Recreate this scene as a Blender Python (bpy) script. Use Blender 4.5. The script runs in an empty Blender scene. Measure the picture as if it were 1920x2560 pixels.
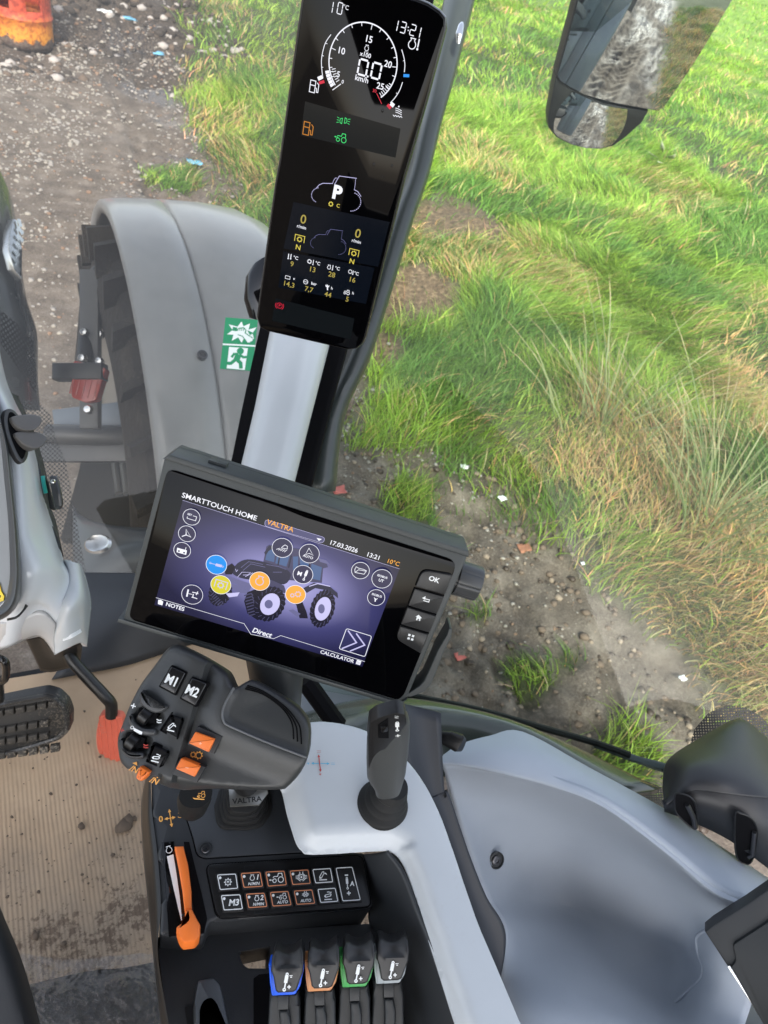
import bpy, bmesh, math, random
import numpy as np
from mathutils import Vector, noise
from mathutils.geometry import delaunay_2d_cdt

# ------------------------------------------------------------------ camera, sky, sun, exposure
scn = bpy.context.scene
COL = scn.collection
V = Vector
FPX = 1775.0
PITCH, ROLL, YAW = (math.radians(a) for a in (42, 17, 35))
FW = V((math.sin(YAW)*math.cos(PITCH), math.cos(YAW)*math.cos(PITCH), -math.sin(PITCH)))
R0 = V((math.cos(YAW), -math.sin(YAW), 0)); U0 = R0.cross(FW)
CI = R0*math.cos(ROLL)+U0*math.sin(ROLL)
CJ = -R0*math.sin(ROLL)+U0*math.cos(ROLL)
CAM = V((0, 0, 2.6))
cd = bpy.data.cameras.new('camera'); cam = bpy.data.objects.new('camera', cd); COL.objects.link(cam)
from mathutils import Matrix
cam.matrix_world = Matrix(((CI.x, CJ.x, -FW.x, CAM.x), (CI.y, CJ.y, -FW.y, CAM.y), (CI.z, CJ.z, -FW.z, CAM.z), (0, 0, 0, 1)))
cd.sensor_fit = 'VERTICAL'; cd.sensor_height = 36; cd.sensor_width = 27
cd.lens = FPX/2560*36
cd.clip_start = .02; cd.clip_end = 600
cd.dof.use_dof = True; cd.dof.focus_distance = .72; cd.dof.aperture_fstop = 13
scn.camera = cam

SUN_EL, SUN_AZ = math.radians(42), math.radians(203)   # azimuth clockwise from +Y
w = bpy.data.worlds.new('World'); scn.world = w; w.use_nodes = True
nt = w.node_tree; bg = nt.nodes['Background']
sk = nt.nodes.new('ShaderNodeTexSky'); sk.sky_type = 'NISHITA'; sk.sun_disc = False
sk.sun_elevation = SUN_EL; sk.sun_rotation = SUN_AZ; sk.air_density = 1.0; sk.dust_density = 2.5; sk.ozone_density = 1.0
hs = nt.nodes.new('ShaderNodeHueSaturation'); hs.inputs['Saturation'].default_value = .5; nt.links.new(sk.outputs[0], hs.inputs['Color']); nt.links.new(hs.outputs[0], bg.inputs[0]); bg.inputs[1].default_value = .15
sd = bpy.data.lights.new('sun', 'SUN'); sd.energy = 2.0; sd.angle = math.radians(7.0); sd.color = (1, .95, .86)
so = bpy.data.objects.new('sun', sd); COL.objects.link(so)
sdir = V((math.sin(SUN_AZ)*math.cos(SUN_EL), math.cos(SUN_AZ)*math.cos(SUN_EL), math.sin(SUN_EL)))
so.rotation_euler = sdir.to_track_quat('Z', 'Y').to_euler()
scn.view_settings.view_transform = 'Standard'; scn.view_settings.look = 'None'
scn.view_settings.gamma = 1; scn.view_settings.exposure = 1.6
scn.render.engine = 'CYCLES'
scn.cycles.use_denoising = True
scn.cycles.max_bounces = 10; scn.cycles.transparent_max_bounces = 16; scn.cycles.diffuse_bounces = 4

# ------------------------------------------------------------------ geometry helpers
def ray(px, py): return FW+CI*((px-960)/FPX)-CJ*((py-1280)/FPX)
def at(px, py, d): return CAM+ray(px, py)*d
def onz(px, py, z):
    r = ray(px, py); return CAM+r*((z-CAM.z)/r.z)
def onx(px, py, x):
    r = ray(px, py); return CAM+r*((x-CAM.x)/r.x)
def crop(x0, y0, s): return lambda *p: [(x0+a*s, y0+b*s) for a, b in p]
Z1 = crop(600, 0, .3617); Z2 = crop(600, 440, .3617); Z3 = crop(300, 1100, .2773); Z4 = crop(740, 1240, .3014)
Z5 = crop(240, 1580, .3376); Z6 = crop(340, 1960, .3617); Z7 = crop(0, 440, .434); Z8 = crop(1320, 0, .3617)
W1 = crop(0, 1000, .3165); W2 = crop(0, 1600, .4339); W3 = crop(600, 2120, .3014); W4 = crop(1050, 1720, .5244)
W5 = crop(640, 1660, .3978); FF = crop(0, 0, 1.1574)

class Fr:
    """a flat working plane: origin, x axis, normal"""
    def __init__(s, o, x, n):
        s.o = V(o); s.n = V(n).normalized(); s.x = (V(x)-s.n*V(x).dot(s.n)).normalized(); s.y = s.n.cross(s.x)
    def w(s, u, v, h=0): return s.o+s.x*u+s.y*v+s.n*h
    def hit(s, px, py, h=0):
        r = ray(px, py); o = s.o+s.n*h; t = (o-CAM).dot(s.n)/r.dot(s.n); p = CAM+r*t-o
        return (p.dot(s.x), p.dot(s.y))
    def hits(s, pts, h=0): return [s.hit(a, b, h) for a, b in pts]

def plane3(a, b, c):
    """frame through three world points, normal towards the camera, x along a->b"""
    a, b, c = V(a), V(b), V(c); n = (b-a).cross(c-a).normalized()
    if n.dot(CAM-a) < 0: n = -n
    return Fr(a, b-a, n)

def area2(p): return .5*sum(p[i][0]*p[(i+1) % len(p)][1]-p[(i+1) % len(p)][0]*p[i][1] for i in range(len(p)))
def inset(pts, d):
    n = len(pts); sg = 1 if area2(pts) > 0 else -1; out = []
    for i in range(n):
        a, b, c = V(pts[i-1]), V(pts[i]), V(pts[(i+1) % n])
        e1 = (b-a).normalized(); e2 = (c-b).normalized()
        n1 = V((-e1.y, e1.x))*sg; n2 = V((-e2.y, e2.x))*sg
        m = n1+n2; k = max(.35, 1+n1.dot(n2)); out.append(tuple(b+m*(d/k)))
    return out
def rounded(pts, r, seg=4):
    """round the corners of a polygon; r number or list"""
    n = len(pts); out = []
    for i in range(n):
        a, b, c = V(pts[i-1]), V(pts[i]), V(pts[(i+1) % n]); ri = r[i] if isinstance(r, (list, tuple)) else r
        e1 = (a-b); e2 = (c-b); q = min(ri, e1.length*.49, e2.length*.49)
        if q <= 0: out.append(tuple(b)); continue
        p0 = b+e1.normalized()*q; p1 = b+e2.normalized()*q
        for k in range(seg+1):
            t = k/seg; out.append(tuple(p0*(1-t)**2+b*2*t*(1-t)+p1*t*t))
    return out
def smooth_closed(pts, n=6, closed=True):
    """Catmull-Rom through points (2D or 3D)"""
    P = [V(p) for p in pts]; m = len(P); out = []
    rng = range(m) if closed else range(m-1)
    for i in rng:
        g = (lambda k: P[k % m]) if closed else (lambda k: P[min(max(k, 0), m-1)])
        a, b, c, d = g(i-1), g(i), g(i+1), g(i+2)
        for k in range(n):
            t = k/n
            out.append(.5*((2*b)+(c-a)*t+(2*a-5*b+4*c-d)*t*t+(3*b-a-3*c+d)*t**3))
    if not closed: out.append(P[-1].copy())
    return out
def sm2(pts, n=6, closed=True): return [tuple(p) for p in smooth_closed([(a, b) for a, b in pts], n, closed)]
def inside(p, poly):
    x, y = p; c = False; j = len(poly)-1
    for i in range(len(poly)):
        xi, yi = poly[i]; xj, yj = poly[j]
        if (yi > y) != (yj > y) and x < (xj-xi)*(y-yi)/(yj-yi)+xi: c = not c
        j = i
    return c
def edist(p, poly):
    best = 1e9; px, py = p; n = len(poly)
    for i in range(n):
        ax, ay = poly[i]; bx, by = poly[(i+1) % n]; dx, dy = bx-ax, by-ay; L = dx*dx+dy*dy
        t = 0 if L == 0 else max(0, min(1, ((px-ax)*dx+(py-ay)*dy)/L)); ex, ey = ax+dx*t-px, ay+dy*t-py
        d = ex*ex+ey*ey
        if d < best: best = d
    return math.sqrt(best)

_tx = {}
def text_mesh(s, bold=0., shear=0., spacing=1.):
    k = (s, bold, shear, spacing)
    if k in _tx: return _tx[k]
    cu = bpy.data.curves.new('t', 'FONT'); cu.body = s; cu.align_x = 'CENTER'; cu.align_y = 'CENTER'; cu.offset = bold; cu.shear = shear
    cu.space_character = spacing; cu.resolution_u = 3
    o = bpy.data.objects.new('t', cu); me = o.to_mesh()
    r = ([(v.co.x, v.co.y) for v in me.vertices], [tuple(p.vertices) for p in me.polygons])
    o.to_mesh_clear(); bpy.data.objects.remove(o); bpy.data.curves.remove(cu); _tx[k] = r
    return r

class MB:
    def __init__(s): s.v = []; s.f = []; s.m = []; s.e = 0.
    def add(s, vs, fs, m=0):
        b = len(s.v); s.v += [tuple(v) for v in vs]; s.f += [tuple(b+i for i in f) for f in fs]; s.m += [m]*len(fs); return s
    def poly(s, fr, pts, h=0, m=0):
        s.e += 1.2e-5; h += s.e
        pts = list(pts)
        if area2(pts) < 0: pts.reverse()
        return s.add([fr.w(u, v, h) for u, v in pts], [tuple(range(len(pts)))], m)
    def prism(s, fr, pts, h0, h1, bev=0., m=0, seg=2, slope=0., mt=None, cap0=True):
        pts = list(pts)
        if area2(pts) < 0: pts.reverse()
        n = len(pts); rings = [(pts, h0)]
        if slope: pts = inset(pts, slope)
        if bev:
            rings.append((pts, h1-bev))
            for k in range(1, seg+1):
                a = math.pi/2*k/seg; rings.append((inset(pts, bev*(1-math.cos(a))), h1-bev+bev*math.sin(a)))
        else: rings.append((pts, h1))
        vs = []; fs = []
        for p, h in rings: vs += [fr.w(u, v, h) for u, v in p]
        for r in range(len(rings)-1):
            for i in range(n):
                j = (i+1) % n; fs.append((r*n+i, r*n+j, (r+1)*n+j, (r+1)*n+i))
        if cap0: fs.append(tuple(range(n-1, -1, -1)))
        s.add(vs, fs, m); q = (len(rings)-1)*n; b = len(s.v)-len(vs)
        s.f.append(tuple(b+q+i for i in range(n))); s.m.append(m if mt is None else mt); return s
    def loft(s, rings, m=0, closed=True, cap=True):
        n = len(rings[0]); vs = [p for r in rings for p in r]; fs = []
        for r in range(len(rings)-1):
            for i in range(n if closed else n-1):
                j = (i+1) % n; fs.append((r*n+i, r*n+j, (r+1)*n+j, (r+1)*n+i))
        if cap and closed: fs.append(tuple(range(n-1, -1, -1))); fs.append(tuple((len(rings)-1)*n+i for i in range(n)))
        return s.add(vs, fs, m)
    def tube(s, pts, r, seg=10, m=0, smooth=0, flat=1.):
        P = [V(p) for p in pts]
        if smooth: P = smooth_closed(P, smooth, False)
        R = r if isinstance(r, (list, tuple)) else [r]*len(P)
        if len(R) != len(P): R = [R[0]+(R[-1]-R[0])*i/(len(P)-1) if len(R) == 2 else R[min(len(R)-1, int(i*len(R)/len(P)))] for i in range(len(P))]
        up = V((0, 0, 1)); rings = []; px = None
        for i, p in enumerate(P):
            t = (P[min(i+1, len(P)-1)]-P[max(i-1, 0)]).normalized()
            x = (px-t*px.dot(t)) if px is not None else t.cross(up if abs(t.z) < .9 else V((1, 0, 0)))
            x.normalize(); px = x; y = t.cross(x)
            rings.append([p+x*math.cos(a)*R[i]+y*math.sin(a)*R[i]*flat for a in [2*math.pi*k/seg for k in range(seg)]])
        return s.loft(rings, m)
    def lathe(s, fr, prof, seg=32, m=0, c=(0, 0), cap=True, ex=1.):
        return s.loft([[fr.w(c[0]+r*math.cos(2*math.pi*k/seg)*ex, c[1]+r*math.sin(2*math.pi*k/seg), h) for k in range(seg)] for r, h in prof], m, True, cap)
    def line(s, fr, pts, w, h=0, m=0, closed=False):
        s.e += 1.2e-5; h += s.e
        P = [V(p) for p in pts]; n = len(P)
        L = []; Rr = []
        for i in range(n):
            if closed: a, b, c = P[i-1], P[i], P[(i+1) % n]
            else: a, b, c = P[max(i-1, 0)], P[i], P[min(i+1, n-1)]
            e1 = (b-a) if (b-a).length > 1e-9 else (c-b); e2 = (c-b) if (c-b).length > 1e-9 else (b-a)
            e1 = e1.normalized(); e2 = e2.normalized(); n1 = V((-e1.y, e1.x)); n2 = V((-e2.y, e2.x)); mm = (n1+n2); k = max(.5, 1+n1.dot(n2))
            mm = mm*(w/2/k); L.append(b+mm); Rr.append(b-mm)
        vs = [fr.w(p.x, p.y, h) for p in L]+[fr.w(p.x, p.y, h) for p in Rr]
        fs = [(i, i+n, (i+1) % n+n, (i+1) % n) for i in range(n if closed else n-1)]
        return s.add(vs, fs, m)
    def arc(s, fr, c, r, a0, a1, w, h=0, m=0, seg=24, ry=None):
        ry = ry or r
        pts = [(c[0]+r*math.cos(math.radians(a0+(a1-a0)*k/seg)), c[1]+ry*math.sin(math.radians(a0+(a1-a0)*k/seg))) for k in range(seg+(0 if abs(a1-a0) == 360 else 1))]
        return s.line(fr, pts, w, h, m, abs(a1-a0) == 360)
    def disc(s, fr, c, r, h=0, m=0, seg=24, ry=None):
        ry = ry or r
        return s.poly(fr, [(c[0]+r*math.cos(2*math.pi*k/seg), c[1]+ry*math.sin(2*math.pi*k/seg)) for k in range(seg)], h, m)
    def rect(s, fr, c, w, hh, h=0, m=0, r=0): 
        p = [(c[0]-w/2, c[1]-hh/2), (c[0]+w/2, c[1]-hh/2), (c[0]+w/2, c[1]+hh/2), (c[0]-w/2, c[1]+hh/2)]
        return s.poly(fr, rounded(p, r) if r else p, h, m)
    def text(s, fr, c, size, txt, h=0, m=0, bold=0., shear=0., rot=0., sx=1., spacing=1.):
        s.e += 1.2e-5; h += s.e
        vs, fs = text_mesh(txt, bold, shear, spacing); ca, sa = math.cos(rot), math.sin(rot)
        return s.add([fr.w(c[0]+size*(x*sx*ca-y*sa), c[1]+size*(x*sx*sa+y*ca), h) for x, y in vs], fs, m)
    def plate(s, fr, outline, hf, h0, res, r=0., m=0, holes=(), mside=None):
        """relief surface: outline in the frame, height function hf(u,v), rounded rim of radius r, walls down to h0"""
        out = list(outline)
        if area2(out) < 0: out.reverse()
        # resample the outline
        oo = []
        for i in range(len(out)):
            a, b = V(out[i]), V(out[(i+1) % len(out)]); k = max(1, int((b-a).length/(res*1.2)))
            oo += [tuple(a+(b-a)*(j/k)) for j in range(k)]
        out = oo; n = len(out); pts = [V(p) for p in out]; edges = [(i, (i+1) % n) for i in range(n)]
        for hp in holes:
            hp = list(hp); b = len(pts); pts += [V(p) for p in hp]; edges += [(b+i, b+(i+1) % len(hp)) for i in range(len(hp))]
        if r:
            for q in (.12, .35, .65, 1.):
                for p in inset(out, r*q):
                    if inside(p, out) and edist(p, out) > r*q*.8 and all(not inside(p, hp) for hp in holes): pts.append(V(p))
        xs = [p[0] for p in out]; ys = [p[1] for p in out]; x = min(xs)+res*.37
        while x < max(xs):
            y = min(ys)+res*.41
            while y < max(ys):
                p = (x, y)
                if inside(p, out):
                    d = edist(p, out)
                    if d > max(r*1.15, res*.4) and all((not inside(p, hp)) and edist(p, hp) > res*.4 for hp in holes): pts.append(V(p))
                y += res
            x += res
        vo, eo, fo, ov, oe, of = delaunay_2d_cdt(pts, edges, [], 1, 1e-7)
        keep = []
        for f in fo:
            c = sum((vo[i] for i in f), V((0, 0)))/len(f)
            if inside(c, out) and not any(inside(c, hp) for hp in holes): keep.append(tuple(f) if area2([vo[i] for i in f]) > 0 else tuple(reversed(f)))
        hs = []
        for p in vo:
            h = hf(p.x, p.y)
            if r:
                d = min(edist(p, out), r); h += -r+math.sqrt(max(0, r*r-(r-d)**2))
            hs.append(h)
        b = len(s.v); s.add([fr.w(p.x, p.y, h) for p, h in zip(vo, hs)], keep, m)
        cnt = {}
        for f in keep:
            for i in range(len(f)):
                e = (f[i], f[(i+1) % len(f)]); cnt[e] = 1
        ms = m if mside is None else mside
        low = {}
        for (i, j) in list(cnt):
            if (j, i) not in cnt:
                for q in (i, j):
                    if q not in low: low[q] = len(s.v); s.v.append(tuple(fr.w(vo[q].x, vo[q].y, h0)))
                s.f.append((b+j, b+i, low[i], low[j])); s.m.append(ms)
        return s
    def surf(s, grid, nu=6, nv=6, m=0):
        """smooth patch through a grid of world points"""
        rows = [smooth_closed(r, nu, False) for r in grid]; cols = [smooth_closed([r[i] for r in rows], nv, False) for i in range(len(rows[0]))]
        a = len(cols); b = len(cols[0])
        return s.add([cols[i][j] for i in range(a) for j in range(b)], [(i*b+j, i*b+j+1, (i+1)*b+j+1, (i+1)*b+j) for i in range(a-1) for j in range(b-1)], m)
    def box(s, fr, c, sz, m=0, bev=0.):
        u, v, h = c; a, b, d = sz
        return s.prism(fr, [(u-a/2, v-b/2), (u+a/2, v-b/2), (u+a/2, v+b/2), (u-a/2, v+b/2)], h-d/2, h+d/2, bev, m)
    def build(s, name, mats, parent=None, sharp=35, bevel=0., solid=0., label=None, sub=0):
        me = bpy.data.meshes.new(name); me.from_pydata(s.v, [], s.f)
        mats = mats if isinstance(mats, (list, tuple)) else [mats]
        for m in mats: me.materials.append(m)
        me.polygons.foreach_set('material_index', s.m); me.polygons.foreach_set('use_smooth', [True]*len(s.f))
        me.validate(); me.update()
        if sharp: me.set_sharp_from_angle(angle=math.radians(sharp))
        o = bpy.data.objects.new(name, me); COL.objects.link(o)
        if parent is not None: o.parent = parent; o.matrix_parent_inverse = Matrix.Translation(-V(parent.location)) if parent.type == 'EMPTY' else Matrix.Identity(4)
        if solid: md = o.modifiers.new('solid', 'SOLIDIFY'); md.thickness = abs(solid); md.offset = -1 if solid > 0 else 1
        if bevel: md = o.modifiers.new('bevel', 'BEVEL'); md.width = bevel; md.segments = 2; md.limit_method = 'ANGLE'; md.angle_limit = math.radians(40)
        if sub: md = o.modifiers.new('sub', 'SUBSURF'); md.levels = sub; md.render_levels = sub
        if label: o['label'] = label
        return o

def thing(name, label, cat, loc=(0, 0, 0), group=None):
    o = bpy.data.objects.new(name, None); COL.objects.link(o); o.location = loc; o.empty_display_size = .05
    return tag(o, label, cat, group)
def tag(o, label, cat, group=None):
    o['label'] = label; o['category'] = cat
    if group: o['group'] = group
    return o
def struct(o): o['kind'] = 'structure'; return o

# ------------------------------------------------------------------ materials
def newmat(name):
    m = bpy.data.materials.new(name); m.use_nodes = True; return m, m.node_tree, m.node_tree.nodes['Principled BSDF']
def plastic(name, col, rough=.5, bump=.0, bscale=900., spec=.5, metal=0., var=.06, coat=0., bdist=.0004, vscale=14., dirt=0., dcol=(.35, .32, .28)):
    m, t, b = newmat(name); N = t.nodes; L = t.links
    b.inputs['Roughness'].default_value = rough; b.inputs['Metallic'].default_value = metal; b.inputs['Specular IOR Level'].default_value = spec
    b.inputs['Coat Weight'].default_value = coat
    tc = N.new('ShaderNodeTexCoord')
    n = N.new('ShaderNodeTexNoise'); n.inputs['Scale'].default_value = vscale; n.inputs['Detail'].default_value = 6; L.new(tc.outputs['Object'], n.inputs['Vector'])
    r = N.new('ShaderNodeMapRange'); r.inputs[3].default_value = 1-var; r.inputs[4].default_value = 1+var; r.inputs[1].default_value = .3; r.inputs[2].default_value = .7
    L.new(n.outputs[0], r.inputs[0])
    mx = N.new('ShaderNodeVectorMath'); mx.operation = 'SCALE'; mx.inputs[0].default_value = col; L.new(r.outputs[0], mx.inputs['Scale'])
    src = mx.outputs[0]
    if dirt:
        n3 = N.new('ShaderNodeTexNoise'); n3.inputs['Scale'].default_value = 260; n3.inputs['Detail'].default_value = 4; L.new(tc.outputs['Object'], n3.inputs['Vector'])
        n4 = N.new('ShaderNodeTexNoise'); n4.inputs['Scale'].default_value = 9; n4.inputs['Detail'].default_value = 5; L.new(tc.outputs['Object'], n4.inputs['Vector'])
        mu = N.new('ShaderNodeMath'); mu.operation = 'MULTIPLY'; L.new(n3.outputs[0], mu.inputs[0]); L.new(n4.outputs[0], mu.inputs[1])
        rr = N.new('ShaderNodeMapRange'); rr.inputs[1].default_value = .33; rr.inputs[2].default_value = .42; rr.inputs[4].default_value = dirt; L.new(mu.outputs[0], rr.inputs[0])
        mm = N.new('ShaderNodeMix'); mm.data_type = 'RGBA'; L.new(rr.outputs[0], mm.inputs[0]); L.new(src, mm.inputs[6]); mm.inputs[7].default_value = (*dcol, 1); src = mm.outputs[2]
    L.new(src, b.inputs['Base Color'])
    rr2 = N.new('ShaderNodeMapRange'); rr2.inputs[3].default_value = rough-.06; rr2.inputs[4].default_value = rough+.08; L.new(n.outputs[0], rr2.inputs[0]); L.new(rr2.outputs[0], b.inputs['Roughness'])
    if bump:
        n2 = N.new('ShaderNodeTexNoise'); n2.inputs['Scale'].default_value = bscale; n2.inputs['Detail'].default_value = 2; L.new(tc.outputs['Object'], n2.inputs['Vector'])
        bp = N.new('ShaderNodeBump'); bp.inputs['Strength'].default_value = bump; bp.inputs['Distance'].default_value = bdist; L.new(n2.outputs[0], bp.inputs['Height']); L.new(bp.outputs[0], b.inputs['Normal'])
    return m
def emis(name, col, st=1., spec=.15, rough=.12):
    m, t, b = newmat(name); b.inputs['Base Color'].default_value = (0.003, .003, .004, 1); b.inputs['Emission Color'].default_value = (*col, 1); b.inputs['Emission Strength'].default_value = st*.42
    b.inputs['Roughness'].default_value = rough; b.inputs['Specular IOR Level'].default_value = spec; return m
def flat(name, col, rough=.5, spec=.4):
    m, t, b = newmat(name); b.inputs['Base Color'].default_value = (*col, 1); b.inputs['Roughness'].default_value = rough; b.inputs['Specular IOR Level'].default_value = spec; return m
def glassmat(name, tint=(1, 1, 1), gloss=1., haze=0.):
    m, t, b = newmat(name); N = t.nodes; L = t.links; N.remove(b)
    tr = N.new('ShaderNodeBsdfTransparent'); tr.inputs[0].default_value = (*tint, 1)
    gl = N.new('ShaderNodeBsdfGlossy'); gl.inputs['Roughness'].default_value = .0; gl.inputs[0].default_value = (gloss, gloss, gloss, 1)
    fr = N.new('ShaderNodeFresnel'); ge = N.new('ShaderNodeNewGeometry'); io = N.new('ShaderNodeMapRange'); io.inputs[3].default_value = 1.42; io.inputs[4].default_value = 1/1.42; L.new(ge.outputs['Backfacing'], io.inputs[0]); L.new(io.outputs[0], fr.inputs[0])
    mx = N.new('ShaderNodeMixShader'); L.new(fr.outputs[0], mx.inputs[0]); L.new(tr.outputs[0], mx.inputs[1]); L.new(gl.outputs[0], mx.inputs[2])
    out = mx
    if haze:
        df = N.new('ShaderNodeBsdfDiffuse'); df.inputs[0].default_value = (.5, .5, .48, 1)
        tc = N.new('ShaderNodeTexCoord'); n = N.new('ShaderNodeTexNoise'); n.inputs['Scale'].default_value = 3; n.inputs['Detail'].default_value = 8; L.new(tc.outputs['Object'], n.inputs['Vector'])
        r = N.new('ShaderNodeMapRange'); r.inputs[1].default_value = .35; r.inputs[2].default_value = .75; r.inputs[4].default_value = haze; L.new(n.outputs[0], r.inputs[0])
        m2 = N.new('ShaderNodeMixShader'); L.new(r.outputs[0], m2.inputs[0]); L.new(mx.outputs[0], m2.inputs[1]); L.new(df.outputs[0], m2.inputs[2]); out = m2
    L.new(out.outputs[0], N['Material Output'].inputs[0]); return m

# ================================================================== OUTSIDE: ground, grass, litter, barrel
rnd = random.Random(7); rng = np.random.default_rng(5)
def nz(x, y, s, seed=0.): return noise.noise(V((x*s+seed, y*s-seed*.7, seed*1.3)))
_EY = [-20, -2, .8, 1.04, 1.55, 2.05, 2.6, 3.4, 4.2, 5.0, 5.8, 7.1, 8.2, 10, 12.4, 16, 60]; _EX = [2.4, 2.6, 2.86, 2.82, 2.66, 2.50, 2.2, 2.0, 2.1, 2.0, 1.9, 1.95, 1.9, 2.15, 2.75, 3.6, 14]
def edge_x(y): return float(np.interp(y, _EY, _EX))+.08*nz(0, y, 1.7, 9.2)
def sst(a, b, x):
    t = max(0, min(1, (x-a)/(b-a))); return t*t*(3-2*t)
PB = [(onz(1130, 560, .32), .72), (onz(1030, 720, .22), .55), (onz(960, 850, .12), .35)]
def bare(x, y): return max(sst(1.05, .6, math.hypot(x-p.x, y-p.y)/r_+.5*nz(x, y, 2.2, 44.)) for p, r_ in PB)
def grassiness(x, y):
    g = sst(-.22, .28, x-edge_x(y)+.32*nz(x, y, 1.5, 4.)+.15*nz(x, y, 5., 8.))
    # bare straw patch by the bank, wheel-worn patches, left-hand tufts
    if 1.2 < x < 5 and 2.5 < y < 8: g *= 1-.97*bare(x, y)
    g *= 1-.75*sst(.05, .35, nz(x, y, 1.1, 21.)+.12)*sst(3.1, 2.3, x)*sst(3.2, 2.2, y)
    for cx, cy, r in ((1.46, 6.9, .36), (1.70, 5.7, .28), (1.86, 2.42, .26), (1.92, 1.62, .17), (1.98, 1.22, .2), (1.78, 3.0, .2), (2.1, .72, .22), (1.78, 2.0, .10)):
        g = max(g, sst(r, r*.35, math.hypot(x-cx, y-cy)+.16*nz(x, y, 6, 2.)))
    return g
def churn(x, y): return .09*(.3-abs(nz(x, y*.55, 4.0, 61.)))+.04*(.3-abs(nz(x, y, 9.5, 62.)))+.06*nz(x*1.2, y*.45, 1.9, 63.)
def height(x, y):
    e = x-edge_x(y)
    h = .03*nz(x, y, .9, 1.)+.022*nz(x, y, 3.1, 5.)+.010*nz(x, y, 11, 7.)+.006*nz(x, y, 26, 3.)
    h += .30*sst(-.1, 1.5, e)+.05*nz(x, y, .6, 40.)*sst(0, 1, e)+.06*nz(x, y, 2.2, 33.)*sst(0, .5, e)
    h += max(0, x-5)*.012
    # heaped dark soil behind the barrel
    h += .45*sst(10.6, 12.8, y)*sst(4.6, 1.2, x)*(1+.6*nz(x, y, 1.4, 12.))+.12*nz(x, y, 2.5, 17.)*sst(9, 10.5, y)*sst(3.8, 2.6, x)
    ch = sst(.75, 1.1, x)*sst(.25, -.15, e)*sst(4.6, 3.2, y)
    if ch > 0: h += ch*churn(x, y)
    # churned wheel tracks with tread bars
    for xc in (1.38, 1.82):
        q = abs(x-xc-.08*math.sin(y*.9)); 
        if q < .26 and e < .35:
            k = sst(.26, .2, q); bar = math.sin((y+q*1.1)*2*math.pi/.20+nz(x, y, 2, 6.)*2); fade = sst(-.2, .25, nz(x, y, .8, 60.)+.15)
            h -= .05*k; h += .036*max(-.3, bar)*k*(.45+.55*fade)
    return h
def axis(lo, a, b, hi, d, gf=1.12, mid=None):
    c = list(np.arange(a, b, d)); s = d; x = a; L = []
    while x > lo: s *= gf; x -= s; L.append(x)
    s = d; x = c[-1]; R = []
    while x < hi: s *= gf; x += s; R.append(x)
    return L[::-1]+c+R
gx = axis(-60, .2, 4.4, 130, .034); gy = axis(-70, -3.2, 7.0, 150, .036, 1.04)
verts = []; cols = []
for y in gy:
    for x in gx:
        near = -12 < x < 14 and -14 < y < 20
        h = height(x, y) if near else (.33+(max(0, x-5)*.012 if x > 2 else 0) if x > 2 else 0)
        verts.append((x, y, h))
        g = grassiness(x, y) if near else (1. if x > edge_x(min(y, 14)) else .0)
        dark = sst(8.6, 10.5, y+.8*nz(x, y, .9, 31.))*sst(5.2, 3.0, x)
        if near and x > .9 and y < 4.4: dark = max(dark, .75*sst(.012, -.026, churn(x, y))*sst(.9, 1.2, x))  # churned hollows coloured dark: wet mud, and painted shade to bring out the relief
        br = bare(x, y) if 1.2 < x < 5 and 2.5 < y < 8 else 0.
        wet = sst(.05, .4, nz(x, y, 1.3, 77.)+.15)*sst(1.0, 1.6, x)*sst(2.6, 1.9, x)
        wet = max(wet, sst(.5, .25, math.hypot((x-1.05)/.8, (y-6.0)/1.3)), sst(.12, .3, nz(x, y, .9, 70.)+.2)*sst(1.3, 1.7, x)*sst(3, 2.3, x)*sst(1., -1., y))
        cols.append((g, dark, br, wet))
nx_, ny_ = len(gx), len(gy)
faces = [(j*nx_+i, j*nx_+i+1, (j+1)*nx_+i+1, (j+1)*nx_+i) for j in range(ny_-1) for i in range(nx_-1)]
me = bpy.data.meshes.new('ground'); me.from_pydata(verts, [], faces)
me.polygons.foreach_set('use_smooth', [True]*len(faces))
ca = me.color_attributes.new('zone', 'FLOAT_COLOR', 'POINT'); ca.data.foreach_set('color', np.array(cols, dtype=np.float32).ravel())
m, t, b = newmat('muddy_ground'); N = t.nodes; L = t.links
def nnoise(sc, det=8, rough=.6):
    n = N.new('ShaderNodeTexNoise'); n.inputs['Scale'].default_value = sc; n.inputs['Detail'].default_value = det; n.inputs['Roughness'].default_value = rough
    L.new(tc.outputs['Object'], n.inputs['Vector']); return n.outputs[0]
def ramp(src, stops):
    r = N.new('ShaderNodeValToRGB'); L.new(src, r.inputs[0]); e = r.color_ramp.elements
    e[0].position, e[0].color = stops[0][0], (*stops[0][1], 1); e[1].position, e[1].color = stops[-1][0], (*stops[-1][1], 1)
    for p, c in stops[1:-1]: q = e.new(p); q.color = (*c, 1)
    return r.outputs[0]
def mixc(f, a, bb):
    mm = N.new('ShaderNodeMix'); mm.data_type = 'RGBA'; L.new(f, mm.inputs[0])
    for s_, i in ((a, 6), (bb, 7)):
        if isinstance(s_, tuple): mm.inputs[i].default_value = (*s_, 1)
        else: L.new(s_, mm.inputs[i])
    return mm.outputs[2]
tc = N.new('ShaderNodeTexCoord'); at_ = N.new('ShaderNodeAttribute'); at_.attribute_name = 'zone'; at_.attribute_type = 'GEOMETRY'
sp = N.new('ShaderNodeSeparateColor'); L.new(at_.outputs['Color'], sp.inputs[0])
base = ramp(nnoise(5, 10, .65), [(.32, (.036, .028, .021)), (.5, (.115, .093, .073)), (.68, (.22, .19, .16))])
fine = ramp(nnoise(85, 6, .75), [(.34, (.020, .014, .010)), (.46, (.10, .076, .056)), (.56, (.18, .145, .115)), (.68, (.40, .35, .29))])
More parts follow.
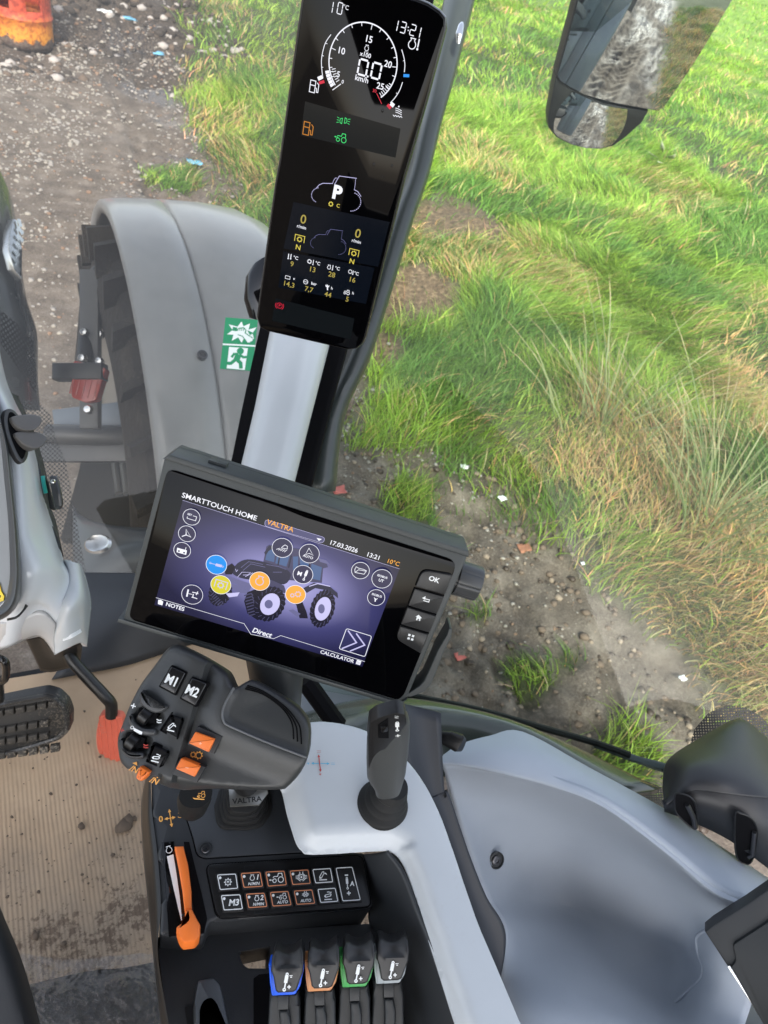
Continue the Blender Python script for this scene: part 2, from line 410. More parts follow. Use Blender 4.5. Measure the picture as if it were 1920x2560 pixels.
mud = mixc(nnoise(1.1), base, fine)
half = N.new('ShaderNodeValue'); half.outputs[0].default_value = .38; mud = mixc(half.outputs[0], base, fine)
mud = mixc(sp.outputs[1], mud, ramp(nnoise(34, 8, .7), [(.34, (.016, .012, .009)), (.52, (.055, .042, .032)), (.68, (.17, .135, .105))]))
mud = mixc(sp.outputs[2], mud, ramp(nnoise(26, 10, .75), [(.35, (.03, .018, .010)), (.52, (.13, .085, .05)), (.68, (.30, .21, .125))]))
soil = ramp(nnoise(40), [(.3, (.018, .022, .008)), (.6, (.06, .075, .02)), (.8, (.16, .15, .06))])
sx_ = N.new('ShaderNodeSeparateXYZ'); L.new(tc.outputs['Object'], sx_.inputs[0]); fa = N.new('ShaderNodeMapRange'); fa.inputs[1].default_value = 9; fa.inputs[2].default_value = 20; L.new(sx_.outputs[0], fa.inputs[0])
soil = mixc(fa.outputs[0], soil, ramp(nnoise(.7, 10, .75), [(.3, (.10, .17, .025)), (.55, (.20, .31, .045)), (.75, (.32, .34, .11))]))
colr = mixc(sp.outputs[0], mud, soil)
L.new(colr, b.inputs['Base Color'])
rr = N.new('ShaderNodeMapRange'); rr.inputs[3].default_value = .85; rr.inputs[4].default_value = .14; L.new(at_.outputs['Alpha'], rr.inputs[0]); L.new(rr.outputs[0], b.inputs['Roughness'])
bp = N.new('ShaderNodeBump'); bp.inputs['Strength'].default_value = .7; bp.inputs['Distance'].default_value = .012; L.new(nnoise(60, 8, .7), bp.inputs['Height']); L.new(bp.outputs[0], b.inputs['Normal'])
me.materials.append(m)
gob = bpy.data.objects.new('ground', me); COL.objects.link(gob); struct(gob)

# ---- grass blades (uncountable): one object
def make_blades(name, P, H, lean, W, C, mat, segs=3, ce=2., tipc=None):
    """P base points (n,3), H lengths, lean (n,2) tip offset, W widths, C (n,3) colours"""
    n = len(P); ang = rng.uniform(0, 2*math.pi, n); wx = np.cos(ang)*W/2; wy = np.sin(ang)*W/2
    vs = np.zeros((n, 2*segs+1, 3)); 
    for k in range(segs):
        t = k/segs; ww = (1-t*.55)
        cx = P[:, 0]+lean[:, 0]*t**ce; cy = P[:, 1]+lean[:, 1]*t**ce; cz = P[:, 2]+H*t*(1-.25*t)
        vs[:, 2*k] = np.stack([cx-wx*ww, cy-wy*ww, cz], 1); vs[:, 2*k+1] = np.stack([cx+wx*ww, cy+wy*ww, cz], 1)
    vs[:, 2*segs] = np.stack([P[:, 0]+lean[:, 0], P[:, 1]+lean[:, 1], P[:, 2]+H*.75], 1)
    q = 2*segs+1; base = (np.arange(n)*q)[:, None]
    quads = np.concatenate([base+np.array([2*k, 2*k+1, 2*k+3, 2*k+2]) for k in range(segs-1)], 0) if segs > 1 else np.zeros((0, 4), int)
    tris = base+np.array([2*segs-2, 2*segs-1, 2*segs])
    me = bpy.data.meshes.new(name); me.vertices.add(n*q); me.vertices.foreach_set('co', vs.reshape(-1).astype(np.float32))
    nl = quads.size+tris.size; me.loops.add(nl); me.loops.foreach_set('vertex_index', np.concatenate([quads.ravel(), tris.ravel()]).astype(np.int32))
    me.polygons.add(len(quads)+len(tris))
    st = np.concatenate([np.arange(len(quads))*4, len(quads)*4+np.arange(len(tris))*3]); me.polygons.foreach_set('loop_start', st.astype(np.int32))
    me.update(calc_edges=True)
    ca = me.color_attributes.new('col', 'FLOAT_COLOR', 'POINT')
    cc = np.repeat(np.concatenate([C, np.ones((n, 1))], 1)[:, None, :], q, 1)
    if tipc is not None: cc = cc.copy(); cc[:, -3:, :3] = np.array(tipc)*(.7+.6*rng.random((n, 1, 1)))
    ca.data.foreach_set('color', cc.reshape(-1).astype(np.float32)); me.materials.append(mat)
    o = bpy.data.objects.new(name, me); COL.objects.link(o); return o
gm, t, b = newmat('grass_blades'); a = t.nodes.new('ShaderNodeAttribute'); a.attribute_name = 'col'; a.attribute_type = 'GEOMETRY'
t.links.new(a.outputs['Color'], b.inputs['Base Color']); b.inputs['Roughness'].default_value = .5; b.inputs['Specular IOR Level'].default_value = .35
tl = t.nodes.new('ShaderNodeBsdfTranslucent'); t.links.new(a.outputs['Color'], tl.inputs[0]); mx = t.nodes.new('ShaderNodeMixShader'); mx.inputs[0].default_value = .35
t.links.new(b.outputs[0], mx.inputs[1]); t.links.new(tl.outputs[0], mx.inputs[2]); t.links.new(mx.outputs[0], t.nodes['Material Output'].inputs[0])
pts = []; hh = []; ln = []; ww = []; cc = []
def grass_col(x, y, dry):
    f = nz(x, y, .8, 50.)+.5*nz(x, y, 3., 51.); r = rnd.random()
    if r < dry*(1 if y < 3.2 else .55): c = (.33+.2*rnd.random(), .28+.15*rnd.random(), .13+.07*rnd.random())
    elif f > -.05: c = (.19, .335, .045)
    else: c = (.095, .21, .035)
    k = (.5+1.0*rnd.random()**1.3)*(1+.3*sst(3.0, 6, y)+.15*sst(3.5, 6, x)); return (c[0]*k*(1+.3*rnd.random()), c[1]*k, c[2]*k)
def scatter(n, x0, x1, y0, y1, Hs, Ws, pos=None):
    for _ in range(n):
        if pos: x, y = pos()
        else: x = rnd.uniform(x0, x1); y = rnd.uniform(y0, y1)
        # skip what the camera (with margin) and the mirror cannot see
        g = grassiness(x, y)
        if rnd.random() > g*1.05: continue
        clump = nz(x, y, 2.3, 14.)
        dryf = .08+.72*sst(.0, .42, nz(x, y, .75, 90.)+.3*nz(x, y, 3.2, 91.)+.34*sst(3.3, 1.6, y)*sst(2.1, 2.7, x)-.05*sst(3, 6, x)-.3*sst(2.55, 2.1, x)*sst(3.6, 3.0, y))
        H = Hs*(.55+.7*rnd.random())*(1+.7*clump)*(.65+.35*g); fl = nz(x, y, 1.2, 25.)*5+rnd.gauss(0, .9)
        l = H*(.35+.9*rnd.random())
        pts.append((x, y, height(x, y)-.01)); hh.append(H); ln.append((math.cos(fl)*l, math.sin(fl)*l)); ww.append(Ws*(.6+.8*rnd.random())); cc.append(grass_col(x, y, dryf))
scatter(90000, 1.3, 4.8, -.3, 5.5, .17, .0055)
scatter(6000, 1.05, 1.72, 5.3, 7.5, .12, .007)
scatter(62000, 1.6, 8.5, 3.5, 9.5, .21, .0095)
scatter(34000, 3.5, 9, -.5, 5, .17, .008)
scatter(60000, 2.0, 20, 6, 19, .17, .014)
scatter(30000, 1.8, 5.5, -7, -.3, .16, .009)
scatter(32000, 11, 40, 5, 38, .2, .03)
go = make_blades('grass', np.array(pts), np.array(hh), np.array(ln), np.array(ww), np.array(cc), gm)
go['kind'] = 'stuff'; tag(go, 'long green grass with dry straw covering the bank and field beside the mud track', 'grass')

# tall rushes: two clumps
for (cx, cy), nn, lab in (((3.45, 1.75), 130, 'clump of tall pale rushes standing in the grass at the right'), ((3.25, 2.6), 60, 'looser clump of straw tipped rushes nearer the mud track')):
    P = []; H = []; Ld = []; W = []; C = []
    for _ in range(nn):
        a = rnd.uniform(0, 6.28); r = .33*rnd.random(); x = cx+r*math.cos(a); y = cy+r*math.sin(a); h = .5+.45*rnd.random(); a += rnd.gauss(0, .4); l = h*(.2+.9*rnd.random())
        P.append((x, y, height(x, y))); H.append(h); Ld.append((math.cos(a)*l, math.sin(a)*l)); W.append(.0095); k = rnd.random(); C.append((.15+.14*k, .22+.08*k, .08+.07*k))
    o = make_blades('rush_clump', np.array(P), np.array(H), np.array(Ld), np.array(W), np.array(C), gm, 5, 1.2, (.42, .34, .20)); tag(o, lab, 'rushes')

# loose stones on the track
def rockmesh(mb, c, r, m=0, sq=.6):
    ico = [(0, 0, 1), (.89, 0, .45), (.28, .85, .45), (-.72, .53, .45), (-.72, -.53, .45), (.28, -.85, .45), (.72, .53, -.45), (-.28, .85, -.45), (-.89, 0, -.45), (-.28, -.85, -.45), (.72, -.53, -.45), (0, 0, -1)]
    fs = [(0, 1, 2), (0, 2, 3), (0, 3, 4), (0, 4, 5), (0, 5, 1), (1, 6, 2), (2, 7, 3), (3, 8, 4), (4, 9, 5), (5, 10, 1), (6, 7, 2), (7, 8, 3), (8, 9, 4), (9, 10, 5), (10, 6, 1), (11, 7, 6), (11, 8, 7), (11, 9, 8), (11, 10, 9), (11, 6, 10)]
    a = rnd.uniform(0, 6.3); ca_, sa_ = math.cos(a), math.sin(a); ex = rnd.uniform(.7, 1.4)
    vs = []
    for x, y, z in ico:
        k = r*rnd.uniform(.75, 1.2); x, y, z = x*k*ex, y*k, z*k*sq; vs.append((c[0]+x*ca_-y*sa_, c[1]+x*sa_+y*ca_, c[2]+z))
    mb.add(vs, fs, m)
mb = MB(); n = 0
while n < 8500:
    if n % 4 == 0: x = rnd.uniform(1.0, 2.4); y = rnd.uniform(-3., 4.5)
    else: x = rnd.uniform(-1.0, 2.3); y = rnd.uniform(2.6, 11.5)
    if grassiness(x, y) > .6: continue
    if rnd.random() > .5+nz(x, y, 1.3, 19.): continue
    r = .0035+.011*rnd.random()**5*(1+y*.1)+(.0007*y if y > 4 else 0)
    rockmesh(mb, (x, y, height(x, y)+r*.15), r, rnd.choice((0, 0, 1, 1, 2))); n += 1
st = mb.build('gravel', [flat('stone_grey', (.26, .24, .22), .8), flat('stone_pale', (.28, .255, .22), .75), flat('stone_brown', (.2, .13, .09), .85)], sharp=0)
st['kind'] = 'stuff'; tag(st, 'small loose grey and pale stones strewn over the mud track', 'gravel')
mb = MB(); n = 0
while n < 1500:
    x = rnd.uniform(1.0, 2.6); y = rnd.uniform(.2, 3.6)
    if grassiness(x, y) > .5 or rnd.random() > .35+1.2*max(0, nz(x, y, 2.1, 39.)): continue
    r = .006+.020*rnd.random()**2.5; rockmesh(mb, (x, y, height(x, y)+r*.1), r, rnd.choice((0, 1, 1, 2)), .6); n += 1
mc_ = mb.build('mud_clods', [plastic('wet_clod', (.05, .035, .025), .5, .8, 120, bdist=.003), plastic('brown_clod', (.13, .095, .07), .8, .8, 120, bdist=.003), plastic('dry_clod', (.24, .19, .145), .9, .8, 120, bdist=.003)], sharp=0)
mc_['kind'] = 'stuff'; tag(mc_, 'broken brown clods of mud along the churned wheel track', 'mud')
mb = MB(); n = 0
while n < 1500:
    x = rnd.uniform(-.6, 3.2); y = rnd.uniform(9.3, 13.5)
    if rnd.random() > .4+nz(x, y, 1.3, 29.): continue
    r = .02+.06*rnd.random()**2; rockmesh(mb, (x, y, height(x, y)), r, rnd.choice((0, 0, 0, 1, 2)), .7); n += 1
st = mb.build('soil_clods', [flat('clod_dark', (.045, .036, .03), .95), flat('clod_brown', (.11, .08, .06), .95), flat('clod_ash', (.35, .32, .3), .9)], sharp=0)
st['kind'] = 'stuff'; tag(st, 'dark clods and ash heaped round the foot of the burnt drum', 'soil')

# litter scraps: each a crumpled little sheet
def scrap(px, py, size, mat, lab):
    c = onz(px, py, .0); z = height(c.x, c.y); c = onz(px, py, z+.03); mb = MB(); n_ = 5; vs = []
    for i in range(n_):
        for j in range(n_):
            vs.append((c.x+size*(i/(n_-1)-.5)*(1+.4*rnd.random()), c.y+size*.8*(j/(n_-1)-.5)*(1+.4*rnd.random()), c.z+size*.25*(rnd.random()-.3)))
    mb.add(vs, [(i*n_+j, (i+1)*n_+j, (i+1)*n_+j+1, i*n_+j+1) for i in range(n_-1) for j in range(n_-1)])
    tag(mb.build('litter_scrap', mat, sharp=0, solid=.002), lab, 'litter', 'scraps of litter on the ground')
blu = flat('litter_blue', (.16, .42, .60), .5); wht = flat('litter_white', (.75, .78, .76), .5); pnk = flat('litter_red', (.45, .12, .10), .6)
scrap(487, 406, .12, blu, 'pale blue scrap of plastic on the mud left of the grass edge')
scrap(326, 48, .12, blu, 'blue plastic scrap in the dark soil right of the burnt drum')
scrap(260, 28, .13, wht, 'pale plastic scrap in the dark soil just right of the burnt drum')
scrap(396, 135, .12, blu, 'small blue scrap at the foot of the dark soil heap')
scrap(1160, 1166, .04, wht, 'white scrap in bright green grass above the touchscreen')
scrap(1256, 1246, .04, wht, 'pale scrap in grass right of the white scrap above the touchscreen')
scrap(1707, 1695, .03, wht, 'white scrap in grass near the frit corner at the right')
scrap(1457, 1408, .02, wht, 'tiny pale scrap in mud right of the rotary knob')
scrap(848, 1225, .06, pnk, 'red scrap lying on mud just above the touchscreen')
scrap(1150, 1640, .04, pnk, 'red scrap on mud right of the touchscreen handle')
scrap(1310, 1370, .06, flat('litter_brick', (.28, .13, .08), .9), 'broken brick red lump in mud beside the green tufts')

# pale-leaved dock plant by the mirror
pr = thing('dock_plant', 'pale leaved weed standing in bright grass below the wing mirror', 'plant', onz(1660, 385, .4))
c0 = onz(1662, 392, .42); dlf = flat('dock_leaf', (.55, .56, .38), .6)
for (px, py, l, a) in ((1620, 378, .12, 2.6), (1655, 350, .14, 1.7), (1690, 385, .12, .4), (1645, 405, .1, 3.4), (1700, 360, .1, 1.)):
    tip = onz(px, py, .62); bs = V((c0.x+.02*rnd.random(), c0.y, .35)); md = (tip+bs)/2; dd = (tip-bs).normalized(); sd_ = dd.cross(V((0, 0, 1))).normalized()*.045
    mb = MB(); mb.add([md-dd*.02, md+sd_+dd*.06, tip, md-sd_+dd*.06], [(0, 1, 2, 3)]); mb.build('leaf', dlf, pr, sharp=0, solid=.001)
mb = MB(); mb.tube([(c0.x, c0.y, .3), (c0.x, c0.y, .5)], .008, 6); mb.build('stem', flat('dock_stem', (.2, .2, .06)), pr)

# far hedge at the field edge
mb = MB()
for k in range(900):
    t_ = rnd.random(); x = 30+50*t_; y = 52-18*t_+rnd.gauss(0, .6); rockmesh(mb, (x, y, 1+rnd.random()*2.6), .45+.4*rnd.random(), rnd.choice((0, 0, 1)), .8)
tag(mb.build('hedge', [flat('hedge_brown', (.07, .06, .035), .9), flat('hedge_green', (.06, .07, .03), .9)], sharp=0), 'dark bare hedge along the far edge of the bright field', 'hedge')

# burnt oil drum
bc = V((.47, 10.55, 0)); frb = Fr(bc, (1, 0, 0), (0.03, .0, 1)); bp_ = thing('burnt_drum', 'rusty orange and yellow oil drum with square holes cut in its side on dark soil', 'drum', bc)
m, t, b = newmat('burnt_steel'); N = t.nodes; L = t.links; tc = N.new('ShaderNodeTexCoord')
sx = N.new('ShaderNodeSeparateXYZ'); L.new(tc.outputs['Object'], sx.inputs[0])
nn = nnoise(9); ad = N.new('ShaderNodeMath'); ad.operation = 'MULTIPLY_ADD'; L.new(nn, ad.inputs[0]); ad.inputs[1].default_value = .35; L.new(sx.outputs[2], ad.inputs[2])
c = ramp(ad.outputs[0], [(.20, (.09, .07, .06)), (.27, (.13, .09, .07)), (.29, (.66, .27, .02)), (.44, (.62, .20, .02)), (.52, (.46, .06, .02)), (1., (.4, .07, .04))])
n2 = ramp(nnoise(28), [(.35, (.45, .3, .25)), (.55, (1, 1, 1))]); mm = N.new('ShaderNodeMix'); mm.data_type = 'RGBA'; mm.blend_type = 'MULTIPLY'; mm.inputs[0].default_value = .9; L.new(c, mm.inputs[6]); L.new(n2, mm.inputs[7])
L.new(mm.outputs[2], b.inputs['Base Color']); b.inputs['Roughness'].default_value = .6
mb = MB(); seg = 48; zs = [0, .06, .14, .22, .28, .295, .31, .325, .34, .40, .54, .70, .9]; R = [.31, .325, .325, .325, .325, .335, .34, .335, .325, .325, .325, .325, .325]
holes = {(9, k) for k in (29, 30, 31, 32, 37, 38, 39, 40, 20, 21, 22)}
vs = [bc+V((R[i]*math.cos(2*math.pi*k/seg), R[i]*math.sin(2*math.pi*k/seg), zs[i])) for i in range(len(zs)) for k in range(seg)]
mb.add(vs, [(i*seg+k, i*seg+(k+1) % seg, (i+1)*seg+(k+1) % seg, (i+1)*seg+k) for i in range(len(zs)-1) for k in range(seg) if (i, k) not in holes])
mb.build('drum_wall', m, bp_, solid=.006)
mb = MB(); mb.lathe(Fr(bc, (1, 0, 0), (0, 0, 1)), [(.31, .03), (.0, .031)], 32, cap=False); mb.build('ash_bed', flat('ash', (.03, .028, .026), .95), bp_)

# ================================================================== CAB SHELL
HZ = lambda z: Fr((0, 0, z), (1, 0, 0), (0, 0, 1))
P_dark = plastic('charcoal_plastic', (.016, .018, .020), .48, .35, 1400)
P_dark2 = plastic('anthracite_plastic', (.024, .026, .029), .5, .4, 1100)
P_black = plastic('black_plastic', (.006, .006, .0065), .38, .1, 900)
P_rubber = plastic('black_rubber', (.010, .010, .010), .62, .3, 700, spec=.35)
P_gap = flat('gap_black', (.004, .004, .005), .8, .1)  # near-black for seams and seals; also painted shade inside slots, wells and holes
P_white = plastic('pale_grey_trim', (.58, .61, .63), .42, .12, 1500, var=.02, dirt=.10, dcol=(.38, .37, .34))
P_arm = plastic('silver_armrest', (.53, .56, .585), .36, .08, 1500, var=.025, coat=.15, dirt=.12, dcol=(.42, .40, .36))
P_side = plastic('blue_grey_trim', (.35, .39, .445), .50, .7, 1100, var=.03, dirt=.06, dcol=(.24, .25, .26))
P_glossblk = flat('gloss_black', (.004, .004, .005), .06, .5)
P_green = plastic('green_grey_paint', (.030, .038, .036), .45, .05, var=.03, coat=.2)
P_orange = plastic('orange_plastic', (.85, .19, .03), .42, .08, var=.03)
P_chrome = plastic('bright_metal', (.7, .71, .72), .22, metal=1.)
P_screw = plastic('dark_screw', (.08, .08, .085), .3, metal=.8)
ink_w = flat('ink_white', (.82, .84, .84), .5); ink_o = flat('ink_orange', (.85, .42, .10), .5); ink_r = flat('ink_red', (.45, .05, .04), .5); ink_b = flat('ink_blue', (.10, .42, .62), .5); ink_k = flat('ink_dark', (.02, .02, .02), .5)

def silo(mb, pairs, ratio=.8, seg=24, ex=2.6, m=0, cap=True):
    """solid of rounded sections between left/right outline points: (xl,yl,xr,yr,depth[,ratio])"""
    C_ = [at((p[0]+p[2])/2, (p[1]+p[3])/2, p[4]) for p in pairs]; rings = []
    for i, p in enumerate(pairs):
        wv = at(p[2], p[3], p[4])-at(p[0], p[1], p[4]); ax = (C_[min(i+1, len(C_)-1)]-C_[max(i-1, 0)]).normalized()
        rt = p[5] if len(p) > 5 else ratio
        tv = ax.cross(wv); tv = tv.normalized()*wv.length*rt/2; c = C_[i]+tv*(1 if tv.dot(FW) > 0 else -1)*0
        r_ = []
        for k in range(seg):
            a = 2*math.pi*k/seg; ca_, sa_ = math.cos(a), math.sin(a)
            r_.append(c+wv*.5*math.copysign(abs(ca_)**(2/ex), ca_)+tv*math.copysign(abs(sa_)**(2/ex), sa_))
        rings.append(r_)
    return mb.loft(rings, m, True, cap)
def screw(fr, c, r, parent, name='screw'):
    mb = MB(); mb.lathe(fr, [(r*1.7, -.002), (r*1.7, .0006), (r*1.5, .0009), (r*1.35, -.0012), (0, -.0013)], 24, 0, c, False)
    mb.lathe(fr, [(r, -.001), (r, .0006), (r*.85, .0012), (r*.5, .0012), (r*.45, -.0005), (0, -.0006)], 24, 1, c, False)
    return mb.build(name, [P_dark, P_screw], parent)

# ---- cardboard on the cab floor
m, t, b = newmat('cardboard'); N = t.nodes; L = t.links; tc = N.new('ShaderNodeTexCoord')
wv = N.new('ShaderNodeTexWave'); wv.wave_type = 'BANDS'; wv.bands_direction = 'X'; wv.inputs['Scale'].default_value = 44; wv.inputs['Distortion'].default_value = .7; wv.inputs['Detail'].default_value = 2; L.new(tc.outputs['Object'], wv.inputs['Vector'])
sx = N.new('ShaderNodeSeparateXYZ'); L.new(tc.outputs['Object'], sx.inputs[0])
rg = N.new('ShaderNodeMapRange'); rg.inputs[1].default_value = .82; rg.inputs[2].default_value = .6; L.new(sx.outputs[1], rg.inputs[0])
mg = N.new('ShaderNodeMath'); mg.operation = 'MULTIPLY'; L.new(rg.outputs[0], mg.inputs[0]); L.new(wv.outputs[0], mg.inputs[1])
base = ramp(nnoise(5), [(.3, (.36, .255, .16)), (.7, (.47, .35, .235))])
wp0 = N.new('ShaderNodeMapRange'); wp0.inputs[1].default_value = .35; wp0.inputs[2].default_value = .7; wp0.inputs[4].default_value = .6; L.new(nnoise(6), wp0.inputs[0]); wm = N.new('ShaderNodeMath'); wm.operation = 'MULTIPLY'; L.new(mg.outputs[0], wm.inputs[0]); L.new(wp0.outputs[0], wm.inputs[1])
c = mixc(wm.outputs[0], base, (.17, .12, .08))
# trodden dirt, heavier towards the seat
dr = N.new('ShaderNodeMapRange'); dr.inputs[1].default_value = .80; dr.inputs[2].default_value = .42; dr.inputs[3].default_value = 0; dr.inputs[4].default_value = .55; L.new(sx.outputs[1], dr.inputs[0])
dn = N.new('ShaderNodeMath'); dn.operation = 'ADD'; L.new(nnoise(9, 10, .65), dn.inputs[0]); L.new(dr.outputs[0], dn.inputs[1])
dk = N.new('ShaderNodeMapRange'); dk.inputs[1].default_value = .62; dk.inputs[2].default_value = 1.1; dk.inputs[4].default_value = .7; L.new(dn.outputs[0], dk.inputs[0])
c = mixc(dk.outputs[0], c, (.20, .165, .13))
n5 = nnoise(90, 8, .75); sm = N.new('ShaderNodeMath'); sm.operation = 'MULTIPLY'; L.new(n5, sm.inputs[0]); L.new(dn.outputs[0], sm.inputs[1])
sk_ = N.new('ShaderNodeMapRange'); sk_.inputs[1].default_value = .53; sk_.inputs[2].default_value = .61; sk_.inputs[4].default_value = .8; L.new(sm.outputs[0], sk_.inputs[0])
c = mixc(sk_.outputs[0], c, (.10, .07, .05))
L.new(c, b.inputs['Base Color']); b.inputs['Roughness'].default_value = .85; b.inputs['Specular IOR Level'].default_value = .2
bp = N.new('ShaderNodeBump'); bp.inputs['Strength'].default_value = .5; bp.inputs['Distance'].default_value = .0015; L.new(mg.outputs[0], bp.inputs['Height']); L.new(bp.outputs[0], b.inputs['Normal'])
FZ = 1.25
mb = MB(); fl = HZ(FZ)
far = [onz(*p, FZ) for p in ((-250, 1720), (0, 1700), (270, 1655), (420, 1612), (520, 1588), (640, 1640), (760, 1640))]
pts = [(p.x, p.y) for p in far]+[(.38, .75), (.5, .45), (.5, -.35), (-.75, -.35), (-.75, .9)]
mb.plate(fl, pts, lambda u, v: .003*nz(u, v, 3, 88), -.004, .03)
tag(mb.build('cardboard_sheet', m), 'dirty trodden sheet of ribbed brown cardboard laid over the cab floor', 'cardboard')
mb = MB(); mb.prism(HZ(FZ-.012), [(-.95, -1.5), (.86, -1.5), (.86, .2), (.50, .62), (.36, .93), (-.95, .97)], -.05, 0, .0); fo = struct(mb.build('cab_floor', P_rubber))
# mud crumbs on the cardboard
mb = MB()
for (px, py, r) in ((310, 2065, .014), (322, 2050, .011), (298, 2072, .009), (336, 2046, .006), (203, 2066, .006), (90, 2340, .006), (95, 2332, .004), (282, 2138, .004), (127, 1985, .004), (160, 2358, .005), (96, 2230, .003), (220, 1858, .003), (250, 1892, .003), (118, 1893, .002)):
    p = onz(px, py, FZ+.004); rockmesh(mb, (p.x, p.y, p.z), r, 0, .45)
for _ in range(260):
    x = rnd.uniform(-.35, .15); y = rnd.gauss(.55, .13); rockmesh(mb, (x, y, FZ+.003), .0008+.002*rnd.random()**3, 0, .5)
o = mb.build('mud_crumbs', flat('dry_mud', (.10, .075, .055), .95), sharp=0); o['kind'] = 'stuff'; tag(o, 'dried mud crumbs scattered over the cardboard', 'mud')

# ---- roof lining above and rear of the cab (out of the frame, added and trimmed to set the cab's light)
mb = MB(); mb.prism(HZ(3.0), [(-1.15, -1.9), (.56, -1.9), (.56, .15), (.36, .62), (-1.15, .75)], 0, .12, .02)
rf = thing('cab_roof', 'dark unseen roof of the tractor cab above the driver, shaped to shade the cab', 'roof', (0, 0, 3)); mb.build('roof_panel', flat('headliner', (.14, .14, .14), .9, .1), rf)
mb = MB(); mb.prism(HZ(FZ), [(-1.1, -1.55), (.86, -1.55), (.86, -1.5), (-1.1, -1.5)], 0, .75, .01); tag(mb.build('rear_bulkhead', P_dark2), 'dark low unseen bulkhead added behind the driver seat to block light', 'bulkhead')
st_ = thing('driver_seat', 'black driver seat just left of the armrest console', 'seat', (-.35, -.35, FZ))
mb = MB(); mb.prism(HZ(FZ+.3), rounded([(-.62, -.75), (-.14, -.75), (-.14, -.05), (-.62, -.05)], .08), 0, .16, .05); mb.build('cushion', P_rubber, st_)
mb = MB(); mb.prism(Fr((-.38, -.72, FZ+.45), (1, 0, 0), (0, 1, .15)), rounded([(-.25, 0), (.25, 0), (.22, .62), (-.22, .62)], .08), -.12, 0, .04); mb.build('backrest', P_rubber, st_)

# ---- side kick panel and front sill inside the windscreen
mb = MB()
A = [onz(x, y, FZ+.0) for x, y in ((130, 1700), (300, 1665), (420, 1625), (560, 1580), (700, 1560))]
B = [at(x, y, d) for x, y, d in ((215, 1560, 1.5), (300, 1540, 1.5), (400, 1515, 1.52), (520, 1490, 1.55), (700, 1460, 1.56))]
C1 = [at(x, y, d) for x, y, d in ((200, 1470, 1.55), (300, 1470, 1.57), (390, 1465, 1.6), (520, 1460, 1.62), (700, 1440, 1.62))]
D = [at(x, y, d) for x, y, d in ((195, 1440, 1.58), (300, 1440, 1.6), (400, 1440, 1.63), (520, 1440, 1.65), (700, 1420, 1.65))]
mb.surf([A, B, C1, D], 4, 5)
tag(mb.build('sill_panel', P_dark2, solid=.01), 'dark grey moulded panel between the cardboard and the windscreen foot', 'trim panel')

# ---- windscreen and side window
GL = glassmat('window_glass', (.93, .97, .94), .27, .012); GLW = glassmat('windscreen_glass', (.86, .86, .845), .6, .025)
gA = at(850, 1180, 1.28); wd = plane3(at(300, 1445, 1.64), at(620, 1430, 1.66), at(300, 100, 1.86))
mb = MB(); q = wd.hits([(-150, -150), (1130, -150), (1010, 200), (800, 850), (690, 1250), (640, 1440), (190, 1440), (-150, 1440)]); mb.prism(wd, q, 0, .005)
tag(mb.build('windscreen', GLW), 'tinted front windscreen pane left of the corner pillar', 'glass')
sw = plane3(at(860, 1230, 1.30), at(1640, 1960, 1.22), at(1850, 100, 1.42))
mb = MB(); q = sw.hits([(1190, -150), (2080, -150), (2080, 2020), (1650, 1965), (1300, 1850), (1050, 1770), (780, 1720), (800, 1250), (870, 1050), (1040, 500)]); mb.prism(sw, q, 0, .005)
tag(mb.build('side_window', GL), 'clear right side window pane looking onto the grass bank', 'glass')
def fritmat(name, scale, thr=.3):
    m, t, b = newmat(name); N_ = t.nodes; L_ = t.links; tc = N_.new('ShaderNodeTexCoord'); vo = N_.new('ShaderNodeTexVoronoi'); vo.voronoi_dimensions = '2D'; vo.inputs['Scale'].default_value = scale; vo.inputs['Randomness'].default_value = 0
    L_.new(tc.outputs['UV'], vo.inputs['Vector']); gt = N_.new('ShaderNodeMath'); gt.operation = 'GREATER_THAN'; gt.inputs[1].default_value = thr; L_.new(vo.outputs['Distance'], gt.inputs[0])
    tr = N_.new('ShaderNodeBsdfTransparent'); mx = N_.new('ShaderNodeMixShader'); L_.new(gt.outputs[0], mx.inputs[0]); L_.new(b.outputs[0], mx.inputs[2]); L_.new(tr.outputs[0], mx.inputs[1])
    L_.new(mx.outputs[0], N_['Material Output'].inputs[0]); b.inputs['Base Color'].default_value = (.006, .007, .007, 1); b.inputs['Roughness'].default_value = .4; return m
frit = fritmat('dotted_black_band', 1., .26)
def uvplane(o, fr, pitch, rot=45):
    me = o.data; uv = me.uv_layers.new(name='UV'); ca_, sa_ = math.cos(math.radians(rot)), math.sin(math.radians(rot))
    for l in me.loops:
        p = V(me.vertices[l.vertex_index].co)-fr.o; u, v = p.dot(fr.x)/pitch, p.dot(fr.y)/pitch; uv.data[l.index].uv = (u*ca_-v*sa_, u*sa_+v*ca_)

# frit band along the corner pillar (on the windscreen) and round the side window's lower rear corner
mb = MB(); mb.poly(wd, wd.hits(FF((563, 742), (574, 742), (527, 1015), (506, 1012)), .008), .008)
o = mb.build('frit_band', frit); uvplane(o, wd, .0042); tag(o, 'thin dotted black edge of the windscreen beside the silver pillar', 'glass edge')
mb = MB()
sp_ = [(1478, 1650), (1500, 1575), (1530, 1540), (1570, 1523), (1610, 1528), (1640, 1545), (1700, 1600)]; si_ = [(1462, 1680), (1515, 1600), (1545, 1575), (1575, 1562), (1600, 1565), (1625, 1590), (1700, 1660)]
mb.poly(sw, sw.hits(FF(*(sp_+[(1700, 1800), (1440, 1740)])), .008), .008)
o = mb.build('frit_corner', frit); uvplane(o, sw, .0046); tag(o, 'dotted black glass edging behind the black hinge cover', 'glass edge')
mb = MB(); mb.poly(sw, sw.hits(W4((700, 300), (1170, 480), (1180, 640), (760, 350)), .008), .008)
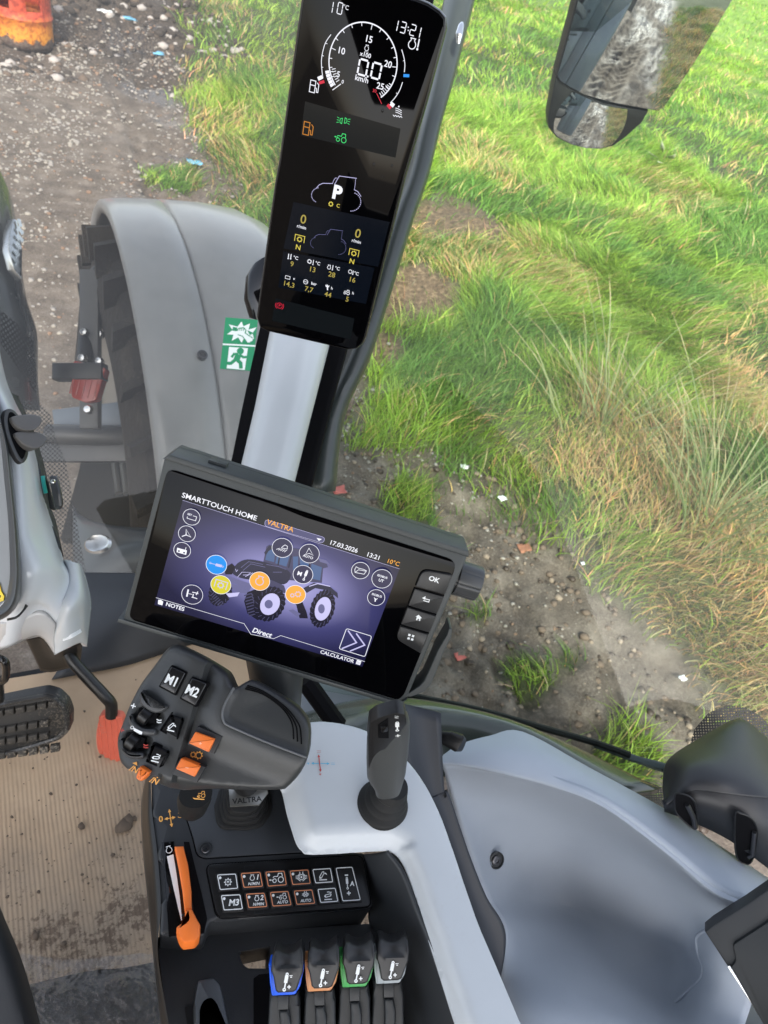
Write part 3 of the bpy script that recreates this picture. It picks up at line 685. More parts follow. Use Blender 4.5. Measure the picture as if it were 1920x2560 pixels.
o = mb.build('frit_strip', frit); uvplane(o, sw, .0040); tag(o, 'dotted black lower edge of the side window above the pale panel', 'glass edge')

mb = MB(); mb.poly(wd, wd.hits(W1((150, 0), (300, 0), (400, 120), (440, 300), (520, 480), (560, 700), (595, 900), (630, 1100), (690, 1400), (520, 1280), (480, 1100), (400, 900), (345, 650), (290, 470), (215, 200)), -.004), -.004)
o = mb.build('frit_lower_band', fritmat('dotted_grey_band', 1., .44)); uvplane(o, wd, .0075); tag(o, 'black dotted band on the windscreen edge just right of the steering column', 'glass edge')

# ---- corner pillar: silver inner trim, black seal, green grey outer frame
pil = thing('corner_pillar', 'right front cab pillar with silver inner trim and green grey outer frame', 'pillar', at(750, 1250, 1.2))
mb = MB(); silo(mb, [(s[0]*1.1574, s[1]*1.1574, s[2]*1.1574, s[3]*1.1574, s[4]) for s in ((520, 1015, 634, 1050, 1.02), (552, 880, 670, 905, 1.03), (582, 730, 710, 748, 1.05), (620, 560, 745, 580, 1.08), (690, 280, 800, 300, 1.16), (760, 0, 860, 10, 1.25), (790, -120, 880, -110, 1.3))], .95, 32, 2.3)
mb.build('inner_trim', plastic('pillar_silver', (.50, .53, .55), .32, .05, coat=.3, var=.02), pil)
mb = MB(); mb.surf([[at(x*1.1574, y*1.1574, 1.13) for x, y in r_] for r_ in (((505, 1015), (620, 1040), (672, 1060)), ((566, 730), (700, 742), (752, 752)), ((650, 420), (760, 440), (850, 450)), ((740, 0), (830, 5), (935, 10)), ((770, -120), (860, -110), (965, -100)))], 3, 6)
mb.build('seal', P_gap, pil, solid=.03)
mb = MB()
rows = [(750, 833, 1227, 1.16), (790, 856, 1042, 1.17), (850, 918, 900, 1.18), (905, 962, 766, 1.2), (970, 1030, 545, 1.24), (1000, 1059, 440, 1.27), (1015, 1070, 427, 1.27), (1045, 1099, 307, 1.3), (1075, 1135, 181, 1.34), (1110, 1182, 0, 1.38), (1140, 1215, -120, 1.42)]
rows.pop(5)
mb.surf([[at(a, y_+14, d+.02), at(a*.55+b_*.45, y_+8, d-.01), at(a*.12+b_*.88, y_+2, d), at(b_, y_, d+.035)] for a, b_, y_, d in rows], 4, 4)
mb.build('outer_frame', P_green, pil, solid=.004)
mb = MB(); silo(mb, [(1141, 108, 1149, 110, 1.30), (1139, 85, 1156, 88, 1.295), (1146, 62, 1160, 64, 1.3), (1152, 55, 1158, 56, 1.31)], .5, 12, 2); mb.build('grab_bolt', P_chrome, pil)
# grey mirror-like box behind the display, left (outside work lamp housing)
mb = MB(); silo(mb, [tuple([q*1.1574 for q in s[:4]])+(s[4],) for s in ((548, 590, 600, 560, 1.3), (532, 605, 600, 600, 1.29), (528, 650, 600, 650, 1.29), (540, 685, 600, 700, 1.3))], .8, 16, 3)
tag(mb.build('marker_lamp', P_glossblk, None), 'dark glossy lamp housing peeking out left of the tall pillar display', 'lamp')

# ---- right-hand trim
ds = MB(); ds.surf([[at(x, y, d) for x, y, d in r_] for r_ in (
    ((640, 1860, 1.08), (800, 1830, 1.08), (900, 1840, 1.06), (1000, 1890, 1.05), (1060, 1960, 1.04)),
    ((680, 1835, 1.12), (830, 1795, 1.12), (960, 1800, 1.09), (1080, 1860, 1.09), (1160, 1940, 1.08)),
    ((730, 1810, 1.16), (880, 1772, 1.16), (1050, 1772, 1.13), (1300, 1840, 1.1), (1500, 1990, 1.08)),
    ((790, 1800, 1.22), (900, 1766, 1.19), (1060, 1768, 1.18), (1320, 1835, 1.15), (1640, 1985, 1.14)))], 5, 5)
tag(ds.build('dash_top', plastic('olive_gloss_trim', (.045, .055, .045), .22, .02, coat=.3), solid=.012), 'dark olive glossy ledge below the side window behind the small joystick', 'trim')
# dark textured strip between armrest and pale panel
ribm = plastic('ribbed_strip', (.018, .021, .028), .5, .3, 600)
mb = MB()
strip = [W4(*r_) for r_ in (((-130, 60), (100, 120)), ((-20, 490), (115, 470)), ((30, 560), (140, 510)), ((100, 760), (235, 790)), ((180, 1000), (320, 1000)), ((250, 1180), (398, 1130)), ((310, 1340), (408, 1240)), ((350, 1480), (385, 1380)))]
mb.surf([[at(*r_[0], .92), at((r_[0][0]+r_[1][0])/2, (r_[0][1]+r_[1][1])/2, .945), at(*r_[1], .95)] for r_ in strip], 3, 5)
tag(mb.build('side_strip', ribm, solid=.008), 'dark finely ribbed trim strip between the silver armrest and the pale side panel', 'trim')
mb = MB(); silo(mb, [(*W4((60, 235))[0], *W4((75, 215))[0], .97), (*W4((75, 255))[0], *W4((110, 205))[0], .965), (*W4((110, 270))[0], *W4((150, 205))[0], .96), (*W4((160, 300))[0], *W4((205, 222))[0], .96), (*W4((185, 300))[0], *W4((212, 235))[0], .97)], .5, 16, 3)
tag(mb.build('window_latch', P_black, None), 'small black latch handle on the ledge left of the pale side panel', 'latch')

sp = thing('cab_side_trim', 'large smooth pale blue grey side panel with one bolt at the lower right', 'panel', at(1400, 2200, .95))
mb = MB()
def W(x, y, d): p = W4((x, y))[0]; return at(p[0], p[1], d)
top = [[W(112, 318, .985), W(100, 340, .975), W(103, 362, .97)],
       [W(190, 268, 1.0), W(200, 320, .98), W(215, 368, .968)],
       [W(330, 228, 1.02), W(370, 300, .985), W(400, 402, .962)],
       [W(490, 208, 1.04), W(580, 320, .99), W(640, 462, .958)],
       [W(800, 375, 1.03), W(840, 440, .985), W(880, 560, .945)],
       [W(1170, 578, 1.01), W(1160, 640, .97), W(1170, 770, .925)],
       [W(1420, 745, 1.0), W(1360, 790, .95), W(1400, 960, .90)],
       [W(1659, 905, .99), W(1600, 950, .94), W(1570, 1040, .885)],
       [W(1850, 1040, .98), W(1800, 1100, .92), W(1740, 1150, .87)]]
for r_ in top:   # sharpen the crease by adding a lip just below it
    pass
mb.surf([r_+[r_[2]+V((0, 0, -.012))+FW*.004] for r_ in top], 5, 5)
mb.build('top_ledge', P_side, sp, sharp=50)
mb = MB()
low = [[W(104, 364, .971), W(215, 371, .969), W(400, 405, .963), W(640, 466, .959), W(880, 564, .946), W(1170, 774, .926), W(1400, 964, .901), W(1570, 1044, .886), W(1740, 1154, .87)],
       [W(170, 560, .99), W(270, 560, 1.0), W(430, 570, 1.01), W(640, 600, 1.01), W(860, 680, 1.0), W(1120, 850, .98), W(1350, 1030, .94), W(1500, 1110, .92), W(1700, 1240, .90)],
       [W(250, 790, .99), W(350, 790, 1.01), W(480, 790, 1.03), W(680, 820, 1.04), W(860, 890, 1.03), W(1080, 1000, 1.0), W(1280, 1110, .96), W(1440, 1220, .93), W(1650, 1330, .91)],
       [W(330, 1000, .98), W(420, 1000, 1.0), W(540, 1010, 1.03), W(700, 1040, 1.05), W(880, 1100, 1.03), W(1060, 1190, 1.0), W(1250, 1290, .97), W(1400, 1370, .94), W(1600, 1450, .91)],
       [W(405, 1130, .965), W(480, 1150, .965), W(580, 1160, .975), W(720, 1190, .99), W(870, 1260, .99), W(1040, 1380, .97), W(1200, 1470, .95), W(1350, 1520, .93), W(1560, 1570, .91)],
       [W(395, 1300, .95), W(480, 1320, .93), W(580, 1330, .92), W(720, 1350, .92), W(860, 1410, .93), W(1020, 1500, .93), W(1180, 1570, .93), W(1330, 1620, .92), W(1530, 1650, .91)],
       [W(375, 1480, .94), W(470, 1500, .90), W(580, 1520, .88), W(720, 1540, .88), W(860, 1570, .89), W(1000, 1620, .90), W(1160, 1670, .91), W(1310, 1700, .92), W(1500, 1720, .91)],
       [W(360, 1750, .93), W(470, 1760, .87), W(580, 1770, .85), W(720, 1780, .85), W(860, 1790, .86), W(1000, 1800, .88), W(1160, 1820, .90), W(1310, 1830, .91), W(1500, 1850, .91)]]
for i_, inc in enumerate((0, .06, .105, .125, .11, .07, .03, .01)):
    for j_ in range(9): q_ = low[i_][j_]; k_ = inc*min(1, .35+.25*j_)*(1 if j_ < 7 else .6); low[i_][j_] = CAM+(q_-CAM)*(1+k_/.97)
mb.surf(low, 4, 5); inner_o = mb.build('inner_face', P_side, sp, solid=.012)
from mathutils.bvhtree import BVHTree
def onmesh(o, px, py, lift=.001):
    # the point of a built surface under a line from the driver's eye, a little proud of it
    bt_ = BVHTree.FromPolygons([v.co for v in o.data.vertices], [p.vertices for p in o.data.polygons]); r = ray(px, py).normalized()
    h, n, _, _ = bt_.ray_cast(CAM, r); n = n if n.dot(r) < 0 else -n
    return h+n*lift, n
mb = MB(); mb.tube([onmesh(inner_o, *W4(q)[0], .0)[0] for q in ((1372, 1150), (1330, 1172), (1316, 1200), (1325, 1270), (1345, 1330), (1338, 1380), (1290, 1430), (1215, 1500))], .0022, 8, 0, 4)
mb.build('moulded_crease', P_side, sp)
# bolt
bp0, nrm = onmesh(inner_o, *W4((355, 815))[0], 0)
nrm = (nrm*.45-FW*.55).normalized(); fb = Fr(bp0+nrm*.0065, CI, nrm); screw(fb, (0, 0), .0075, sp, 'bolt')

# black hinge cover at the right edge
hc = thing('hinge_cover', 'black leather grained cover with two open slots at the right edge above the pale panel', 'cover', at(1850, 1950, 1.0))
mb = MB()
hg = [[W(1155, 480, 1.04), W(1180, 345, 1.05), W(1330, 240, 1.08), W(1500, 148, 1.12), W(1560, 165, 1.16)],
      [W(1160, 500, 1.02), W(1205, 345, 1.02), W(1370, 262, 1.04), W(1535, 160, 1.09), W(1640, 225, 1.15)],
      [W(1163, 520, .99), W(1260, 380, .98), W(1430, 330, .99), W(1590, 260, 1.05), W(1720, 300, 1.13)],
      [W(1163, 540, .975), W(1290, 440, .96), W(1480, 430, .955), W(1660, 400, 1.0), W(1800, 400, 1.1)],
      [W(1163, 560, .97), W(1300, 490, .955), W(1500, 510, .945), W(1700, 520, .96), W(1850, 500, 1.05)]]
mb.surf(hg, 6, 6)
ft = [[W(1162, 558, .972), W(1300, 490, .957), W(1500, 510, .947), W(1700, 520, .962), W(1850, 500, 1.05)],
      [W(1165, 590, 1.0), W(1300, 640, .985), W(1480, 730, .975), W(1659, 860, .97), W(1850, 1000, .97)]]
mb.surf(ft, 6, 2); mb.build('cover_shell', plastic('grained_black', (.017, .018, .021), .42, .5, 900, bdist=.0003), hc, solid=.006)
fh = plane3(W(1200, 560, .963), W(1500, 560, .94), W(1450, 700, .97))
for pl in ([(1213, 500), (1245, 495), (1285, 510), (1310, 545), (1320, 620), (1310, 665), (1240, 610), (1215, 570)], [(1500, 600), (1530, 590), (1575, 610), (1600, 650), (1605, 700), (1590, 790), (1560, 830), (1505, 790)]):
    mb = MB(); o_ = sm2(fh.hits(W4(*pl)), 4); mb.poly(fh, o_, .003, 0); mb.tube([fh.w(u, v, .003) for u, v in o_]+[fh.w(*o_[0], .003)], .0012, 6, 1)
    mb.build('slot', [P_gap, P_black], hc)  # openings are flat black patches, their inner shade put in as colour
mb = MB(); p = fh.hits(W4((1270, 540), (1300, 600), (1310, 650), (1285, 640), (1590, 670), (1580, 780), (1560, 790)))
mb.tube([fh.w(*p[0], .005), fh.w(*p[1], .005), fh.w(*p[2], .005)], .0035, 8); mb.build('hinge_rod', P_screw, hc); mb = MB(); mb.tube([fh.w(*q_, .005) for q_ in p[4:]], .003, 8); mb.build('hinge_rod', P_screw, hc)

# folding latch box at the lower right
lb = thing('latch_box', 'dark grey moulded latch with recessed black tongue at the lower right edge', 'latch', at(1850, 2300, .87))
fx = plane3(W(1360, 1160, .872), W(1659, 960, .85), W(1450, 1320, .86))
mb = MB(); mb.prism(fx, fx.hits(W4((1358, 1165), (1400, 1130), (1560, 1030), (1720, 920), (1720, 1560), (1620, 1560), (1585, 1500), (1460, 1320))), -.03, 0, .003); mb.build('latch_body', P_dark2, lb)
mb = MB(); mb.prism(fx, rounded(fx.hits(W4((1490, 1215), (1700, 1080), (1700, 1700), (1640, 1600), (1480, 1320), (1505, 1295))), .004), .0, .006, .002); mb.build('latch_tongue', P_dark, lb)
mb = MB(); mb.prism(fx, fx.hits(W4((1465, 1322), (1478, 1315), (1590, 1490), (1630, 1545), (1610, 1552), (1580, 1500))), .002, .004, .0005); mb.build('latch_spring', P_chrome, lb)

# ---- wiper along the foot of the side window (outside)
wp = thing('side_wiper', 'black wiper blade and arm lying along the foot of the side window', 'wiper', at(1300, 1830, 1.3))
def wpt(x, y, h): q = sw.hit(*W4((x, y))[0], h); return sw.w(*q, h)
mb = MB(); mb.tube([wpt(-110, 20, -.03), wpt(0, 45, -.03), wpt(300, 110, -.03), wpt(600, 195, -.03), wpt(830, 260, -.03), wpt(1000, 320, -.03)], .006, 8, 0, 4); mb.build('blade', P_rubber, wp)
mb = MB(); mb.tube([wpt(0, 70, -.03), wpt(180, 110, -.035), wpt(420, 185, -.035), wpt(600, 240, -.035), wpt(780, 318, -.03)], .005, 8, 0, 4); mb.build('lower_rail', P_black, wp)
mb = MB(); mb.tube([wpt(830, 268, -.035), wpt(1000, 330, -.035), wpt(1180, 385, -.035), wpt(1400, 440, -.035)], [.007, .008, .010, .012], 8, 0, 3, .6); mb.build('arm', plastic('wiper_arm', (.05, .06, .065), .4), wp)
for a, b_ in (((130, 85), (135, 100)), ((300, 125), (300, 150)), ((350, 130), (355, 165)), ((540, 185), (545, 215)), ((230, 100), (232, 130)), ((450, 155), (452, 190))):
    mb = MB(); mb.tube([wpt(*a, -.03), wpt(*b_, -.033)], .004, 6); mb.build('bracket', P_black, wp)
mb = MB(); mb.lathe(Fr(wpt(785, 320, -.03), CI, -FW), [(.006, -.003), (.006, .003), (.003, .004), (0, .004)], 12); mb.build('end_screw', P_chrome, wp)
# outer frame line below the glass
mb = MB(); mb.surf([[wpt(-250, 30, -.09), wpt(200, 150, -.08), wpt(700, 330, -.08), wpt(1200, 560, -.08)], [wpt(-250, 70, -.03), wpt(200, 210, -.02), wpt(700, 390, -.02), wpt(1200, 640, -.02)]], 4, 2)
tag(mb.build('window_sill', P_green, solid=.01), 'dark green grey outer sill under the side window beyond the pale panel', 'sill')

# ---- engine-side cover and front work seen through the windscreen
mb = MB(); mb.surf([[at(x, y, d) for x, y, d in r_] for r_ in (((195, 1455, 1.75), (260, 1455, 1.75), (400, 1450, 1.75), (560, 1450, 1.75)), ((190, 1400, 1.8), (250, 1395, 1.76), (380, 1370, 1.72), (560, 1360, 1.72)), ((185, 1320, 1.9), (240, 1340, 1.85), (360, 1338, 1.8), (560, 1335, 1.8)), ((180, 1270, 2.0), (205, 1300, 1.95), (300, 1325, 1.9), (560, 1330, 1.9)))], 5, 5)
fc = thing('front_cover', 'smooth grey blue cover with an oval hole outside the windscreen foot', 'cover', at(330, 1400, 1.75)); mb.build('cover_skin', plastic('cover_grey', (.085, .095, .105), .35, coat=.2), fc, solid=.01)
fq = Fr(at(246, 1362, 1.752), CI, -FW-CJ*-.5); mb = MB(); mb.lathe(fq, [(.026, .004), (.022, .010), (.016, .006), (.0, .005)], 24, 0, ex=1.3, cap=False); mb.build('hole_rim', P_chrome, fc)
# under-bonnet plate with three ribs
up_ = plane3(at(170, 1380, 2.35), at(420, 1380, 2.3), at(280, 1100, 2.7)); ub = thing('chassis_plate', 'dull brown grey chassis plate with three upright ribs beyond the windscreen', 'chassis', at(280, 1300, 2.35))
mb = MB(); mb.prism(up_, up_.hits([(150, 1345), (600, 1345), (640, 1000), (330, 960), (215, 1090), (195, 1180)]), -.03, 0, .005); mb.build('plate', plastic('chassis_paint', (.022, .019, .014), .85, var=.2, vscale=6), ub)
for x in (290, 310, 330):
    mb = MB(); mb.tube([up_.w(*up_.hit(x+8, 1235)), up_.w(*up_.hit(x-2, 1160))], .014, 10); mb.build('rib', plastic('rib_paint', (.07, .065, .052), .4), ub)
mb = MB(); mb.tube([at(120, 1085, 2.45), at(230, 1088, 2.45), at(330, 1090, 2.5)], .035, 12); mb.box(Fr(at(200, 1120, 2.5), CI, -FW), (0, 0, 0), (.4, .10, .05), 0, .01)
tag(mb.build('axle_beam', plastic('beam_grey', (.06, .06, .06), .35), None), 'grey horizontal steering beam crossing behind the windscreen at left', 'beam')
mb = MB(); mb.box(Fr(at(230, 1045, 2.52), CI*1+CJ*.12, -FW), (0, 0, 0), (.27, .09, .02), 0, .006); fw_ = Fr(at(230, 1045, 2.5), CI+CJ*.12, -FW)
tag(mb.build('bracket_plate', plastic('galvanised', (.16, .18, .20), .35, metal=.3), None), 'pale galvanised bracket plate above the grey steering beam', 'bracket')
# front wheel and fender (with the wheel under it)
wy, wz, wx0, wx1, WR = 2.12, .86, .24, .70, .72
def wc(x, a, r): return V((x, wy+r*math.sin(a), wz+r*math.cos(a)))
fwl = thing('wheel_and_tyre', 'large muddy front tyre under the grey fender', 'wheel', (.45, wy, wz))
mb = MB(); prof = [(wx0, .42), (wx0-.01, .55), (wx0+.03, .66), (wx0+.1, .69), (wx0+.28, .70), (wx1-.1, .69), (wx1-.03, .66), (wx1+.01, .55), (wx1, .42)]
mb.loft([[wc(x, 2*math.pi*k/64, r) for x, r in prof] for k in range(65)], closed=False, cap=False)
for k in range(26):
    for sd_ in (0, 1):
        a0 = 2*math.pi*(k+.5*sd_)/26; xa, xb = (wx0-.015, (wx0+wx1)/2+.03) if sd_ == 0 else (wx1+.015, (wx0+wx1)/2-.03); da = .16; vs = []
        for (x, a, r) in ((xa, a0, .62), (xa, a0+.055, .62), (xb, a0+da+.06, .68), (xb, a0+da, .68), (xa, a0+.01, .72), (xa, a0+.045, .72), (xb, a0+da+.045, .735), (xb, a0+da+.01, .735)): vs.append(wc(x, a, r))
        mb.add(vs, [(0, 1, 2, 3), (4, 7, 6, 5), (0, 4, 5, 1), (1, 5, 6, 2), (2, 6, 7, 3), (3, 7, 4, 0)])
mb.build('tyre', plastic('muddy_tyre', (.03, .025, .02), .8, .6, 60, bdist=.006, dirt=.7, dcol=(.10, .08, .06)), fwl)
mb = MB(); mb.loft([[wc(x, 2*math.pi*k/40, r) for x, r in ((wx0+.02, .44), (wx0+.05, .40), (wx0+.12, .36), (wx0+.2, .14), (wx0+.12, .12), (wx0+.1, .0))] for k in range(41)], closed=False, cap=False); mb.build('rim', plastic('rim_grey', (.28, .26, .23), .5, dirt=.5), fwl)
fnd = thing('front_fender', 'broad smooth grey plastic front fender curving over the muddy tyre', 'fender', (.6, wy, wz))
FRad = .80
fprof = [(.285, -.045), (.275, -.02), (.285, -.004), (.32, .002), (.40, .006), (.452, .006), (.462, -.008), (.472, .007), (.60, .004), (.70, -.008), (.78, -.04), (.83, -.10)]
mb = MB(); angs = [math.radians(a) for a in np.linspace(-66, 54, 44)]
def fp(x, dr, a):
    tw = .10*(a)  # the wheel is steered a little
    return V((x-.10*math.sin(a)*0, wy+(FRad+dr)*math.sin(a), wz+(FRad+dr)*math.cos(a)))
mb.loft([[fp(x, dr*(1+.6*max(0, a-.5)), a) for x, dr in fprof] for a in angs], closed=False, cap=False)
mb.build('fender_shell', plastic('fender_grey', (.29, .295, .30), .33, .15, 900, coat=.3, dirt=.35, dcol=(.30, .29, .27)), fnd, solid=.012, sharp=60)
a_ = math.radians(-36); fbolt = Fr(fp(.43, .012, a_), (1, 0, 0), V((0, math.sin(a_), math.cos(a_)))); mb = MB(); mb.lathe(fbolt, [(.014, -.006), (.014, .002), (.009, .004), (.006, .0), (0, 0)], 16); mb.build('fender_bolt', P_screw, fnd)
# fender stay: bent black tube with bolts and amber reflector
def Q(x, y, d): p = Z7((x, y))[0]; return at(p[0], p[1], d)
stay = thing('fender_stay', 'bent black tubular stay holding the fender with bright bolts', 'bracket', Q(500, 1000, 2.2))
mb = MB(); mb.tube([Q(760, 380, 2.42), Q(690, 445, 2.40), Q(600, 530, 2.36), Q(540, 610, 2.33), Q(515, 720, 2.30), Q(500, 900, 2.26), Q(482, 1120, 2.2)], .028, 12, 0, 4); mb.build('stay_tube', P_black, stay)
for x, y, d in ((487, 900, 2.2), (475, 1050, 2.17), (573, 912, 2.25), (572, 1068, 2.2), (510, 1345, 2.1)):
    mb = MB(); mb.lathe(Fr(Q(x, y, d), CI, -FW), [(.014, -.01), (.014, .006), (.010, .012), (0, .013)], 8); mb.build('stay_bolt', P_chrome, stay)
mb = MB(); mb.box(Fr(Q(520, 1000, 2.24), CI, -FW), (.0, 0, 0), (.06, .5, .03), 0, .006); mb.build('stay_plate', plastic('stay_grey', (.09, .09, .09), .5), stay)
arf = thing('side_reflector', 'amber red ribbed side lamp under a black cap left of the front fender', 'lamp', Q(500, 1200, 2.15))
mb = MB(); mb.box(Fr(Q(460, 1130, 2.13), CI, -FW), (0, 0, 0), (.15, .05, .05), 0, .008); mb.build('lamp_cap', P_black, arf)
mb = MB(); fr_ = Fr(Q(500, 1200, 2.13), CI+CJ*-.25, -FW); mb.prism(fr_, rounded([(-.05, .06), (.05, .06), (.045, -.04), (.015, -.055), (-.03, -.05)], .01), -.02, .015, .004)
for k in range(5): mb.box(fr_, (-.035+.0175*k, .0, .016), (.005, .08, .004), 0, .001)
mb.build('lens', plastic('amber_red_lens', (.32, .03, .015), .2, coat=.5), arf)
# bonnet side at the left edge, with a bright slatted badge and a perforated lower grille
bn = thing('bonnet', 'dark glossy bonnet flank at the left edge with bright slatted vent trim', 'bonnet', Q(60, 700, 2.0))
mb = MB()
br_ = [((-200, -260), (-60, -200), (-12, -60), (5, -10)), ((-200, 60), (-60, 80), (30, 60), (72, 140)), ((-200, 330), (-60, 330), (60, 360), (112, 420)), ((-200, 600), (-60, 600), (90, 640), (150, 690)), ((-200, 850), (-60, 850), (130, 860), (212, 900)), ((-200, 1100), (-60, 1100), (130, 1100), (218, 1150)), ((-200, 1400), (-60, 1400), (130, 1350), (232, 1350))]
mb.surf([[Q(r_[0][0], r_[0][1], 1.85), Q(r_[1][0], r_[1][1], 1.88), Q(r_[2][0], r_[2][1], 1.95), Q(r_[3][0], r_[3][1], 2.05)] for r_ in br_], 5, 5)
mb.build('bonnet_skin', plastic('bonnet_black', (.055, .06, .062), .25, coat=.5, var=.03), bn, solid=.02)
mb = MB(); fbn = plane3(Q(10, 150, 1.89), Q(100, 430, 1.93), Q(0, 560, 1.87))
for k in range(7): t0 = k/6; a_, b__ = fbn.hit(*Z7((52-30*t0+22, 255+45*k))[0]), fbn.hit(*Z7((88+14*math.sin(k), 300+42*k))[0]); mb.line(fbn, [a_, b__], .012, .02)
mb.prism(fbn, fbn.hits(Z7((35, 330), (60, 250), (85, 260), (112, 440), (108, 600), (60, 540), (30, 430))), -.01, .012, .004)
mb.build('vent_trim', plastic('satin_chrome', (.55, .57, .58), .25, metal=.9), bn)
mb = MB(); fg = plane3(Q(0, 800, 1.86), Q(200, 900, 1.98), Q(150, 1250, 1.93)); mb.poly(fg, fg.hits(Z7((0, 770), (100, 850), (190, 950), (212, 1150), (205, 1250), (60, 1050), (0, 960)), .02), .02)
o = mb.build('lower_grille', fritmat('perforated', 1., .32), bn); uvplane(o, fg, .011)

# emergency exit sticker on the windscreen
stk = thing('exit_sticker', 'green and white emergency exit sticker of a fist breaking glass and a running figure', 'sticker', at(600, 860, 1.7))
sf = Fr(wd.w(*wd.hit(600, 860)), wd.x, wd.n)
def sq(*p): return sf.hits(Z7(*p), .008)
mb = MB(); s_g = flat('sticker_green', (.012, .24, .10), .45); s_w = flat('sticker_white', (.74, .78, .74), .45)
mb.poly(sf, sq((1299, 814), (1486, 829), (1451, 1123), (1267, 1110)), .008, 0)
mb.line(sf, sq((1283, 969), (1470, 979)), .004, .008, 1)
mb.build('sheet', [s_g, s_w], stk)
mb = MB(); mb.poly(sf, sq((1392, 838), (1402, 866), (1440, 850), (1432, 885), (1478, 872), (1455, 905), (1463, 938), (1440, 940), (1440, 962), (1405, 935), (1392, 962), (1372, 930), (1335, 950), (1345, 915), (1308, 912), (1340, 888), (1318, 855), (1368, 868)), .0084, 0)
mb.build('glass_burst', s_w, stk)
mb = MB(); mb.line(sf, sq((1340, 880), (1365, 885)), .010, .0088, 0); mb.poly(sf, sq((1362, 893), (1378, 878), (1405, 875), (1418, 890), (1412, 905), (1456, 935), (1455, 950), (1425, 962), (1398, 925), (1370, 915)), .0088, 1)
for k in range(4): mb.line(sf, sq((1372+11*k, 878), (1370+11*k, 893)), .0018, .0092, 0)
mb.line(sf, sq((1362, 893), (1378, 878), (1405, 875), (1418, 890), (1412, 905), (1456, 935)), .0022, .0093, 0); mb.line(sf, sq((1370, 915), (1398, 925), (1425, 962)), .0022, .0093, 0); mb.poly(sf, sq((1425, 890), (1462, 905), (1440, 918)), .0091, 0)
mb.build('fist', [s_g, s_w], stk)
mb = MB(); mb.poly(sf, sq((1320, 985), (1428, 992), (1410, 1118), (1306, 1108)), .0084, 0); mb.build('doorway', s_w, stk)
mb = MB(); c = sq((1385, 1009))[0]; mb.disc(sf, c, .0085, .0088)
mb.line(sf, sq((1376, 1028), (1362, 1060)), .015, .0088); mb.line(sf, sq((1380, 1028), (1402, 1045), (1421, 1043)), .006, .0088); mb.line(sf, sq((1374, 1026), (1348, 1026), (1334, 1045)), .006, .0088)
mb.line(sf, sq((1362, 1056), (1386, 1078), (1388, 1110)), .009, .0088); mb.line(sf, sq((1360, 1056), (1330, 1080), (1290, 1078)), .008, .0088)
mb.build('running_figure', s_g, stk)

# ---- wing mirror outside the side window
wm_ = thing('wing_mirror', 'black rimmed wing mirror with large upper and small curved lower glass reflecting the track', 'mirror', at(1500, 200, 1.75))
mc = at(1560, 60, 1.78); toC = (CAM-mc).normalized(); tgt = (V((1.62, -2.4, .75))-mc).normalized(); mn = (toC+tgt).normalized()
mf = Fr(mc, CI, mn)
def MZ(*p, h=0): return mf.hits(Z8(*p), h)
upo = [(195, 520), (350, -60), (365, -400), (1500, -400), (1480, -130), (1410, 0), (1150, 420), (940, 740), (900, 765), (840, 755), (560, 700), (380, 650), (290, 605), (215, 560)]
loo = [(195, 530), (290, 615), (520, 715), (700, 752), (835, 772), (790, 850), (680, 950), (590, 1015), (500, 1035), (400, 1030), (300, 1005), (200, 955), (145, 890), (140, 820), (165, 680)]
m_m, t, b = newmat('mirror_silver'); b.inputs['Base Color'].default_value = (.82, .84, .86, 1); b.inputs['Metallic'].default_value = 1; b.inputs['Roughness'].default_value = .0
mb = MB(); mb.prism(mf, MZ(*upo), -.05, .002, .002); mb.build('upper_case', P_black, wm_)
ug = inset(MZ(*upo), .003); ux_, uy_ = mf.hit(*Z8((800, 200))[0]); mb = MB(); mb.plate(mf, ug, lambda u, v: .020-((u-ux_)**2+(v-uy_)**2)/(2*1.5), .0, .012); mb.build('upper_glass', m_m, wm_, sharp=80)
mb = MB(); mb.prism(mf, MZ(*loo), -.05, -.004, .002); mb.build('lower_case', P_black, wm_)
lo_i = inset(MZ(*loo), .0035); cx_ = sum(p[0] for p in lo_i)/len(lo_i); cy_ = sum(p[1] for p in lo_i)/len(lo_i)
mb = MB(); mb.plate(mf, lo_i, lambda u, v: .006-((u-cx_)**2+(v-cy_)**2)/(2*.5), -.006, .006); mb.build('lower_glass', m_m, wm_, sharp=60)
# what the mirror shows: rear fender behind the camera
rfx = thing('rear_fender', 'large grey rear fender behind the cab, seen in the wing mirror', 'fender', (.9, -1.2, 1.1))
def rp(x, dr, a): return V((x, -1.08+(1.02+dr)*math.sin(a), .95+(1.02+dr)*math.cos(a)))
rpf = [(.78, .0), (.85, .01), (.95, .012), (.962, -.006), (.974, .012), (1.08, .01), (1.09, -.012), (1.10, .008), (1.24, -.005), (1.29, -.03), (1.30, -.07)]
mb = MB(); mb.loft([[rp(x, dr, a) for x, dr in rpf] for a in [math.radians(q) for q in np.linspace(-80, 112, 56)]], closed=False, cap=False); mb.build('fender_skin', plastic('rear_grey', (.20, .215, .23), .35, coat=.2), rfx, solid=.012, sharp=60)
mb = MB(); mb.lathe(Fr(rp(.90, .012, .9), (1, 0, 0), V((0, math.sin(.9), math.cos(.9)))), [(.02, 0), (.018, .006), (.01, .002), (0, .002)], 16); mb.build('fender_bolt', P_screw, rfx)

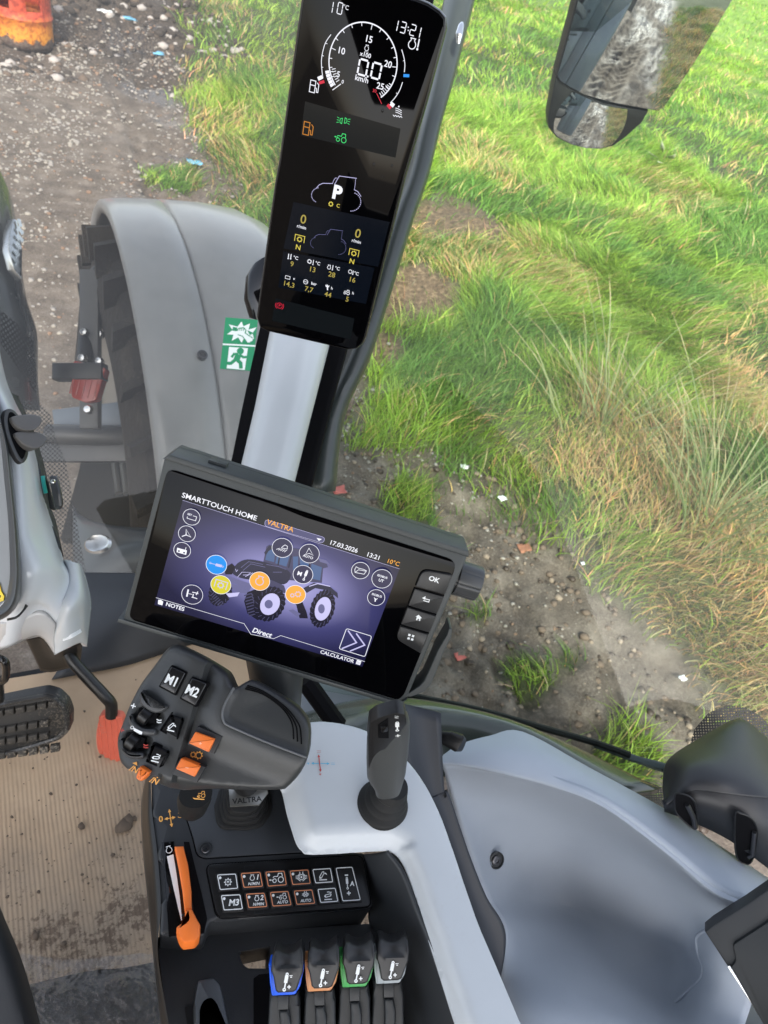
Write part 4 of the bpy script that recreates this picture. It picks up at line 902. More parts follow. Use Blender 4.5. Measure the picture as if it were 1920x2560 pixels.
# ================================================================== INSTRUMENTS
SW_ = (.93, .93, .95)
E_w = emis('ui_white', (.80, .81, .88), 1.); E_y = emis('ui_yellow', (.75, .62, .10), .8); E_yd = emis('ui_ochre', (.42, .34, .08), .8); E_g = emis('ui_green', (.05, .62, .16), 1.)
E_r = emis('ui_red', (.62, .02, .05), .9); E_o = emis('ui_orange', (.75, .28, .04), .6); E_bl = emis('ui_blue', (.0, .24, .72), 1.); E_or = emis('ui_amber', (.80, .36, .05), 1.)
E_lime = emis('ui_lime', (.58, .52, .03), 1.); E_navy = emis('ui_navy', (.022, .022, .065), 1.); E_nav2 = emis('ui_navy_light', (.06, .06, .15), 1.)
E_lil = emis('ui_lilac', (.50, .48, .75), 1.); E_hood = emis('ui_hood', (.02, .022, .05), 1.); E_body = emis('ui_body', (.05, .05, .11), 1.); E_tyre = emis('ui_tyre', (.006, .006, .018), 1.); E_mid = emis('ui_mid', (.12, .12, .25), 1.)
E_pan = emis('ui_panel', (.003, .0045, .005)); E_pbl = emis('ui_dark_blue', (.0004, .002, .005)); E_glass = emis('ui_cab_glass', (.06, .11, .24), 1.)
GLOSS = flat('display_glass', (.001, .001, .0015), .04, .16)
UI = [E_w, E_y, E_yd, E_g, E_r, E_o, E_bl, E_or, E_lime, E_navy, E_nav2, E_lil, E_hood, E_body, E_tyre, E_mid, E_pan, E_pbl, E_glass]
(wI, yI, ydI, gI, rI, oI, blI, orI, liI, nvI, n2I, lilI, hoI, boI, tyI, miI, paI, pbI, cgI) = range(19)

# ------------------------------------------------ icon kit (frame coordinates, size s = half height)
def gear(mb, fr, c, r, w, h, m, teeth=8):
    mb.arc(fr, c, r*.72, 0, 360, w, h, m, 20)
    for k in range(teeth):
        a = 2*math.pi*k/teeth; mb.line(fr, [(c[0]+r*.72*math.cos(a), c[1]+r*.72*math.sin(a)), (c[0]+r*1.05*math.cos(a), c[1]+r*1.05*math.sin(a))], w*1.5, h, m)
def engine(mb, fr, c, r, w, h, m):
    x, y = c; mb.line(fr, [(x-r*.35, y+r*.75), (x-r*.55, y+r*1.15), (x+r*.55, y+r*1.15), (x+r*.35, y+r*.75)], w, h, m); mb.arc(fr, (x, y-.1*r), r*.85, 118, 422, w, h, m, 22)
def cylinder(mb, fr, c, s, w, h, m, rot=0.):
    ca, sa = math.cos(rot), math.sin(rot); T = lambda u, v: (c[0]+u*ca-v*sa, c[1]+u*sa+v*ca)
    mb.poly(fr, [T(-.22*s, -.1*s), (T(.22*s, -.1*s)), T(.22*s, .75*s), T(-.22*s, .75*s)], h, m); mb.line(fr, [T(0, -.1*s), T(0, -.7*s)], w*1.3, h, m)
    mb.arc(fr, T(0, -.85*s), .15*s, 0, 360, w, h, m, 12); mb.arc(fr, T(0, .88*s), .13*s, 0, 360, w, h, m, 12)
def pto(mb, fr, c, s, w, h, m):
    x, y = c; mb.line(fr, [(x-s*1.1, y-s*.7), (x-s*1.1, y+s*.8), (x+s*1.1, y+s*.8), (x+s*1.1, y-s*.7)], w*1.3, h, m); gear(mb, fr, (x, y-s*.1), s*.62, w*1.2, h, m)
def tractor_ol(mb, fr, c, s, w, h, m):
    x, y = c; mb.arc(fr, (x+.55*s, y-.35*s), .5*s, 0, 360, w, h, m, 18); mb.arc(fr, (x-.65*s, y-.5*s), .33*s, 0, 360, w, h, m, 14)
    mb.line(fr, [(x-.95*s, y+.05*s), (x-.7*s, y+.25*s), (x-.05*s, y+.25*s), (x+.1*s, y+.8*s), (x+.75*s, y+.8*s), (x+.85*s, y+.2*s)], w, h, m)
def plusminus(mb, fr, c, s, w, h, m, minus=False):
    mb.line(fr, [(c[0]-s, c[1]), (c[0]+s, c[1])], w, h, m)
    if not minus: mb.line(fr, [(c[0], c[1]-s), (c[0], c[1]+s)], w, h, m)
def thermo(mb, fr, c, s, w, h, m): mb.line(fr, [(c[0], c[1]+s), (c[0], c[1]-s*.5)], w*1.2, h, m); mb.disc(fr, (c[0], c[1]-s*.8), w*1.1, h, m, 10)
def hitch(mb, fr, c, s, w, h, m, down=False, rot=0.):
    x, y = c; q = -1 if down else 1
    mb.line(fr, [(x-s*.8, y-s*.8), (x+s*.8, y-s*.8)], w*1.4, h, m)
    a, b = ((x-s*.55, y-s*.35), (x+s*.1, y+s*.6)) if not down else ((x-s*.55, y-s*.15), (x+s*.5, y+s*.05))
    d = V(b)-V(a); n = V((-d.y, d.x)).normalized()*s*.22; mb.line(fr, [V(a)+n, V(b)+n, V(b)+d.normalized()*s*.2, V(b)-n, V(a)-n, V(a)-d.normalized()*s*.2], w, h, m, True); mb.disc(fr, a, w*.9, h, m, 10)
    mb.arc(fr, (x+s*.1, y-s*.1), s*.75, 20 if not down else 110, 50 if not down else 60, w, h, m, 6)
    mb.poly(fr, [(x+s*.55, y+s*.62), (x+s*.3, y+s*.30), (x+s*.85, y+s*.25)] if not down else [(x+s*.45, y+s*.45), (x+s*.75, y+s*.75), (x+s*.75, y+s*.3)], h, m)
def arrow(mb, fr, a, b, w, hs, h, m, both=False):
    A, B = V(a), V(b); d = (B-A).normalized(); n = V((-d.y, d.x)); mb.line(fr, [A+d*hs*(.9 if both else 0), B-d*hs*.9], w, h, m)
    mb.poly(fr, [B, B-d*hs+n*hs*.5, B-d*hs-n*hs*.5], h, m)
    if both: mb.poly(fr, [A, A+d*hs-n*hs*.5, A+d*hs+n*hs*.5], h, m)
def fuel(mb, fr, c, s, w, h, m):
    x, y = c; mb.line(fr, [(x-s*.7, y-s), (x-s*.7, y+s), (x+s*.3, y+s), (x+s*.3, y-s)], w, h, m, True); mb.line(fr, [(x-s*.7, y+s*.2), (x+s*.3, y+s*.2)], w, h, m)
    mb.line(fr, [(x+s*.4, y-s*.1), (x+s*.6, y-s*.2), (x+s*.65, y-s*.8), (x+s*.95, y-s*.8), (x+s*.95, y+s*.5), (x+s*.6, y+s*.8)], w, h, m)

# ================================================== tall pillar display
pn = (V(FW)*.944+V(CI)*.0753*1.+V((0, 0, 0))) 
PN = V((-.47713535, -.87166547, .11198736))
po = at(880, 420, .74); pf = Fr(po, Fr(po, CI, PN).w(1, 0)-po, PN)
tl_, tr_, br_, bl_ = (pf.hit(*p) for p in ((762, -130), (1146, -45), (911, 884), (639, 821)))
xa = V(br_)-V(bl_)
pf = Fr(po, pf.x*xa.x+pf.y*xa.y, PN)
pdsp = thing('pillar_display', 'tall narrow black instrument display showing speed dial on the corner pillar', 'display', po)
gpts = [(756, 0), (700, 400), (689, 460), (643, 794), (650, 818), (668, 828), (868, 874), (890, 872), (905, 860), (912, 845), (1012, 440), (1067, 250), (1114, 72), (1112, 45), (1098, 28), (1070, 10), (1040, -2), (960, -22), (850, -50), (765, -70)]
g2 = pf.hits(gpts)
mb = MB(); mb.prism(pf, inset(g2, -.0015), -.028, -.0005, .004); mb.build('display_housing', plastic('display_case', (.012, .012, .013), .28), pdsp)
mb = MB(); mb.prism(pf, inset(g2, .0012), -.002, .0012, .0008); dgl = mb.build('display_glass', GLOSS, pdsp)
mb = MB(); H = .0014
def p1(x, y): return pf.hit(*Z1((x, y))[0], H)
def p2(x, y): return pf.hit(*Z2((x, y))[0], H)
mb.poly(pf, [p1(450, 700), p1(1110, 890), p1(1075, 1090), p1(420, 935)], H, paI)
mb.poly(pf, [p2(245, 845), p2(790, 985), p2(765, 1130), p2(220, 1000)], H, paI)
mb.poly(pf, [p2(370, 180), p2(1035, 318), p2(955, 628), p2(300, 500)], H, pbI)
mb.poly(pf, [p2(300, 520), p2(930, 634), p2(870, 884), p2(265, 770)], H, pbI)
U = (V(p1(1110, 890))-V(p1(450, 700))).length/680   # metres per crop pixel, about
ui_rot = math.atan2((V(p1(1110, 890))-V(p1(450, 700))).y, (V(p1(1110, 890))-V(p1(450, 700))).x)
c0 = p1(850, 440); R_ = 228*U
def ang(px, py): q = V(p1(px, py))-V(c0); return math.degrees(math.atan2(q.y, q.x))
a0, a1 = ang(655, 590), ang(975, 675); a1 = a1 if a1 < a0 else a1-360
if a0 < 0: a0 += 360
while a1 > a0: a1 -= 360
while a1 < a0-360: a1 += 360
mb.arc(pf, c0, R_, a0, a1, 7*U, H, wI, 70)
def tick(c, r0, r1, a, w, m=wI): a = math.radians(a); mb.line(pf, [(c[0]+r0*math.cos(a), c[1]+r0*math.sin(a)), (c[0]+r1*math.cos(a), c[1]+r1*math.sin(a))], w, H, m)
for (x, y) in ((735, 250), (787, 225), (843, 213), (900, 230), (952, 245), (998, 290), (1035, 340), (1060, 400), (1062, 462), (1060, 525), (1035, 580), (1022, 605), (640, 405), (636, 465), (640, 493), (650, 525), (690, 290), (660, 345)):
    tick(c0, R_*(.86 if (x, y) in ((900, 230), (660, 345), (1062, 462), (1022, 605)) else .91), R_, ang(x, y), 4*U)
for k in range(6): tick(c0, R_*.82, R_*.93, a0-3-4.2*k, 4*U); tick(c0, R_*.88, R_*.98, a1+2+4*k, 4*U)
for k in range(5): mb.arc(pf, c0, R_*1.08, a0-1-4.6*k, a0-5-4.6*k, 26*U, H, wI, 3)
mb.line(pf, [p1(640, 622), p1(698, 580)], 5*U, H, wI); mb.line(pf, [p1(945, 645), p1(980, 718)], 4*U, H, rI)
for s_, x, y, sz in (('15', 890, 272, 46), ('10', 700, 352, 46), ('20', 1023, 445, 46), ('25', 970, 597, 46), ('5', 680, 515, 42), ('0', 710, 566, 26), ('x100', 868, 380, 32), ('km/h', 842, 547, 40)): mb.text(pf, p1(x, y), sz*U*1.15, s_, H, wI, .012, rot=ui_rot)
mb.text(pf, p1(930, 628), 28*U, '30', H, rI, .01, rot=ui_rot); mb.text(pf, p1(733, 52), 34*U, '°C', H, wI, .0, rot=ui_rot)
engine(mb, pf, p1(876, 333), 15*U, 3*U, H, wI); mb.line(pf, [p1(860, 357), p1(888, 360)], 2*U, H, wI)
def seg7(mb, fr, c, wd_, ht, ch, w, h, m, rot=0.):
    on = {'0': 'abcdef', '1': 'bc', '2': 'abged', '3': 'abgcd'}[ch]; x, y = wd_/2, ht/2; g = w*.25
    P_ = {'a': ((-x, y), (x, y)), 'b': ((x, y), (x, 0)), 'c': ((x, 0), (x, -y)), 'd': ((-x, -y), (x, -y)), 'e': ((-x, 0), (-x, -y)), 'f': ((-x, y), (-x, 0)), 'g': ((-x, 0), (x, 0))}
    ca, sa = math.cos(rot), math.sin(rot)
    for k in on:
        a, b = V(P_[k][0]), V(P_[k][1]); d = (b-a).normalized(); a = a+d*g*1.6; b = b-d*g*1.6
        mb.line(fr, [(c[0]+p.x*ca-p.y*sa, c[1]+p.x*sa+p.y*ca) for p in (a, b)], w, h, m)
seg7(mb, pf, p1(850, 466), 58*U, 88*U, '0', 11*U, H, wI, ui_rot); seg7(mb, pf, p1(942, 490), 58*U, 88*U, '0', 11*U, H, wI, ui_rot); mb.disc(pf, p1(883, 528), 6*U, H, wI, 10)
for ch, x, y in (('1', 640, 50), ('0', 692, 58)): seg7(mb, pf, p1(x-(14 if ch == '1' else 0), y-(4 if ch == '1' else 0)), 30*U, 60*U, ch, 5*U, H, wI, ui_rot)
for ch, x, y in (('1', 1088, 178), ('3', 1128, 190), ('2', 1195, 208), ('1', 1245, 225)): seg7(mb, pf, p1(x-(15 if ch == '1' else 0), y-(5 if ch == '1' else 0)), 32*U, 58*U, ch, 5*U, H, wI, ui_rot)
for dy in (-10, 12): mb.disc(pf, p1(1163, 198+dy), 3.5*U, H, wI, 8)
engine(mb, pf, p1(1190, 305), 28*U, 5*U, H, wI); thermo(mb, pf, p1(1232, 308), 32*U, 6*U, H, wI)
mb.line(pf, sm2([p1(*q) for q in ((630, 238), (590, 300), (567, 390), (565, 460), (574, 540))], 5, False), 4.5*U, H, wI)
mb.line(pf, sm2([p1(*q) for q in ((1118, 342), (1134, 400), (1140, 450), (1136, 498))], 5, False), 4.5*U, H, wI); mb.line(pf, sm2([p1(*q) for q in ((1124, 567), (1105, 620), (1075, 670), (1040, 710))], 5, False), 4.5*U, H, wI)
for q in (((590, 298), (605, 302)), ((567, 384), (580, 386)), ((565, 463), (576, 465)), ((1128, 420), (1136, 418)), ((1080, 640), (1088, 648)), ((574, 540), (562, 520))): mb.line(pf, [p1(*q[0]), p1(*q[1])], 3.5*U, H, wI)
mb.line(pf, [p1(540, 545), p1(570, 530)], 22*U, H, wI); mb.line(pf, [p1(547, 573), p1(584, 562)], 17*U, H, rI); mb.line(pf, [p1(1130, 521), p1(1170, 523)], 17*U, H, blI)
mb.line(pf, [p1(1042, 712), p1(1064, 732)], 24*U, H, wI); mb.line(pf, [p1(1020, 722), p1(1042, 748)], 20*U, H, rI)
fuel(mb, pf, p1(510, 598), 35*U, 5*U, H, wI); fuel(mb, pf, p1(468, 888), 40*U, 6*U, H, oI)
for k in range(3): mb.line(pf, sm2([p1(1075, 745+14*k), p1(1095, 752+14*k), p1(1118, 765+14*k)], 4, False), 4*U, H, wI)
mb.disc(pf, p1(1098, 735), 5*U, H, wI); mb.line(pf, [p1(1058+9*k, 792+(k % 2)*9+k*1.6) for k in range(8)], 4*U, H, wI)
# lamps and drive symbols in green
for sg, x in ((-1, 700), (1, 732)):
    cc_ = p1(x, 833); mb.line(pf, [(cc_[0]-sg*7*U, cc_[1]+17*U), (cc_[0]+sg*5*U, cc_[1]+13*U), (cc_[0]+sg*9*U, cc_[1]), (cc_[0]+sg*5*U, cc_[1]-13*U), (cc_[0]-sg*7*U, cc_[1]-17*U)], 4*U, H, gI, True)
    for k in (-1, 0, 1): mb.line(pf, [(cc_[0]+sg*14*U*(1), cc_[1]+k*12*U), (cc_[0]+sg*30*U, cc_[1]+k*17*U)], 3.5*U, H, gI)
tractor_ol(mb, pf, p1(702, 950), 34*U, 4.5*U, H, gI); arrow(mb, pf, p1(678, 948), p1(652, 940), 3.5*U, 12*U, H, gI)
# rim-lit tractor outlines
def big_tr(f, ox, oy, s, m):
    T = lambda x, y: f(ox+(x-660)*s, oy+(y-110)*s)
    for pl, w_ in ((((530, 80), (550, 58), (575, 48), (640, 50)), 4.), (((640, 52), (648, 30), (660, 12), (672, 12)), 3.), (((655, 55), (672, 25), (688, -2), (808, 14)), 4.), (((800, 18), (798, 50), (792, 92)), 2.5), (((790, 92), (815, 105), (838, 140)), 4.)):
        mb.line(pf, [T(*q) for q in pl], w_*U*s, H, m)
    for c_, r_, a_, b_ in (((548, 130), 52, 95, 250), ((770, 175), 66, -95, 75)):
        for k in range(14):
            t0 = a_+(b_-a_)*k/14; t1 = t0+(b_-a_)/14*.55
            mb.line(pf, [T(c_[0]+r_*math.cos(math.radians(t)), c_[1]-r_*.98*math.sin(math.radians(t))) for t in (t0, t1)], 5*U*s, H, m)
big_tr(p2, 660, 110, 1., lilI); big_tr(p2, 607, 445, .72, miI)
mb.text(pf, p2(672, 115), 128*U, 'P', H, wI, .045, rot=ui_rot); gear(mb, pf, p2(630, 190), 17*U, 5*U, H, yI); mb.text(pf, p2(680, 203), 36*U, 'C', H, yI, .01, rot=ui_rot)
for s_, x, y, sz, mi in (('0', 440, 298, 82, ydI), ('0', 816, 396, 82, ydI), ('N', 404, 490, 48, yI), ('N', 775, 587, 48, yI), ('r/min', 428, 349, 30, wI), ('r/min', 806, 448, 30, wI), ('9', 362, 605, 50, ydI), ('13', 502, 642, 50, ydI), ('28', 636, 678, 50, ydI), ('16', 776, 713, 50, ydI),
                      ('14,3', 340, 745, 50, ydI), ('7,7', 478, 780, 50, ydI), ('44', 610, 816, 50, ydI), ('5', 743, 848, 50, ydI), ('°C', 388, 562, 32, wI), ('°C', 540, 600, 32, wI), ('°C', 675, 635, 32, wI), ('°C', 806, 670, 32, wI), ('v', 376, 705, 30, wI), ('bar', 513, 740, 30, wI), ('h', 637, 771, 28, wI), ('h', 783, 805, 28, wI)):
    mb.text(pf, p2(x, y), sz*U*1.12, s_, H, mi, .01, rot=ui_rot)
pto(mb, pf, p2(415, 430), 33*U, 4*U, H, yI); pto(mb, pf, p2(789, 527), 33*U, 4*U, H, yI)
thermo(mb, pf, p2(338, 550), 20*U, 5*U, H, wI); thermo(mb, pf, p2(355, 552), 20*U, 5*U, H, wI); gear(mb, pf, p2(483, 585), 17*U, 4*U, H, wI); thermo(mb, pf, p2(509, 592), 20*U, 4*U, H, wI)
engine(mb, pf, p2(618, 625), 15*U, 4*U, H, wI); thermo(mb, pf, p2(643, 628), 20*U, 4*U, H, wI); mb.arc(pf, p2(764, 655), 14*U, 0, 360, 4*U, H, wI, 14); thermo(mb, pf, p2(783, 662), 16*U, 4*U, H, wI)
mb.rect(pf, p2(333, 695), 40*U, 26*U, H, wI); mb.rect(pf, p2(333, 695), 33*U, 19*U, H, paI); mb.arc(pf, p2(457, 725), 17*U, 0, 360, 4*U, H, wI, 16); mb.line(pf, [p2(446, 723), p2(468, 727)], 4*U, H, wI)
mb.line(pf, [p2(605, 745), p2(608, 782)], 9*U, H, wI); mb.line(pf, [p2(596, 745), p2(598, 757), p2(615, 760), p2(618, 750)], 6*U, H, wI); tractor_ol(mb, pf, p2(740, 796), 22*U, 4*U, H, wI)
cc_ = p2(277, 889); mb.arc(pf, cc_, 22*U, 0, 360, 4*U, H, rI, 20); mb.arc(pf, cc_, 33*U, 130+18, 230+18-10, 4*U, H, rI, 10); mb.arc(pf, cc_, 33*U, -50, 40, 4*U, H, rI, 10); mb.text(pf, cc_, 30*U, 'P', H, rI, .02, rot=ui_rot)
mb.build('lit_symbols', UI, dgl, sharp=0)
# water drops / smudges on the display's lower right (raised clear beads)
mb = MB()
bead = flat('bead', (.02, .02, .022), .05, .8)
for x, y, r_ in ((925, 1135, 12), (1050, 1145, 10), (985, 1222, 10), (985, 765, 12)): mb = MB(); mb.lathe(pf, [(r_*U, .0012), (r_*U*.8, .0020), (r_*U*.4, .0026), (0, .0027)], 12, 0, p1(x, y), False, ex=.7); mb.build('water_bead', bead, dgl)

# ================================================== touchscreen terminal
TN = V((-.43289666, -.79690636, .42135583))
to = at(720, 1460, .68); tf0 = Fr(to, CI, TN); a_, b_ = tf0.hit(417, 1168), tf0.hit(1146, 1402); xd = V(b_)-V(a_)
tf = Fr(to, tf0.x*xd.x+tf0.y*xd.y, TN)
term = thing('touchscreen_terminal', 'wide black touchscreen terminal showing a tractor picture and round icons', 'touchscreen', to)
TL, TR, BR, BL = (V(tf.hit(*p)) for p in ((417, 1168), (1146, 1402), (1007, 1750), (320, 1548)))
x0, x1 = (TL.x+BL.x)/2, (TR.x+BR.x)/2; y1, y0 = (TL.y+TR.y)/2, (BL.y+BR.y)/2; TW, TH = x1-x0, y1-y0
def t3(x, y, h=0): return tf.hit(*Z3((x, y))[0], h)
def t4(x, y, h=0): return tf.hit(*Z4((x, y))[0], h)
case = plastic('terminal_case', (.042, .048, .049), .45, .3, 1300)
mb = MB()
out = [(x0-.004, y0-.004), (x0-.0045, y1+.006), (x0+.001, y1+.0105), (x1+.003, y1+.0105), (x1+.0065, y1+.007), (x1+.004, y0+.004), (x1-.003, y0-.006), (x0-.004, y0-.004)][:-1]
mb.prism(tf, out, -.032, -.0008, .0018); mb.prism(tf, [(x0-.0055, y1+.0065), (x1+.0075, y1+.0065), (x1+.005, y1+.0125), (x0, y1+.0125)], -.040, .0012, .0012)
mb.prism(tf, [(x0-.0085, y0-.006), (x1-.002, y0-.008), (x1+.004, y0+.003), (x1-.001, y0-.003), (x0-.0085, y0-.0015)], -.034, .0012, .0008)
for k in range(4): mb.line(tf, [(x0, y1+.0128), (x1, y1+.0128)], .0002, -.03, 0)
mb.build('case', case, term)
gp = rounded([(x0, y0), (x1-.004, y0-.002), (x1, y0+.006), (x1, y1), (x0, y1)], [.009, .006, .006, .012, .009], 5)
mb = MB(); mb.prism(tf, inset(gp, .0006), -.003, .0008, .0006); mb.build('front_glass', GLOSS, term)
mb = MB(); mb.prism(Fr(tf.w(0, y1+.0125, -.018), tf.x, tf.y), [(t3(830, 0)[0], -.006), (t3(1010, 0)[0]+.0, -.006), (t3(1010, 0)[0], .006), (t3(830, 0)[0], .006)], 0, .003, .001); mb.build('power_button', case, term)
# protective film corner
mb = MB(); H = .0012
S4 = [t3(567, 540, H), t4(858, 605, H), t4(550, 1418, H), t3(310, 1485, H)]
sx0, sx1, sy1, sy0 = (S4[0][0]+S4[3][0])/2, (S4[1][0]+S4[2][0])/2, (S4[0][1]+S4[1][1])/2, (S4[2][1]+S4[3][1])/2
mb.poly(tf, [(sx0, sy0), (sx1, sy0), (sx1, sy1), (sx0, sy1)], H, 0)
# screen backdrop gets a procedural glow behind the pictured tractor
mm_, t, b = newmat('screen_backdrop'); N = t.nodes; L = t.links; tc = N.new('ShaderNodeTexCoord'); gc = tf.w((t3(1250, 1000)[0]+t4(200, 800)[0])/2, (sy0+sy1)/2+.006, H)
sb = N.new('ShaderNodeVectorMath'); sb.operation = 'SUBTRACT'; sb.inputs[1].default_value = gc; L.new(tc.outputs['Object'], sb.inputs[0])
dx = N.new('ShaderNodeVectorMath'); dx.operation = 'DOT_PRODUCT'; dx.inputs[1].default_value = tf.x*.62; dy = N.new('ShaderNodeVectorMath'); dy.operation = 'DOT_PRODUCT'; dy.inputs[1].default_value = tf.y*1.1
L.new(sb.outputs[0], dx.inputs[0]); L.new(sb.outputs[0], dy.inputs[0]); cb = N.new('ShaderNodeCombineXYZ'); L.new(dx.outputs['Value'], cb.inputs[0]); L.new(dy.outputs['Value'], cb.inputs[1])
ln_ = N.new('ShaderNodeVectorMath'); ln_.operation = 'LENGTH'; L.new(cb.outputs[0], ln_.inputs[0])
rc = ramp(ln_.outputs['Value'], [(.0, (.55, .53, .95)), (.022, (.34, .33, .68)), (.048, (.07, .07, .22)), (.078, (.015, .015, .06))])
L.new(rc, b.inputs['Emission Color']); b.inputs['Emission Strength'].default_value = .28; b.inputs['Base Color'].default_value = (.002, .002, .003, 1); b.inputs['Roughness'].default_value = .08; b.inputs['Specular IOR Level'].default_value = .15
scr_ = mb.build('screen', mm_, term, sharp=0)
mb = MB(); H = .0016
U = (V(t4(858, 605))-V(t3(567, 540))).length/ (math.dist(Z4((858, 605))[0], Z3((567, 540))[0])/.2773)   # metres per Z3 pixel
K = .3014/.2773
mb.text(tf, t3(898, 603, H), 66*U, 'SMARTTOUCH HOME', H, wI, .012, sx=1.05, spacing=1.02); mb.line(tf, [(sx0, sy1), (sx1, sy1)], 3*U, H, lilI)
mb.poly(tf, rounded([t3(1312, 715, H), t3(1302, 775, H), t4(225, 392, H), t4(242, 345, H)], .003), H, n2I); mb.line(tf, rounded([t3(1312, 715, H), t3(1302, 775, H), t4(225, 392, H), t4(242, 345, H)], .003), 3*U, H, lilI, True)
mb.text(tf, t3(1445, 775, H), 68*U, 'VALTRA', H, orI, .012, sx=1.0); mb.poly(tf, [t4(170, 347, H), t4(215, 357, H), t4(190, 372, H)], H, wI)
mb.text(tf, t4(395, 420, H), 60*U*K*.94, '17.03.2026', H, wI, .012); mb.text(tf, t4(642, 500, H), 60*U*K*.94, '13:21', H, wI, .012); mb.text(tf, t4(806, 552, H), 58*U*K*.94, '10°C', H, orI, .008)
mb.text(tf, t3(497, 1503, H), 56*U, 'NOTES', H, wI, .02); mb.text(tf, t4(341, 1332, H), 48*U*K, 'CALCULATOR', H, wI, .015); mb.text(tf, t3(1278, 1737, H), 72*U, 'Direct', H, wI, .02, .2)
mb.poly(tf, [t3(345, 1440, H), t3(370, 1440, H), t3(390, 1458, H), t3(382, 1490, H), t3(342, 1478, H)], H, wI); mb.rect(tf, t4(519, 1380, H), 40*U*K, 42*U*K, H, wI)
for i in range(3):
    for j in range(3): mb.rect(tf, (t4(519, 1380, H)[0]+(i-1)*11*U*K, t4(519, 1380, H)[1]+(j-1.3)*9*U*K), 6*U, 5*U, H, n2I)
mb.line(tf, [t3(325, 1420, H), t3(1120, 1655, H), t3(1180, 1750, H), t3(1385, 1790, H), t3(1450, 1762, H), t4(570, 1372, H)], 4*U, H, wI)
def circ(c, r_, fill, ring=wI, f=t3):
    cc_ = f(*c, H); mb.disc(tf, cc_, r_, H, fill, 32); mb.arc(tf, cc_, r_, 0, 360, 4.5*U, H, ring, 32); return cc_
rs = 76*U
# the pictured tractor
def tp(x, y): return t3(x, y, H)
def tq(x, y): return t4(x, y, H)
mb.poly(tf, [tp(1320, 960), tp(1345, 945), tp(1700, 990), tq(170, 500), tq(255, 560), tq(265, 590), tq(225, 600), tq(215, 720), tp(1500, 1260), tp(1290, 1110)], H, boI)
for q in ([tp(1330, 990), tp(1400, 985), tp(1390, 1100), tp(1310, 1080)], [tp(1420, 1020), tp(1530, 1040), tp(1500, 1140), tp(1400, 1110)], [tp(1560, 1050), tq(20, 500), tq(10, 640), tp(1560, 1170)], [tq(30, 500), tq(110, 540), tq(100, 660), tq(40, 640)], [tq(130, 560), tq(215, 590), tq(200, 700), tq(110, 680)]): mb.poly(tf, q, H, cgI)
for q in ([tp(1445, 1010), tp(1425, 1130)], [tp(1545, 1040), tp(1520, 1150)], [tq(120, 520), tq(90, 700)]): mb.line(tf, q, 14*U, H, hoI)
mb.poly(tf, [tp(1300, 1015), tp(1345, 950), tp(1395, 955), tp(1380, 975), tp(1340, 1000), tp(1315, 1040)], H, hoI); mb.poly(tf, [tq(185, 512), tq(250, 530), tq(288, 570), tq(200, 545)], H, miI)
# hood
mb.poly(tf, sm2([tp(1015, 1180), tp(1060, 1110), tp(1150, 1075), tp(1290, 1095), tp(1400, 1130), tp(1500, 1165), tp(1540, 1220), tp(1480, 1300), tp(1300, 1270), tp(1120, 1250), tp(1030, 1215)], 4), H, hoI)
for q in ([tp(1090, 1150), tp(1160, 1095), tp(1290, 1120)], [tp(1110, 1175), tp(1180, 1115), tp(1310, 1145)], [tp(1320, 1120), tp(1430, 1140), tp(1500, 1165)], [tp(1380, 1190), tp(1460, 1190)]): mb.line(tf, q, 5*U, H, miI)
for q in ([tp(1060, 1235), tp(1100, 1190), tp(1180, 1192), tp(1150, 1215), tp(1110, 1215)], [tp(1130, 1230), tp(1200, 1195)], [tp(1042, 1160), tp(1050, 1185), tp(1063, 1168)]): mb.line(tf, q, 5*U, H, lilI)
mb.poly(tf, [tp(940, 1150), tp(1010, 1110), tp(1040, 1140), tp(1010, 1210), tp(950, 1210)], H, tyI); mb.poly(tf, [tp(985, 1230), tp(1200, 1300), tp(1170, 1350), tp(1000, 1280)], H, miI); mb.poly(tf, [tp(1190, 1290), tp(1320, 1240), tp(1480, 1310), tp(1500, 1380), tp(1300, 1350)], H, boI)
mb.poly(tf, [tp(990, 1290), tp(1160, 1330), tp(1180, 1390), tp(1050, 1370)], H, miI)
def wheel(cx, cy, rx, ry, hx, hy, f, kk, tw=0):
    n_ = 22; pl = []
    for k in range(n_*2): a = math.pi*k/n_; q = 1.0 if k % 2 else 1.07; pl.append(f(cx+rx*q*math.cos(a)-ry*.18*math.sin(a), cy+ry*q*math.sin(a)))
    mb.poly(tf, pl, H, tyI)
    for k in range(18): a = 2*math.pi*k/18; mb.line(tf, [f(cx+rx*.78*math.cos(a)-ry*.15*math.sin(a), cy+ry*.78*math.sin(a)), f(cx+rx*.98*math.cos(a+.15)-ry*.18*math.sin(a+.15), cy+ry*.98*math.sin(a+.15))], 7*U*kk, H, boI)
    if hx: 
        mb.poly(tf, [f(cx+hx*math.cos(2*math.pi*k/24)-hy*.18*math.sin(2*math.pi*k/24)+4, cy+hy*math.sin(2*math.pi*k/24)) for k in range(24)], H, lilI); mb.poly(tf, [f(cx-8+hx*.42*math.cos(2*math.pi*k/16), cy+hy*.4*math.sin(2*math.pi*k/16)) for k in range(16)], H, miI)
wheel(905, 1370, 100, 120, 0, 0, tp, 1)
mb.poly(tf, [tp(955, 1380), tp(1080, 1370), tp(1060, 1405), tp(985, 1415)], H, lilI)
for k in range(7): mb.line(tf, [tp(820+12*k, 1400+16*k), tp(850+14*k, 1370+16*k)], 9*U, H, boI)
mb.poly(tf, [tp(1120, 1450), tp(1150, 1370), tp(1250, 1330), tp(1330, 1380), tp(1330, 1600), tp(1240, 1620), tp(1150, 1560)], H, tyI)
for k in range(8): mb.line(tf, [tp(1120+6*k, 1400+26*k), tp(1185+6*k, 1380+26*k), tp(1200+6*k, 1400+26*k)], 12*U, H, boI)
